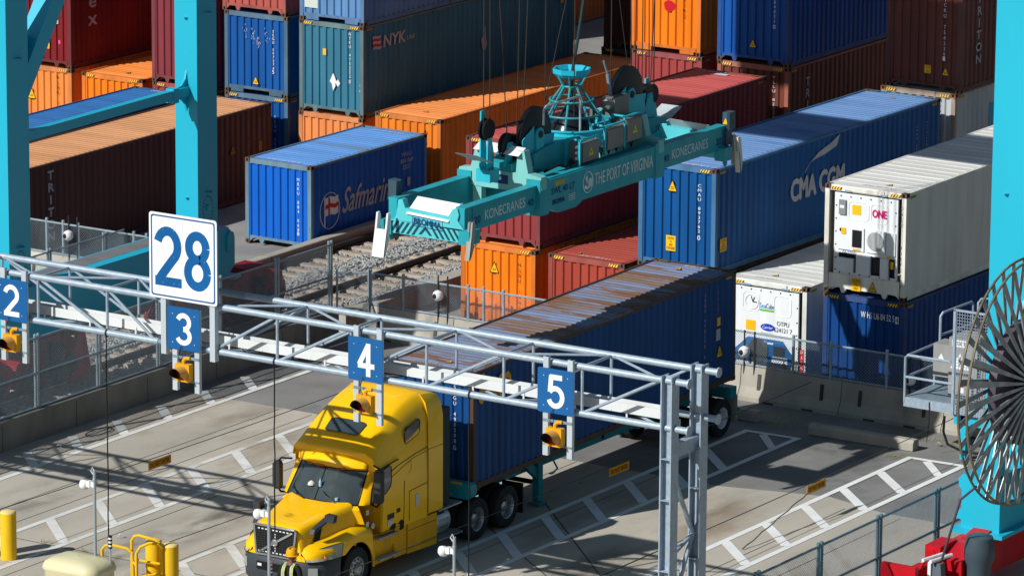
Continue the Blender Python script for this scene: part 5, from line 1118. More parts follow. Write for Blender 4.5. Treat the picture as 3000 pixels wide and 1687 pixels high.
# signs
sign_blue = mat('sign_panel_blue', (.004, .095, .29), .3, var=.04, spec=.5); sign_white = mat('sign_panel_white', (.74, .76, .77), .35, var=.03)
def rpoly(x0, x1, z0, z1, r):
    out = []
    for cx, cz, a0 in ((x1-r, z1-r, 0), (x0+r, z1-r, 90), (x0+r, z0+r, 180), (x1-r, z0+r, 270)):
        for k in range(5): a = R(a0+k*22.5); out.append((cx+r*math.cos(a), cz+r*math.sin(a)))
    return out
def bez(pts, n=10): return pts
def glyph(mb, ch, cx, cz, h, y, wd=None):
    """block highway numerals drawn from stroked paths"""
    t = h*.155; wd = wd or h*.62; hw = wd/2-t/2; hh = h/2
    def stroke(path, cap=True):
        P = [Vector((x_, 0, z_)) for x_, z_ in path]; L_, R_ = [], []
        for i, p in enumerate(P):
            d = (P[min(i+1, len(P)-1)]-P[max(i-1, 0)]); d.normalize(); nrm = Vector((-d.z, 0, d.x)); L_.append(p+nrm*t/2); R_.append(p-nrm*t/2)
        for i in range(len(P)-1):
            q = [L_[i], R_[i], R_[i+1], L_[i+1]]; mb.face([(cx+v.x, y-.0006*len(mb.f) % .002, cz+v.z) for v in q])
    arc = lambda x0, z0, rx, rz, a0, a1, n=16: [(x0+rx*math.cos(R(a0+(a1-a0)*k/n)), z0+rz*math.sin(R(a0+(a1-a0)*k/n))) for k in range(n+1)]
    if ch == '2':
        r = hh*.5; top = hh-t/2
        stroke(arc(0, top-r, hw, r, 165, -35)+[(hw*.45, -hh*.12), (-hw*.55, -hh*.62), (-hw*.9, -hh+t*.6)]); stroke([(-hw-t*.35, -hh+t/2), (hw+t/2, -hh+t/2)])
    elif ch == '3':
        r = (h-t)/4; stroke(arc(0, hh-t/2-r, hw*.92, r, 160, -90)); stroke(arc(0, -hh+t/2+r, hw, r, 90, -160))
    elif ch == '4':
        stroke([(hw*.45, -hh), (hw*.45, hh)]); stroke([(hw*.4, hh-t*.45), (-hw*.95, -hh*.32)]); stroke([(-hw-t*.2, -hh*.36), (hw+t*.6, -hh*.36)])
    elif ch == '5':
        r = hh*.52; stroke([(hw*.95, hh-t/2), (-hw*.8, hh-t/2)]); stroke([(-hw*.62, hh-t*.2), (-hw*.8, -hh*.05)]); stroke(arc(0, -hh+t/2+r, hw, r, 148, -160, 20))
    elif ch == '8':
        r1 = (h-t)*.235; r2 = (h-t)*.265; stroke(arc(0, hh-t/2-r1, hw*.88, r1, 0, 360, 24)); stroke(arc(0, -hh+t/2+r2, hw, r2, 0, 360, 24))
descr = {2: 'blue lane sign with white numeral 2', 3: 'blue lane sign with white numeral 3 below the big white sign', 4: 'blue lane sign with white numeral 4 in front of the yellow cab roof', 5: 'blue lane sign with white numeral 5 in front of the truck box'}
for n_, xc in SX.items():
    t = thing('lane_sign', descr[n_], 'sign', (xc, -24.2, 6.30), 0, 'numbered lane signs on the gantry')
    mb = MB(); mb.prism(rpoly(-.455, .455, -.485, .485, .05), 'y', 0, .012); mb.build('panel', sign_blue, t, smooth=False)
    mb = MB(); glyph(mb, str(n_), 0, -.005, .74, -.004)
    mb.build('numeral', sign_white, t, smooth=False)
    mb = MB()
    for sx, sz in ((-.3, .32), (.3, .32), (-.3, -.33), (.3, -.33)): mb.lathe([(.012, -.002), (.01, -.008)], 6, (sx, 0, sz), 'y')
    mb.build('rivets', cam_white, t)
t = thing('block_sign', 'big white sign with blue border and blue number 28 on the gantry', 'sign', (-5.32, -24.2, 7.90))
mb = MB(); mb.prism(rpoly(-.93, .93, -.97, .97, .07), 'y', 0, .015); mb.build('panel', sign_white, t, smooth=False)
mb = MB(); po, pi_ = rpoly(-.88, .88, -.92, .92, .06), rpoly(-.845, .845, -.885, .885, .05)
for k in range(len(po)): j = (k+1) % len(po); mb.face([(po[k][0], -.004, po[k][1]), (pi_[k][0], -.004, pi_[k][1]), (pi_[j][0], -.004, pi_[j][1]), (po[j][0], -.004, po[j][1])])
glyph(mb, '2', -.42, 0, 1.36, -.004, .76); glyph(mb, '8', .40, -.01, 1.36, -.004, .74); mb.build('numeral', mat('sign_ink_blue', (.006, .10, .30), .4), t, smooth=False)
mb = MB(); quad(mb, (0, -.003, 0), X, Z, .006, 1.72)
for sx in (-.55, -.25, .1, .6, -.1): 
    for sz in (-.6, 0, .6): mb.lathe([(.01, -.004), (.008, -.01)], 6, (sx, 0, sz), 'y')
mb.build('rivets', mat('rivet_grey', (.4, .43, .45), .5), t)
sig_y = mat('signal_yellow', (.70, .34, .012), .4, var=.06); lens_red = mat('lens_dark_red', (.16, .004, .006), .2)
for n_, xc in SX.items():
    t = thing('lane_signal', 'yellow single-lamp traffic signal hanging under the lane sign numbered %d' % n_, 'traffic signal', (xc, -24.28, 5.31), 0, 'yellow lane signals on the gantry')
    mb = MB(); mb.prism(rpoly(-.2, .2, -.2, .2, .03), 'y', 0, .16); mb.path([Vector((.0, .08, .2)), Vector((0, .08, .27)), Vector((.06, .08, .33)), Vector((.16, .1, .33))], .045, 8); mb.build('housing', sig_y, t, smooth=False)
    mb = MB(); mb.lathe([(.155, -.012), (.1, -.018), (.01, -.03)], 20, (0, 0, -.01), 'y'); mb.build('lens', lens_red, t)
    mb = MB(); rings = []
    for yy, rr_ in ((0, .175), (-.1, .175), (-.2, .17), (-.28, .165)):
        cut = 150-yy*-1*170
        rings.append([Vector((rr_*math.sin(R(a)), yy, -.01+rr_*math.cos(R(a)))) for a in [(-1+2*k/18)*(150+yy*230) for k in range(19)]])
    mb.loft(rings, cap=False)
    rings2 = [[v*.0+Vector((v.x*.93, v.y, (v.z+.01)*.93-.01)) for v in r_] for r_ in rings]; mb.mi = 1; mb.loft(rings2[::-1], cap=False); mb.build('visor', [mat('visor_amber', (.62, .33, .07), .5), black_paint], t)
    mb = MB(); mb.box(-.33, .4, .1, .12, .30, .36); mb.box(-.33, .4, .1, .12, -.22, -.18); mb.build('bracket', galv_dark, t, smooth=False)
    mb = MB(); mb.path([Vector((-.08, .09, .2)), Vector((-.1, .02, .35)), Vector((-.05, .05, .6))], .009, 4); mb.build('cable', black_rub, t)
GO_START = True
# hanging pull cords from the lower chord
for xc, zz, lb in ((-7.6, .9, 'thin black cord hanging from the gantry left of the signal under sign 3'), (-2.95, 2.05, 'thin black cord hanging from the gantry left of the yellow cab'), (2.2, .8, 'thin black cord hanging from the gantry in front of the drive wheels')):
    mb = MB(); rr = random.Random(int(abs(xc*10))); pts = [Vector((xc, -24.05, ZB-.05))]
    for k in range(1, 14): pts.append(Vector((xc+rr.uniform(-.012, .012), -24.05+rr.uniform(-.01, .01), ZB-.05+(zz-ZB)*k/13)))
    mb.path(pts, .016, 5); tag(mb.build('pull_cord', black_rub, off=(xc, -24.05, 3)), lb, 'cord', 'cords hanging from the gantry')

# the whole gantry with its signs, signals and cords stands a little nearer the road
for o in list(COL.objects):
    if o.parent is None and o.name.split('.')[0] in ('sign_gantry', 'lane_sign', 'block_sign', 'lane_signal', 'pull_cord'): o.location += Vector((1.25, -1.8, .56))
# ================================================================== CHASSIS TRAILER
chb = Vector((-3.62, -10.5, 0)); CH = thing('chassis_trailer', 'turquoise container chassis under the rust-roofed blue container, coupled to the yellow truck', 'trailer', chb)
def chbld(mb, name, m, parent=None, **k): return mb.build(name, m, parent or CH, off=chb, **k)
ch_t = mat('chassis_turquoise', (.012, .22, .26), .45, var=.15, scale=2, rust=.15)
mb = MB(); mb.box(-4.2, -4.05, -16.6, -4.3, .9, 1.22); mb.box(-3.2, -3.05, -16.6, -4.3, .9, 1.22)
for y_ in (-15, -12.8, -10, -7, -5): mb.box(-4.2, -3.05, y_, y_+.12, .95, 1.15)
chbld(mb, 'frame_rails', ch_t, smooth=False)
mb = MB(); mb.box(-4.84, -2.52, -17.05, -16.8, 1.12, 1.5); mb.prism([(-2.52, 1.12), (-2.40, 1.12), (-2.33, 1.17), (-2.30, 1.25), (-2.30, 1.38), (-2.33, 1.46), (-2.40, 1.5), (-2.52, 1.5)], 'y', -17.05, -16.8); fb = chbld(mb, 'front_bolster', mat('bolster_turquoise', (.012, .30, .36), .4, var=.1), smooth=False)
mb = MB()
for y_ in (-16.98, -16.87): mb.lathe([(.035, -2.298), (.02, -2.285)], 10, (0, y_, 1.36), 'x')
mb.build('marker_lights', mat('marker_red', (.5, .06, .02), .3), fb, off=chb)
mb = MB(); mb.box(-2.86, -2.56, -17.058, -16.98, 1.46, 1.505); mb.build('reflector_tape', stripe_yellow, fb, off=chb, smooth=False)
mb = MB(); put_text(mb, 'Port Chassis', (-3.3, -17.056, 1.34), X, Z, .11, .65); put_text(mb, '22 7086', (-2.95, -17.056, 1.2), X, Z, .06, .28); mb.build('lettering', pale_grey, fb, off=chb, smooth=False)
mb = MB(); mb.box(-4.84, -2.42, -4.75, -4.45, .95, 1.25); mb.box(-4.84, -2.42, -4.4, -4.3, .55, .65); mb.lathe([(.05, -4.76), (.05, -4.78)], 8, (-2.55, 0, 1.12), 'y'); chbld(mb, 'rear_bolster', ch_t, smooth=False)
for xx in (-4.3, -2.95):
    mb = MB(); mb.box(xx-.09, xx+.09, -13.2, -13.0, .12, 1.25); mb.box(xx-.07, xx+.07, -13.18, -13.02, .08, .6); mb.box(xx-.16, xx+.16, -13.28, -12.92, .03, .1)
    mb.prism([(-13.9, 1.22), (-13.1, .62), (-13.1, .9), (-13.6, 1.22)], 'x', xx-.08, xx+.05); mb.beam((-3.0, -13.3, .62), (-4.3, -13.3, .62), .08, .1)
    lg = chbld(mb, 'landing_leg', ch_t, smooth=False)
mb = MB(); mb.path([Vector(p) for p in ((-2.86, -13.1, 1.2), (-2.7, -13.05, 1.22), (-2.6, -12.95, 1.15), (-2.6, -12.75, .9), (-2.6, -12.95, .82), (-2.6, -13.1, .84))], .025, 6); mb.build('crank_handle', ch_t, lg, off=chb)
tyre_m = mat('tyre_rubber', (.022, .023, .025), .75, var=.3, scale=5, stretch=(1, 1, 1), bump=.3, bscale=40); rim_m = mat('wheel_rim', (.42, .44, .45), .3, metal=.75, var=.12, scale=5, stretch=(1, 1, 1))
def wheel(parent, x, y, z, r=.52, wd=.28, dish='rear', bld=None, n='wheel', rim=None):
    s = 1
    mb = MB(); mb.lathe([(r*.56, -wd/2), (r*.9, -wd/2), (r*.98, -wd*.42), (r, -wd*.3), (r, -wd*.02), (r*.965, -wd*.02), (r*.965, wd*.02), (r, wd*.02), (r, wd*.3), (r*.98, wd*.42), (r*.9, wd/2), (r*.56, wd/2)], 36, (x, y, z), 'x', cap=False)
    w_ = bld(mb, n, tyre_m)
    off = bld.off
    mb = MB()
    if dish == 'rear': prof = [(r*.57, wd/2-.005), (r*.54, wd/2-.01), (r*.50, wd*.3), (r*.47, -wd*.1), (r*.30, -wd*.15), (r*.22, -wd*.15), (r*.21, wd*.12), (r*.12, wd*.18), (.01, wd*.18)]
    else: prof = [(r*.57, wd/2-.005), (r*.54, wd/2+.005), (r*.50, wd*.42), (r*.36, wd*.5), (r*.26, wd*.5), (r*.25, wd*.62), (r*.2, wd*.75), (r*.1, wd*.78), (.01, wd*.78)]
    mb.lathe(prof, 28, (x, y, z), 'x', cap=False); ro = mb.build('rim', rim or rim_m, w_, off=off)
    mb = MB()
    for k in range(10):
        a = 2*math.pi*k/10
        if dish == 'rear': mb.lathe([(.018, -wd*.15), (.014, -wd*.02)], 6, (x, y+r*.26*math.cos(a), z+r*.26*math.sin(a)), 'x')
        else:
            mb.lathe([(.035, wd*.472), (.02, wd*.478)], 8, (x, y+r*.43*math.cos(a), z+r*.43*math.sin(a)), 'x'); mb.lathe([(.016, wd*.5), (.012, wd*.6)], 6, (x, y+r*.3*math.cos(a+.3), z+r*.3*math.sin(a+.3)), 'x')
    if dish == 'rear':
        for k in range(5):
            a = 2*math.pi*(k+.5)/5; mb.lathe([(.05, -wd*.12), (.03, -wd*.115)], 8, (x, y+r*.385*math.cos(a), z+r*.385*math.sin(a)), 'x')
    mb.build('wheel_nuts', dark_metal, w_, off=off)
    return w_
class Bld:
    def __init__(s, root, off): s.root, s.off = root, off
    def __call__(s, mb, name, m, **k): return mb.build(name, m, s.root, off=s.off, **k)
cbd = Bld(CH, chb)
white_rim = mat('wheel_rim_white', (.62, .64, .64), .4, var=.1, scale=5)
for y_ in (-5.1, -6.35):
    for x_ in (-2.58, -2.9, -4.66, -4.34): wheel(CH, x_, y_, .52, .50, .26, bld=cbd, rim=white_rim)
mb = MB(); mb.tube((-4.7, -5.1, .52), (-2.6, -5.1, .52), .07, 8); mb.tube((-4.7, -6.35, .52), (-2.6, -6.35, .52), .07, 8); chbld(mb, 'axle', dark_metal)
mb = MB(); mb.box(-2.82, -2.42, -4.42, -4.39, .25, 1.0); mb.box(-4.82, -4.42, -4.42, -4.39, .25, 1.0); chbld(mb, 'mud_flap', mat('mud_flap_pale', (.34, .33, .29), .8), smooth=False)

# ================================================================== TRUCK TRACTOR
tb = Vector((-3.6, -20.0, 0)); TR = thing('semi_truck', 'yellow semi truck with sleeper cab and black grille coupled to a container trailer', 'truck', tb)
tbd = Bld(TR, tb)
yel = mat('truck_yellow', (.90, .50, .002), .30, var=.03, scale=1, coat=.4); yel_d = mat('truck_yellow_lower', (.66, .34, .006), .4, var=.10, scale=3, stretch=(1, 1, .4), dirt=(.4, .23, .03, .58))
glass = mat('truck_glass', (.04, .055, .06), .05, var=.2, spec=.8); chrome = mat('truck_chrome', (.62, .64, .66), .18, metal=.9, var=.05)
plast = mat('truck_plastic', (.035, .038, .042), .5, var=.15); blk = mat('truck_black', (.01, .010, .011), .4)
seam = mat('panel_seam', (.10, .05, .002), .6)
XC = -3.6
def ring(y, prof):  # prof: list of (halfwidth, z) from bottom up to the roof centre
    right = [Vector((XC+w_, y, z_)) for w_, z_ in prof]; left = [Vector((XC-w_, y, z_)) for w_, z_ in prof[::-1]]
    return right+left[1:] if prof[-1][0] == 0 else right+left
def roofprof(y, zt, hw_t, zs, dy=0):
    # side up to zs, rounded to roof
    return [(1.20, 1.12), (1.21, 1.6), (1.205, 2.2), (1.19, min(2.72, zs-.05)), (1.17, zs), ((1.17+hw_t)/2+.03, zs+(zt-zs)*.55), (hw_t+.03, zt-.10), (hw_t-.06, zt-.025), (hw_t*.6, zt), (0, zt+.02)]
# upper cab: windscreen header, raised roof, sleeper
def sec(y, zt, hw_t, zs, yb=None):
    """ring whose upper part is at y and lower part may sit further back (yb)"""
    p = roofprof(y, zt, hw_t, zs); r_ = ring(y, p)
    return r_
st = [(-21.10, 3.06, 1.00, 2.74), (-21.07, 3.12, 1.00, 2.75), (-20.98, 3.17, .99, 2.77), (-20.7, 3.33, .97, 2.80), (-20.3, 3.56, .94, 2.88), (-19.9, 3.77, .92, 3.0), (-19.4, 3.97, .91, 3.2), (-18.95, 4.08, .92, 3.4), (-18.75, 4.10, .94, 3.5)]
rings = []
for y_, zt, hwt, zs in st:
    r_ = ring(y_, roofprof(y_, zt, hwt, zs)); rings.append(r_)
# the header curves back towards the door pillars
for i, r_ in enumerate(rings[:4]):
    for v in r_:
        dx = abs(v.x-XC); v.y += .50*max(0, dx-.5)**1.6*(1-i/5)
        if v.z < 2.73: v.y += .20*(1-i/4)
mb = MB(); mb.loft(rings); cab = tbd(mb, 'cab_body', yel, angle=38)
# rear fairing (side extenders) with rounded top
st2 = [(-18.74, 4.09, .95, 3.5, 1.215), (-18.4, 4.06, 1.0, 3.5, 1.22), (-18.12, 3.98, 1.0, 3.45, 1.215)]
rings = []
for y_, zt, hwt, zs, hw_ in st2:
    p = [(hw_, 1.18), (hw_, 2.0), (hw_, 2.75), (hw_-.005, zs), ((hw_+hwt)/2+.04, zs+(zt-zs)*.6), (hwt+.02, zt-.06), (hwt*.6, zt), (0, zt)]
    rings.append(ring(y_, p))
mb = MB(); mb.loft(rings); tbd(mb, 'rear_fairing', yel, angle=38)
mb = MB(); mb.box(XC+.55, XC+1.14, -18.12, -17.72, 1.2, 3.55); mb.box(XC-1.14, XC-.55, -18.12, -17.72, 1.2, 3.55); mb.box(XC-.9, XC+.9, -18.12, -17.95, 3.2, 3.85); tbd(mb, 'fairing_edge', mat('fairing_slate', (.03, .035, .04), .6), smooth=False)
# seams
def strip(pts, wd=.014, name='panel_seam', m=seam, r=.008):
    mb = MB(); mb.path([Vector(p) for p in pts], r, 5); tbd(mb, name, m)
xs = XC+1.208
strip([(xs+.012, -18.75, 1.2), (xs+.012, -18.75, 2.6), (xs-.0, -18.78, 3.5), (XC+1.06, -18.8, 3.85)])
strip([(xs+.006, -20.75, 2.40), (xs-.008, -20.0, 2.62), (xs-.01, -19.3, 2.74), (xs-.004, -18.76, 2.8)]); strip([(xs-.002, -20.6, 2.3), (xs-.0, -19.4, 2.66), (xs+.0, -18.78, 2.72)], r=.005)
strip([(xs+.006, -19.52, 1.2), (xs+.006, -19.52, 1.9), (xs+.005, -18.78, 1.95)]); strip([(xs+.014, -18.74, 2.74), (xs+.014, -18.12, 2.74)], r=.006)
strip([(xs+.006, -19.55, 2.35), (xs+.006, -19.45, 2.4), (xs+.006, -19.45, 2.65), (xs+.006, -19.58, 2.6)], r=.004)
strip([(xs+.004, -21.05, 2.0), (xs+.006, -21.05, 1.45), (xs+.006, -20.7, 1.16), (xs+.006, -19.9, 1.16), (xs+.006, -19.75, 1.3), (xs+.006, -19.72, 2.2)], r=.007)
# windscreen: two curved panes and frame
def ws(u, t):  # u -1..1 across, t 0 bottom..1 top
    hw_ = .99-.07*t; x_ = XC+u*hw_; y_ = -21.62+.30*abs(u)**2.4+t*.50; z_ = 1.98+.70*t-.04*abs(u)**2
    return Vector((x_, y_, z_))
mb = MB(); N = 14
for i in range(N):
    for j in range(4):
        a0, a1, t0, t1 = -1+2*i/N, -1+2*(i+1)/N, j/4, (j+1)/4; mb.face([ws(a0, t0), ws(a1, t0), ws(a1, t1), ws(a0, t1)])
tbd(mb, 'windscreen', glass, angle=60, weld=True)
mb = MB(); per = [ws(-1+2*k/N, 0) for k in range(N+1)]+[ws(1, k/4) for k in range(1, 5)]+[ws(1-2*k/N, 1) for k in range(1, N+1)]+[ws(-1, 1-k/4) for k in range(1, 5)]
mb.path(per, .022, 6); mb.path([ws(-.02, t/4)+Vector((0, -.01, 0)) for t in range(5)], .010, 5); tbd(mb, 'windscreen_seal', blk)
# things lying on the dashboard seen through the glass are modelled as papers just behind the pane
mb = MB(); c_ = ws(.03, .22)+Vector((0, -.012, 0)); mb.hexa([c_+Vector(p) for p in ((-.18, 0, -.1), (.17, 0, -.12), (.17, .004, -.12), (-.18, .004, -.1), (-.1, .13, .1), (.2, .13, .09), (.2, .134, .09), (-.1, .134, .1))]); tbd(mb, 'papers', white_paint, smooth=False)
mb = MB(); c_ = ws(-.25, .42)+Vector((0, -.015, 0)); mb.lathe([(.09, 0), (.08, .05), (.03, .09), (.005, .1)], 10, c_, 'z'); tbd(mb, 'cap', mat('cloth_white', (.6, .62, .62), .8))
mb = MB(); mb.lathe([(.035, 0), (.035, .12), (.012, .15), (.012, .19)], 10, ws(.02, .42)+Vector((0, -.02, 0)), 'z'); mb.lathe([(.04, 0), (.04, .06)], 10, ws(.55, .1)+Vector((0, -.02, 0)), 'z'); tbd(mb, 'bottle', mat('bottle_blue', (.3, .5, .62), .3))
mb = MB()
for u0, u1 in ((-.82, -.25), (.2, .6)):
    mb.path([ws(u0, .22)+Vector((0, -.03, 0)), ws((u0+u1)/2, .12)+Vector((0, -.04, 0)), ws(u1, -.02)+Vector((0, -.04, 0))], .016, 5); mb.path([ws(u0-.05, .3)+Vector((0, -.03, 0)), ws(u0+.25, .08)+Vector((0, -.035, 0))], .01, 4)
tbd(mb, 'wiper', blk)
mb = MB(); 
for k, (a, b2) in enumerate(((-1, .0), (0, 1))): pass
# pillars and cowl filling round the windscreen down to the hood
cowl = []
for k in range(N+1):
    u = -1+2*k/N; p = ws(u, 0); cowl.append(p)
rings = [[p+Vector((0, .0, -.015)) for p in cowl], [Vector((p.x+(p.x-XC)*.10, p.y-.05, p.z-.10)) for p in cowl], [Vector((p.x+(p.x-XC)*.16, p.y+.05, 1.5)) for p in cowl]]
mb = MB(); mb.loft(rings, cap=False); tbd(mb, 'cowl', yel, angle=50)
for sg in (1, -1):
    mb = MB(); q = [ws(sg, t/4) for t in range(5)]; outs = [Vector((XC+sg*(1.185-.01*t), q[t].y+.26-.02*t, q[t].z)) for t in range(5)]
    mb.loft([q, [(a+b2)/2+Vector((sg*.055, -.05, 0)) for a, b2 in zip(q, outs)], outs], cap=False); tbd(mb, 'windscreen_pillar', yel, angle=60)
# visor brow above the windscreen
mb = MB(); top = [ws(-1+2*k/N, 1) for k in range(N+1)]
r1 = [p+Vector((0, -.02, .01)) for p in top]; r2 = [p+Vector(((p.x-XC)*.04, -.10, .07)) for p in top]; r3 = [p+Vector(((p.x-XC)*.06, -.04, .22)) for p in top]; r4 = [p+Vector(((p.x-XC)*.04, .14, .32)) for p in top]
mb.loft([r1, r2, r3, r4], cap=False); tbd(mb, 'sun_visor', yel, angle=60)
mb = MB()
for u in (-.5, -.25, -.1, .5): mb.box(ws(u, 1).x-.06, ws(u, 1).x+.06, ws(u, 1).y-.11, ws(u, 1).y-.06, ws(u, 1).z+.02, ws(u, 1).z+.045)
tbd(mb, 'marker_lights', mat('marker_amber', (.5, .12, .01), .3), smooth=False)
# skylight and side windows
def roof_z(y):
    for a, b2 in zip(st, st[1:]):
        if a[0] <= y <= b2[0]: return a[1]+(b2[1]-a[1])*(y-a[0])/(b2[0]-a[0])
    return st[-1][1]
def roof_pt(u, y, e=.03):
    for a, b2 in zip(st, st[1:]):
        if a[0] <= y <= b2[0]: break
    t = (y-a[0])/(b2[0]-a[0]); zt, hw = a[1]+(b2[1]-a[1])*t, a[2]+(b2[2]-a[2])*t
    au = abs(u); k = [(0, zt+.02), (hw*.6, zt), (hw-.06, zt-.025), (hw+.03, zt-.10)]
    for (u0, z0), (u1, z1) in zip(k, k[1:]):
        if au <= u1: return Vector((XC+u, y-e*.4, z0+(z1-z0)*(au-u0)/(u1-u0)+e))
    return Vector((XC+u, y, k[-1][1]))
mb = MB(); NU, NV = 12, 6
def skp(i, j):
    v = j/NV; w_ = .47+.03*v; u = -w_+2*w_*i/NU; e_ = abs(2*i/NU-1); y = -20.66+.40*v
    if e_ > .99: y = -20.61+.30*v
    return roof_pt(u+.05, y)
for i in range(NU):
    for j in range(NV): mb.face([skp(i, j), skp(i+1, j), skp(i+1, j+1), skp(i, j+1)])
tbd(mb, 'skylight', glass, angle=60, weld=True)
def sidewin(name, pts, m=glass, x0=xs+.004, frame=True):
    mb = MB(); mb.prism([(y_, z_) for y_, z_ in pts], 'x', x0-.02, x0+.008); o = tbd(mb, name, m, smooth=False)
    if frame: mb = MB(); mb.path([Vector((x0+.006, y_, z_)) for y_, z_ in pts+[pts[0]]], .014, 5); mb.build('window_seal', blk, o, off=tb)
sidewin('sleeper_window', [(-19.66, 3.10), (-19.62, 3.05), (-19.10, 3.18), (-19.05, 3.24), (-19.04, 3.50), (-19.09, 3.55), (-19.58, 3.42), (-19.66, 3.34)], x0=xs-.045)
sidewin('door_window', [(-21.12, 1.94), (-20.5, 2.08), (-20.32, 2.2), (-20.28, 2.3), (-20.28, 2.66), (-20.36, 2.71), (-20.85, 2.62), (-21.06, 2.3)])
mb = MB(); mb.tube((xs+.03, -20.9, 2.69), (xs+.02, -20.0, 2.79), .016, 6); tbd(mb, 'rain_gutter', blk)
# door details
mb = MB(); mb.box(xs, xs+.012, -20.42, -20.15, 1.42, 1.54); mb.box(xs, xs+.012, -20.05, -19.9, 1.5, 1.6); tbd(mb, 'door_handle', plast, smooth=False)
mb = MB(); quad(mb, (xs+.012, -20.3, 1.33), Y, Z, .22, .12); quad(mb, (xs+.012, -19.2, 1.62), Y, Z, .13, .3); mb.mi = 1; put_text(mb, 'TXR 0250', (xs+.008, -20.95, 1.28), Y, Z, .06, .34); mb.mi = 2; put_text(mb, 'S', (xs+.016, -21.24, 1.62), Y, Z, .1); mb.mi = 0
for zz in (1.5, 1.78): quad(mb, (xs-.01, -21.22, zz), Y, Z, .12, .12)
mb.face([(xs+.01, -21.02+.07*math.cos(R(a)), 1.42+.07*math.sin(R(a))) for a in range(0, 360, 30)])
tbd(mb, 'decals', [mat('decal_grey', (.5, .52, .52), .5), plast, red_paint], smooth=False)
# hood and fenders
WY, WZ, WR = -21.62, .52, .64
def lerp(tab, y):
    for a, b2 in zip(tab, tab[1:]):
        if y <= b2[0]: t = max(0, (y-a[0])/(b2[0]-a[0])); return [p_+(q_-p_)*t for p_, q_ in zip(a[1:], b2[1:])]
    return list(tab[-1][1:])
HT = [(-23.14, .55, 1.66), (-23.10, .58, 1.715), (-23.02, .60, 1.745), (-22.4, .71, 1.84), (-21.8, .82, 1.945), (-21.42, .90, 2.00), (-21.05, .96, 2.02)]
def hood_prof(y):
    w_, zt = lerp(HT, y)
    return [(w_+.13, .98), (w_+.11, 1.25), (w_+.045, zt-.16), (w_+.015, zt-.07), (w_-.03, zt-.02), (w_-.10, zt), (w_*.5, zt+.012), (0, zt+.018)]
hy = [-23.14, -23.10, -23.02, -22.8, -22.4, -22.1, -21.8, -21.6, -21.42]
mb = MB(); mb.loft([ring(y_, hood_prof(y_)) for y_ in hy]); tbd(mb, 'hood', yel, angle=34)
FT_ = [(-23.13, .80, 1.17), (-23.05, .93, 1.24), (-22.9, 1.05, 1.28), (-22.6, 1.15, 1.31), (-22.3, 1.19, 1.34), (-21.9, 1.20, 1.41), (-21.6, 1.20, 1.45), (-21.2, 1.20, 1.43), (-21.0, 1.20, 1.38)]
fy = [-23.13, -23.05, -22.98, -22.9, -22.75, -22.6, -22.45, -22.3, -22.2, -22.1, -22.0, -21.9, -21.8, -21.7, -21.62, -21.5, -21.4, -21.3, -21.2, -21.1, -21.02, -20.99]
for sg in (1, -1):
    rings = []
    for y_ in fy:
        out, zf = lerp(FT_, y_); d = abs(y_-WY); zb = .98
        if d < WR: zb = max(.98 if y_ < WY else 0, WZ+math.sqrt(WR*WR-d*d))
        elif y_ > WY: zb = .6
        zf = max(zf, zb+.09); inn = .58
        pr_ = [(inn, zf+.10), (out-.36, zf+.06), (out-.20, zf+.03), (out-.09, zf-.03), (out-.02, zf-.10), (out, (zf+zb)/2), (out-.005, zb), (inn, zb)]
        rings.append([Vector((XC+sg*a_, y_, z_)) for a_, z_ in pr_][::sg])
    mb = MB(); mb.loft(rings, close=True); tbd(mb, 'fender', yel, angle=42)
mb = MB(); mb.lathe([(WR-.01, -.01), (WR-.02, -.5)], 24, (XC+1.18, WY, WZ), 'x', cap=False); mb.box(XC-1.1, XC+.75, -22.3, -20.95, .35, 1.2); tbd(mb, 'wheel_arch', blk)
# front: grille
GY = -23.20
mb = MB(); gp = [(-.53, 1.02), (.50, 1.02), (.58, 1.68), (.55, 1.71), (-.55, 1.71), (-.58, 1.68)]
mb.prism([(XC+a, b2) for a, b2 in gp], 'y', GY, GY+.06); tbd(mb, 'grille', blk, smooth=False)
mb = MB(); mb.path([Vector((XC+a, GY-.005, b2)) for a, b2 in gp+[gp[0]]], .028, 6); mb.beam((XC-.44, GY-.03, 1.07), (XC+.46, GY-.03, 1.62), .05, .02, up=Y); mb.lathe([(.085, 0), (.085, -.03), (.06, -.04), (.06, -.03)], 16, (XC+.01, GY-.02, 1.345), 'y'); tbd(mb, 'grille_frame', chrome)
mb = MB()
for k in range(12): mb.box(XC-.53, XC+.53, GY-.012, GY, 1.06+.053*k, 1.072+.053*k)
for k in range(15): mb.box(XC-.5+.071*k, XC-.49+.071*k, GY-.012, GY, 1.04, 1.69)
tbd(mb, 'grille_bars', plast, smooth=False)
mb = MB()
for k in range(10):
    x_ = XC-.47+.1*k; mb.box(x_, x_+.055, GY-.02, GY-.012, 1.615, 1.64); mb.box(x_, x_+.055, GY-.02, GY-.012, 1.08, 1.105)
for k in range(7): mb.box(XC+.0, XC+.022, GY-.02, GY-.012, 1.13+.065*k, 1.165+.065*k)
tbd(mb, 'bug_screen_clips', cam_white, smooth=False)
mb = MB(); put_text(mb, 'VOLVO', (XC+.01, GY-.066, 1.345), X, Z, .025, .09); tbd(mb, 'badge', blk, smooth=False)
mb = MB(); put_text(mb, 'USA\nNDT', (XC-.03, -22.62, 1.865), (1, 0, 0), (0, .96, .26), .16, .2); tbd(mb, 'hood_lettering', mat('hood_ink', (.12, .05, .005), .5), smooth=False)
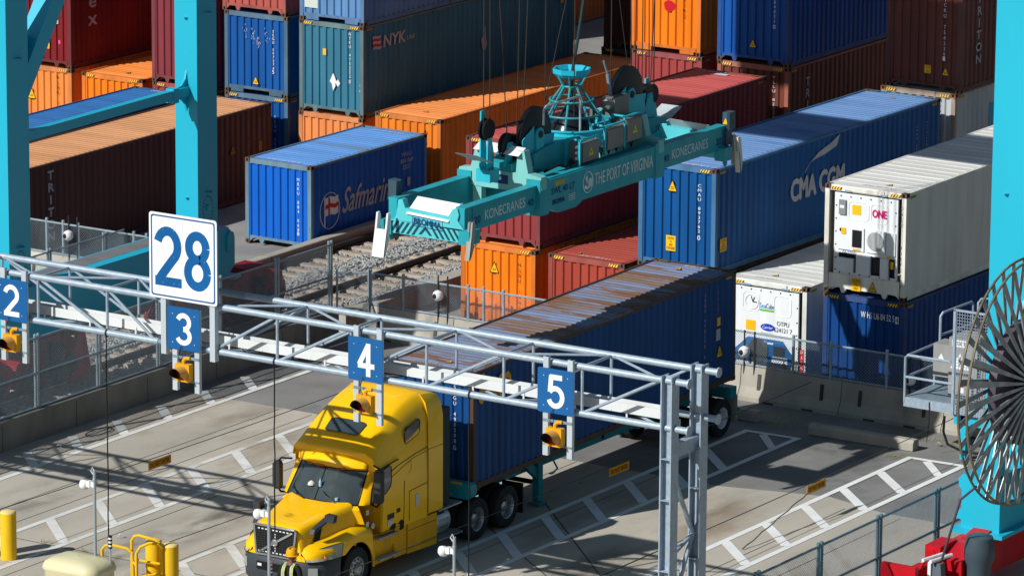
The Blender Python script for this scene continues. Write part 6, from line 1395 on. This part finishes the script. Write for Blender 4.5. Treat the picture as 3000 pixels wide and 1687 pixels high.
# bumper
mb = MB()
def bump(z, o=0):
    return [Vector((XC+sx*w_, y_-o, z)) for sx, w_, y_ in ((1, 1.19, -22.28), (1, 1.17, -22.6), (1, 1.02, -22.95), (1, .8, -23.12), (1, .4, -23.2), (-1, .4, -23.2), (-1, .8, -23.12), (-1, 1.02, -22.95), (-1, 1.17, -22.6), (-1, 1.19, -22.28))]
mb.loft([bump(.34, -.05), bump(.42, .0), bump(.70, .02), bump(.93, .0), bump(1.0, -.06)], cap=True); tbd(mb, 'bumper', mat('bumper_slate', (.045, .055, .065), .5, var=.1), angle=45)
mb = MB(); mb.box(XC-.5, XC+.36, -23.235, -23.2, .66, .84); tbd(mb, 'bumper_intake', blk, smooth=False)
mb = MB(); mb.box(XC-.47, XC-.36, -23.245, -23.23, .74, .8); tbd(mb, 'plate_sticker', cam_white, smooth=False)
for sg in (1, -1):
    mb = MB(); mb.hexa([(XC+sg*.86, -23.12, .62), (XC+sg*1.04, -22.99, .62), (XC+sg*1.03, -22.97, .62), (XC+sg*.85, -23.10, .62), (XC+sg*.86, -23.12, .84), (XC+sg*1.04, -22.99, .84), (XC+sg*1.03, -22.97, .84), (XC+sg*.85, -23.10, .84)]); tbd(mb, 'fog_light', mat('lamp_dull', (.28, .30, .30), .15, var=.1, spec=.8), smooth=False)
    # headlight follows the fender corner
    def P(u, t):
        y_ = -23.13+.85*u**1.55; out = lerp(FT_, y_)[0]; sl = .13*t*(1-.6*u)
        return Vector((XC+sg*(out+.025-.12*t*(1-u)-.02*t), y_-.025*(1-u)+sl*.6+.06*t*u, .985+(.21+.14*u-.10*max(0, u-.75)*4*.3)*t))
    mb = MB(); M_ = 8
    for i in range(M_):
        for j in range(3): mb.face([P(i/M_, j/3), P((i+1)/M_, j/3), P((i+1)/M_, (j+1)/3), P(i/M_, (j+1)/3)][::sg])
    hl = tbd(mb, 'headlight', mat('headlight_lens', (.33, .35, .29), .1, var=.2, scale=5, spec=.9, coat=.5), angle=60, weld=False)
    mb = MB(); mb.path([P(i/M_, 0) for i in range(M_+1)]+[P(1, j/3) for j in (1, 2, 3)]+[P(1-i/M_, 1) for i in range(1, M_+1)]+[P(0, 0)], .009, 5); mb.build('headlight_seal', blk, hl, off=tb)
    mb = MB(); c_ = P(.55, .22); mb.lathe([(.05, 0), (.03, -.02), (.005, -.03)], 10, c_, 'y'); mb.build('indicator', mat('marker_amber', (.5, .12, .01), .3), hl, off=tb)
    # hood mirror and side intake
    mb = MB()
    mb.hexa([(XC+sg*.76, -22.92, 1.60), (XC+sg*.86, -22.9, 1.60), (XC+sg*.86, -22.84, 1.70), (XC+sg*.76, -22.86, 1.70), (XC+sg*.80, -22.45, 1.84), (XC+sg*1.0, -22.42, 1.84), (XC+sg*1.0, -22.36, 1.88), (XC+sg*.80, -22.38, 1.88)]); mb.hexa([(XC+sg*.90, -22.55, 1.82), (XC+sg*1.12, -22.5, 1.80), (XC+sg*1.12, -22.36, 1.80), (XC+sg*.90, -22.36, 1.82), (XC+sg*.92, -22.53, 1.99), (XC+sg*1.14, -22.47, 1.97), (XC+sg*1.14, -22.34, 1.97), (XC+sg*.92, -22.36, 1.99)]); tbd(mb, 'hood_mirror', plast, smooth=False)
    mb = MB(); x_ = XC+sg*.965
    hs = lambda y_, z_: (XC+sg*(lerp(HT, y_)[0]+.14-.075*max(0, (z_-1.25))/.4), y_, z_); mb.face([hs(-22.78, 1.36), hs(-22.56, 1.38), hs(-22.38, 1.74), hs(-22.56, 1.72)][::sg]); tbd(mb, 'side_intake', blk, smooth=False)
    # door mirrors
    xm = XC+sg*(1.42 if sg > 0 else 1.36); zl, zh = (2.0, 2.80) if sg > 0 else (1.95, 2.62); yo = .12 if sg > 0 else 0
    mb = MB(); mb.prism([(xm-.09, -21.28+yo), (xm+.09, -21.26+yo), (xm+.10, -21.12+yo), (xm+.07, -21.08+yo), (xm-.07, -21.08+yo), (xm-.10, -21.14+yo)], 'z', zl+.05, zh-.05); mb.prism([(xm-.07, -21.25+yo), (xm+.07, -21.23+yo), (xm+.06, -21.1+yo), (xm-.06, -21.1+yo)], 'z', zl, zh); mo = tbd(mb, 'door_mirror', plast, smooth=True, angle=50)
    mb = MB(); mb.path([Vector(p) for p in ((xm, -21.15+yo, zh), (xm-sg*.05, -21.1, zh+.06), (XC+sg*1.15, -20.9, zh+.02))], .022, 6); mb.path([Vector(p) for p in ((xm, -21.15+yo, zl), (xm-sg*.03, -21.12, zl-.08), (XC+sg*1.2, -21.0, zl-.1), (XC+sg*1.19, -20.98, zl))], .028, 6); mb.build('mirror_arm', blk, mo, off=tb)
# skirts, steps, tank
mb = MB(); mb.prism([(-21.02, .98), (-20.98, .42), (-19.6, .42), (-19.6, 1.15), (-21.0, 1.15)], 'x', XC-1.12, XC+1.13); mb.prism([(-19.56, .40), (-18.35, .36), (-18.35, 1.13), (-19.56, 1.13)], 'x', XC-1.18, XC+1.2); sk = tbd(mb, 'side_skirt', yel_d, smooth=False)
mb = MB(); mb.prism([(-21.02, .98), (-20.98, .42), (-20.9, .42), (-20.9, 1.1)], 'x', XC+1.13, XC+1.19); mb.box(XC+1.13, XC+1.18, -20.1, -19.6, .42, 1.15); mb.box(XC+1.13, XC+1.18, -20.9, -20.1, .78, 1.02); mb.build('step_panel', yel_d, sk, off=tb, smooth=False)
mb = MB(); mb.box(XC+1.13, XC+1.3, -20.9, -20.1, 1.05, 1.09); mb.box(XC+1.13, XC+1.3, -20.85, -20.05, .54, .58); mb.build('step', mat('step_alloy', (.33, .36, .38), .35, metal=.5, var=.2, scale=10), sk, off=tb, smooth=False)
mb = MB(); mb.prism([(-20.35, 1.16), (-20.2, 1.28), (-20.05, 1.26), (-20.12, 1.12)], 'x', XC+1.17, XC+1.21); mb.prism([(-20.0, 1.22), (-19.85, 1.3), (-19.72, 1.24), (-19.75, 1.06), (-19.88, 1.05), (-19.9, 1.2)], 'x', XC+1.17, XC+1.21); mb.build('step_grip', blk, sk, off=tb, smooth=False)
strip([(XC+1.205, -19.55, .95), (XC+1.205, -18.36, .95)], r=.006); strip([(XC+1.205, -19.55, .52), (XC+1.205, -18.36, .5)], r=.006)
mb = MB(); mb.lathe([(.05, -18.35), (.33, -18.34), (.35, -18.3), (.35, -17.72), (.33, -17.68), (.05, -17.67)], 24, (XC+.82, 0, .78), 'y'); tk = tbd(mb, 'exhaust_canister', mat('canister_alloy', (.45, .47, .48), .3, metal=.6, var=.1))
mb = MB(); mb.box(XC+.85, XC+1.24, -18.3, -17.35, 1.13, 1.17); mb.box(XC+.85, XC+1.24, -18.3, -17.3, .40, .44); mb.build('catwalk_step', mat('step_alloy', (.33, .36, .38), .35, metal=.5, var=.2, scale=10), tk, off=tb, smooth=False)
mb = MB(); put_text(mb, 'HOT SURFACE', (XC+1.175, -18.0, .85), Y, Z, .07, .45); put_text(mb, 'DURAVANT', (XC+1.17, -18.0, .68), Y, Z, .07, .4); mb.build('lettering', plast, tk, off=tb, smooth=False)
# frame and wheels
mb = MB(); mb.box(XC-.45, XC-.35, -21.5, -14.5, .75, 1.0); mb.box(XC+.35, XC+.45, -21.5, -14.5, .75, 1.0); mb.box(XC-.5, XC+.5, -16.6, -15.2, 1.0, 1.12); mb.box(XC-1.1, XC+1.1, -18.3, -17.9, .7, 1.1); tbd(mb, 'chassis_frame', blk, smooth=False)
steel_rim = mat('wheel_rim_steel', (.33, .345, .345), .4, metal=.5, var=.2, scale=5, stretch=(1, 1, 1))
wheel(TR, XC+1.03, WY, .52, .52, .30, 'front', tbd, rim=steel_rim); wheel(TR, XC-1.03, WY, .52, .52, .30, 'front', tbd, rim=steel_rim)
for y_ in (-16.53, -15.22):
    for sx in (1, -1):
        wheel(TR, XC+sx*1.02, y_, .52, .52, .27, bld=tbd); wheel(TR, XC+sx*.70, y_, .52, .52, .27, bld=tbd)
mb = MB(); mb.box(XC+.55, XC+1.15, -14.55, -14.52, .2, .95); mb.box(XC-1.15, XC-.55, -14.55, -14.52, .2, .95); tbd(mb, 'mud_flap', black_rub, smooth=False)
# ================================================================== PERSON
skin = mat('skin_brown', (.16, .075, .045), .55, var=.08); cloth_b = mat('dark_shirt', (.012, .012, .015), .8, var=.2, scale=6, stretch=(1, 1, 1)); jeans = mat('dark_trousers', (.02, .025, .04), .85, var=.2)
px, py = -1.98, -24.85
pr = thing('person', 'person in dark shirt, hi-vis braces and yellow hard hat standing in front of the truck', 'person', (px, py, 0))
def skin_chain(name, nodes, edges, m, parent, sub=2):
    me = bpy.data.meshes.new(name); me.from_pydata([n_[0] for n_ in nodes], edges, []); o = bpy.data.objects.new(name, me); COL.objects.link(o)
    md = o.modifiers.new('skin', 'SKIN'); 
    for i, n_ in enumerate(nodes):
        v = me.skin_vertices[0].data[i]; v.radius = n_[1] if isinstance(n_[1], tuple) else (n_[1], n_[1]); v.use_root = (i == 0)
    s2 = o.modifiers.new('sub', 'SUBSURF'); s2.levels = sub; s2.render_levels = sub
    dg = bpy.context.evaluated_depsgraph_get(); m2 = bpy.data.meshes.new_from_object(o.evaluated_get(dg)); bpy.data.objects.remove(o)
    m2.materials.clear(); 
    if not isinstance(m, (list, tuple)): m = [m]
    for q in m: m2.materials.append(q)
    m2.polygons.foreach_set('use_smooth', [True]*len(m2.polygons)); ob = bpy.data.objects.new(name, m2); COL.objects.link(ob); ob.parent = parent; return ob
# standing with weight even, arms a little out; faces +Y (towards the truck)
N_ = [((0, 0, .95), (.155, .12)), ((0, 0, 1.12), (.15, .11)), ((0, .01, 1.32), (.195, .125)), ((0, 0, 1.46), (.13, .09)), ((0, .0, 1.54), .06), ((0, .02, 1.60), .062), ((0, .03, 1.68), (.085, .10)), ((0, .03, 1.76), (.075, .09)),
      ((.215, -.01, 1.43), .075), ((.31, -.04, 1.18), .058), ((.34, .06, .95), .043), ((-.215, -.01, 1.43), .075), ((-.31, -.03, 1.19), .058), ((-.34, .10, 1.02), .043),
      ((.10, 0, .86), .105), ((.12, .02, .50), .068), ((.13, -.02, .10), .045), ((.14, .12, .05), .04), ((-.10, 0, .86), .105), ((-.13, .02, .50), .068), ((-.14, -.02, .10), .045), ((-.15, .12, .05), .04)]
E_ = [(0, 1), (1, 2), (2, 3), (3, 4), (4, 5), (5, 6), (6, 7), (3, 8), (8, 9), (9, 10), (3, 11), (11, 12), (12, 13), (0, 14), (14, 15), (15, 16), (16, 17), (0, 18), (18, 19), (19, 20), (20, 21)]
body = skin_chain('body', N_, E_, [skin, cloth_b, jeans], pr)
for p in body.data.polygons:
    c = p.center
    if c.z < .97 and abs(c.x) < .24: p.material_index = 2
    elif c.z < 1.50 and (c.z > 1.13 or abs(c.x) < .24): p.material_index = 1
    else: p.material_index = 0
def hand(cx, cy, cz, s):
    nodes = [((cx, cy, cz), .036), ((cx, cy+.03, cz-.05), .038), ((cx, cy+.04, cz-.09), .034)]; edges = [(0, 1), (1, 2)]
    for k, (dx, L_) in enumerate(((-.03, .065), (-.01, .078), (.01, .072), (.03, .055))):
        b0 = len(nodes); nodes += [((cx+dx, cy+.05, cz-.11), .0095), ((cx+dx*1.05, cy+.075, cz-.11-L_*.55), .009), ((cx+dx, cy+.06, cz-.11-L_), .0075)]; edges += [(2, b0), (b0, b0+1), (b0+1, b0+2)]
    b0 = len(nodes); nodes += [((cx-s*.04, cy+.05, cz-.06), .011), ((cx-s*.052, cy+.085, cz-.095), .009)]; edges += [(1, b0), (b0, b0+1)]
    return skin_chain('hand', nodes, edges, skin, pr, 1)
hand(.34, .08, .93, 1); hand(-.34, .12, 1.0, -1)
vest = mat('hi_vis_yellow', (.50, .62, .03), .6); refl = mat('reflective_grey', (.34, .36, .37), .35)
mb = MB()
def band(pts, wd, e=0.0):
    for (a, b2) in zip(pts, pts[1:]):
        a, b2 = Vector(a), Vector(b2); mb.face([a-X*wd/2, a+X*wd/2, b2+X*wd/2, b2-X*wd/2])
for sx in (-1, 1):
    p_ = [(sx*.12, -.150, 1.05), (sx*.12, -.165, 1.2), (sx*.115, -.165, 1.35), (sx*.105, -.13, 1.46), (sx*.10, -.03, 1.535), (sx*.10, .1, 1.50), (sx*.11, .15, 1.3), (sx*.11, .14, 1.05)]
    mb.mi = 0; band(p_, .085); mb.mi = 1; band([(x_, y_*1.03, z_+.004) for x_, y_, z_ in p_], .048)
mb.mi = 0; mb.lathe([(.175, 1.0), (.18, 1.08)], 24, (0, 0, 0), 'z', cap=False); mb.mi = 1; mb.lathe([(.183, 1.02), (.186, 1.06)], 24, (0, 0, 0), 'z', cap=False)
mb.build('hi_vis_harness', [vest, refl], pr)
mb = MB(); mb.lathe([(.128, 1.70), (.132, 1.74), (.125, 1.80), (.10, 1.855), (.05, 1.885), (.003, 1.892)], 24, (0, .03, 0), 'z', cap=False); mb.lathe([(.13, 1.705), (.165, 1.70), (.16, 1.712), (.128, 1.72)], 24, (0, .035, 0), 'z', cap=False); mb.prism([(-.09, .15), (.09, .15), (.06, .24), (-.06, .24)], 'z', 1.695, 1.708); mb.box(-.015, .015, -.09, .12, 1.87, 1.9)
mb.build('hard_hat', mat('hat_yellow', (.78, .36, .008), .3, var=.03, coat=.3), pr)
mb = MB()
for dx in (-.035, .035): mb.lathe([(.014, 0), (.008, .01), (.001, .013)], 10, (dx, .125, 1.685), 'y')
mb.build('eyes', cam_white, pr)
mb = MB(); mb.hexa([(-.017, .12, 1.63), (.017, .12, 1.63), (.017, .13, 1.63), (-.017, .13, 1.63), (-.008, .118, 1.68), (.008, .118, 1.68), (.008, .125, 1.68), (-.008, .125, 1.68)]); mb.box(-.025, .025, .118, .122, 1.600, 1.606)
for sx in (-1, 1): mb.lathe([(.028, -.008), (.03, 0), (.02, .01)], 10, (sx*.088, .03, 1.665), 'x')
mb.build('face_features', skin, pr)

# ================================================================== SMALL THINGS
bol_y = mat('bollard_yellow', (.74, .46, .015), .5, var=.10, scale=3, stretch=(1, 1, .4), rust=.16, rustcol=(.10, .02, .015), rscale=3.2, rstretch=(1, 1, .6))
bol_top = mat('bollard_cap', (.70, .56, .22), .6, var=.12)
def bollard(x, y, h, label):
    t = thing('bollard', label, 'bollard', (x, y, 0), 0, 'yellow steel bollards at the lane entries')
    mb = MB(); mb.lathe([(.19, 0), (.19, h)], 24, (0, 0, 0), 'z', cap=False); mb.build('post', bol_y, t)
    mb = MB(); mb.lathe([(.19, h), (.17, h+.03), (.1, h+.055), (.01, h+.062)], 24, (0, 0, 0), 'z', cap=False); mb.build('cap', bol_top, t)
bollard(-10.66, -24.1, 1.14, 'yellow bollard at the left with a dark rust patch near its top, shown whole')
bollard(-11.28, -24.2, 1.12, 'yellow bollard cut off by the left edge of the photo')
bollard(-6.40, -24.1, 1.14, 'yellow bollard behind the bent yellow railing')
bollard(-5.88, -24.15, 1.13, 'yellow bollard right of the bent yellow railing, with rust patches')
bollard(-1.70, -25.1, 1.05, 'pale yellow bollard top just right of the person in the hard hat')
# bent tube railing
yb = Vector((-6.6, -24.9, 0)); t = thing('railing', 'bent yellow tube railing standing between the bollards and the cream kiosk', 'railing', yb)
ry = mat('railing_yellow', (.78, .46, .01), .4, var=.06)
for pts in ([(-7.35, -24.8, 0), (-7.35, -24.8, .95), (-7.28, -24.78, 1.04), (-7.15, -24.75, 1.08), (-6.75, -24.65, 1.03), (-6.62, -24.62, .95), (-6.58, -24.6, 0)], [(-6.72, -24.5, 0), (-6.72, -24.5, 1.2), (-6.66, -24.48, 1.3), (-6.55, -24.46, 1.33), (-6.12, -24.4, 1.28), (-5.98, -24.38, 1.2), (-5.94, -24.37, 0)], [(-6.40, -24.75, 0), (-6.40, -24.75, 1.0), (-6.32, -24.7, 1.15), (-6.15, -24.6, 1.24), (-5.98, -24.5, 1.24), (-5.93, -24.4, 1.12)]):
    mb = MB(); mb.path([Vector(p) for p in pts], .036, 8); mb.build('hoop', ry, t, off=yb)
mb = MB(); mb.tube((-6.72, -24.5, .75), (-5.95, -24.38, .72), .03, 7); mb.tube((-6.40, -24.75, .42), (-5.93, -24.4, .52), .03, 7); mb.tube((-6.58, -24.62, .72), (-6.40, -24.75, .70), .03, 7); mb.build('crossbar', ry, t, off=yb)
# cream kiosk
kb = Vector((-6.85, -26.3, 0)); t = thing('kiosk', 'cream kiosk roof with rounded corners at the bottom edge of the photo', 'kiosk', kb)
cream = mat('kiosk_cream', (.62, .58, .36), .4, var=.04, scale=1)
mb = MB(); rp = rpoly(-.78, .78, -.55, .55, .28)
mb.loft([[Vector((a, b2, z_)) for a, b2 in [(p[0]*k, p[1]*k) for p in rp]] for k, z_ in ((.94, 0), (.94, .9), (1.0, .95), (1.0, 1.0), (.94, 1.1), (.78, 1.18), (.4, 1.225), (.02, 1.235))], close=True, cap=False); mb.build('roof', cream, t, angle=60)
mb = MB(); mb.box(-.3, .3, -.53, -.518, .45, .8); mb.build('screen', black_paint, t, smooth=False)
# camera poles
def cpole(x, y, h, zc, label):
    t = thing('camera_pole', label, 'camera pole', (x, y, 0), 0, 'slim grey camera poles on the lane islands')
    mb = MB(); mb.tube((0, 0, 0), (0, 0, h), .036, 10); mb.lathe([(.04, h-.28), (.045, h-.26), (.045, h-.2), (.036, h-.18)], 10, (0, 0, 0), 'z', cap=False); mb.build('pole', mat('pole_grey', (.33, .38, .41), .4, metal=.3, var=.1), t)
    mb = MB(); mb.box(-.14, 0, -.035, .035, zc-.06, zc+.06); mb.path([Vector((0, 0, h-.02)), Vector((-.06, 0, h+.06)), Vector((-.1, 0, h-.03)), Vector((-.04, 0, h-.1))], .012, 5); mb.build('bracket', cam_white, t, smooth=False)
    mb = MB(); mb.lathe([(.02, .10), (.09, .075), (.115, .02), (.12, -.05), (.08, -.12), (.02, -.14)], 14, (-.29, 0, zc-.02), 'z', cap=False); mb.box(-.36, -.12, -.05, .05, zc-.02, zc+.045); mb.box(-.2, -.1, -.06, .06, zc-.07, zc+.07); mb.build('camera_head', cam_white, t, angle=50)
cpole(-6.62, -26.0, 3.22, 2.88, 'slim camera pole rising behind the cream kiosk')
cpole(-1.72, -26.05, 3.33, 2.98, 'slim camera pole in front of the yellow truck grille')
cpole(3.18, -26.0, 3.24, 2.92, 'slim camera pole on the island right of the yellow truck')
# delineator sticks
def stick(x, y, h, red, label):
    t = thing('delineator', label, 'delineator', (x, y, 0), 0, 'striped delineator sticks')
    mb = MB(); mb.tube((0, 0, 0), (0, 0, h-.3), .02, 7); mb.build('stem', mat('pole_grey', (.33, .38, .41), .4, metal=.3, var=.1), t)
    mb = MB()
    for k in range(7): mb.mi = (k+1) % 2 if not (red and k == 6) else 2; mb.lathe([(.045, h-.3+.043*k), (.045, h-.3+.043*(k+1))], 12, (0, 0, 0), 'z')
    mb.build('striped_head', [white_paint, black_paint, mat('delineator_red', (.6, .12, .1), .5)], t)
stick(-6.15, -26.05, 1.42+.35, False, 'black and white striped delineator beside the cream kiosk pole')
stick(-2.62, -24.75, 1.42, True, 'red, black and white striped delineator left of the person in the hard hat')
# DO NOT ENTER boards hanging on the lane cables
cab_m = mat('lane_cable', (.06, .065, .065), .5)
def lane_cable(x, y0, y1, z0, z1, label, r=.011):
    mb = MB(); mb.path([Vector((x, y0+(y1-y0)*k/10, z0+(z1-z0)*k/10-.10*math.sin(math.pi*k/10))) for k in range(11)], r, 5); tag(mb.build('lane_cable', cab_m, off=(x, (y0+y1)/2, .9)), label, 'cable', 'low cables strung along the lane islands')
lane_cable(-11.2, -24.2, -2, 1.05, .95, 'low dark cable carrying the orange board beside the wall-side lane'); lane_cable(-6.25, -24.2, -2, 1.05, .95, 'low dark cable running behind the yellow truck')
lane_cable(-1.6, -26.0, -2, 1.05, .95, 'low dark cable passing in front of the drive wheels'); lane_cable(3.22, -30, -2, 1.05, .95, 'low dark cable carrying the orange board over the right striped island')
board_o = mat('board_orange', (.62, .27, .006), .5, var=.08)
def dne(x, yc, z, label):
    t = thing('hanging_board', label, 'sign board', (x, yc, z), 0, 'orange DO NOT ENTER boards on the lane cables')
    mb = MB(); mb.box(-.006, .006, -.46, .46, -.105, .105); mb.build('board', board_o, t, smooth=False)
    mb = MB(); put_text(mb, 'DO NOT ENTER', (.0085, 0, 0), Y, Z, .11, .78, bold=.004); mb.build('lettering', mat('board_ink', (.16, .07, .01), .6), t, smooth=False)
    mb = MB(); mb.tube((0, -.38, .1), (0, -.38, .16), .005, 4); mb.tube((0, .38, .1), (0, .38, .16), .005, 4); mb.build('hook', dark_metal, t)
dne(-11.2, -17.47, .78, 'orange board on a low cable in the wall-side lane'); dne(-1.6, -11.5, .75, 'orange board on a low cable behind the truck drive wheels'); dne(3.22, -10.18, .755, 'orange board on a low cable above the right striped island')
mb = MB(); pts = []
for k in range(14): pts.append(Vector((3.22+.02*math.sin(k*1.9), -10.62-(k/13)*3.4*.9, .66*(1-k/13)+.02))) 
mb.path(pts, .016, 5); tag(mb.build('tether_rope', mat('tether_grey', (.10, .095, .085), .8), off=(3.2, -12, .3)), 'dark tether rope trailing to the ground from the right orange board', 'rope')
# litter, coil of cable, weeds
mb = MB(); rr = random.Random(9); pts = [Vector((-15.95+.2*math.cos(R(a)), -13.75+.5*math.sin(R(a)), .03+.01*math.sin(a))) for a in range(0, 380, 15)]
mb.path(pts, .014, 6); tag(mb.build('cable_loop', black_rub, off=(-15.6, -13.7, 0)), 'loop of black cable lying on the pavement against the concrete wall', 'cable')
lit = mat('litter_white', (.62, .62, .6), .8); lit2 = mat('litter_mixed', (.36, .33, .30), .85, var=.5, scale=20)
def litter(x, y, s_, m, label):
    mb = MB(); r_ = random.Random(int(x*97+y*31))
    for k in range(5):
        c = Vector((r_.uniform(-s_, s_)*.6, r_.uniform(-s_, s_)*.6, r_.uniform(.01, .05))); q = [c+Vector((r_.uniform(-s_, s_)*.7, r_.uniform(-s_, s_)*.7, r_.uniform(0, .07))) for _ in range(4)]; mb.face(q[:3]); mb.face([q[0], q[2], q[3]])
    o = mb.build('litter', m, smooth=False); o.location = (x, y, .01); tag(o, label, 'litter')
litter(-15.95, -15.45, .16, lit, 'crumpled white litter on the pavement near the concrete wall'); litter(-10.0, -17.2, .05, lit, 'small white scrap on the pavement left of the truck mirror'); litter(-9.6, -21.2, .07, lit, 'small white scrap beside the dark oil stain')
litter(-13.9, -3.4, .3, lit2, 'heap of mixed litter at the foot of the barriers behind sign 4'); litter(-14.6, -3.9, .22, lit2, 'scattered scraps of litter left of the heap behind sign 4'); litter(2.6, -2.7, .12, lit2, 'pale scrap of litter between the wheel stop and the electrical platform')
weed_m = mat('weed_green', (.16, .19, .03), .8, var=.4, scale=12); weed_y = mat('dry_weed', (.42, .40, .06), .8, var=.35, scale=12)
def weeds(name, pts, n, sx, sy, m, label, flat=False):
    mb = MB(); r_ = random.Random(len(label))
    for (x, y) in pts:
        for k in range(n):
            bx, by = x+r_.gauss(0, sx), y+r_.gauss(0, sy); a = r_.uniform(0, 6.28); L_ = r_.uniform(.06, .2); h_ = .012 if flat else r_.uniform(.02, .09); w_ = .008
            d = Vector((math.cos(a)*L_, math.sin(a)*L_, h_)); s_ = Vector((-math.sin(a)*w_, math.cos(a)*w_, 0)); p0 = Vector((bx, by, .004)); mb.face([p0-s_, p0+s_, p0+d])
    tag(mb.build(name, m, smooth=False), label, 'weeds', kind='stuff')
weeds('weeds', [(-2.2, -2.2), (-3.0, -2.6), (-1.9, -2.9)], 70, .35, .16, weed_y, 'yellow-green clippings scattered on the asphalt before the barriers', True)
weeds('weeds', [(1.8, -2.2), (2.9, -2.3), (2.0, -4.05)], 60, .4, .16, weed_y, 'dry yellow clippings around the end of the long wheel stop', True)
weeds('weeds', [(-13.2, -2.6), (-12.6, -2.9), (-14.3, -3.1)], 60, .3, .25, weed_m, 'green weeds growing at the foot of the barriers behind sign 4')
weeds('weeds', [(-10.8, -22.5), (-9.6, -22.6), (-3.0, -15.3), (-16.6, -9.4), (-4.9, -22.6)], 16, .1, .05, weed_m, 'small weed tufts in the pavement joints')
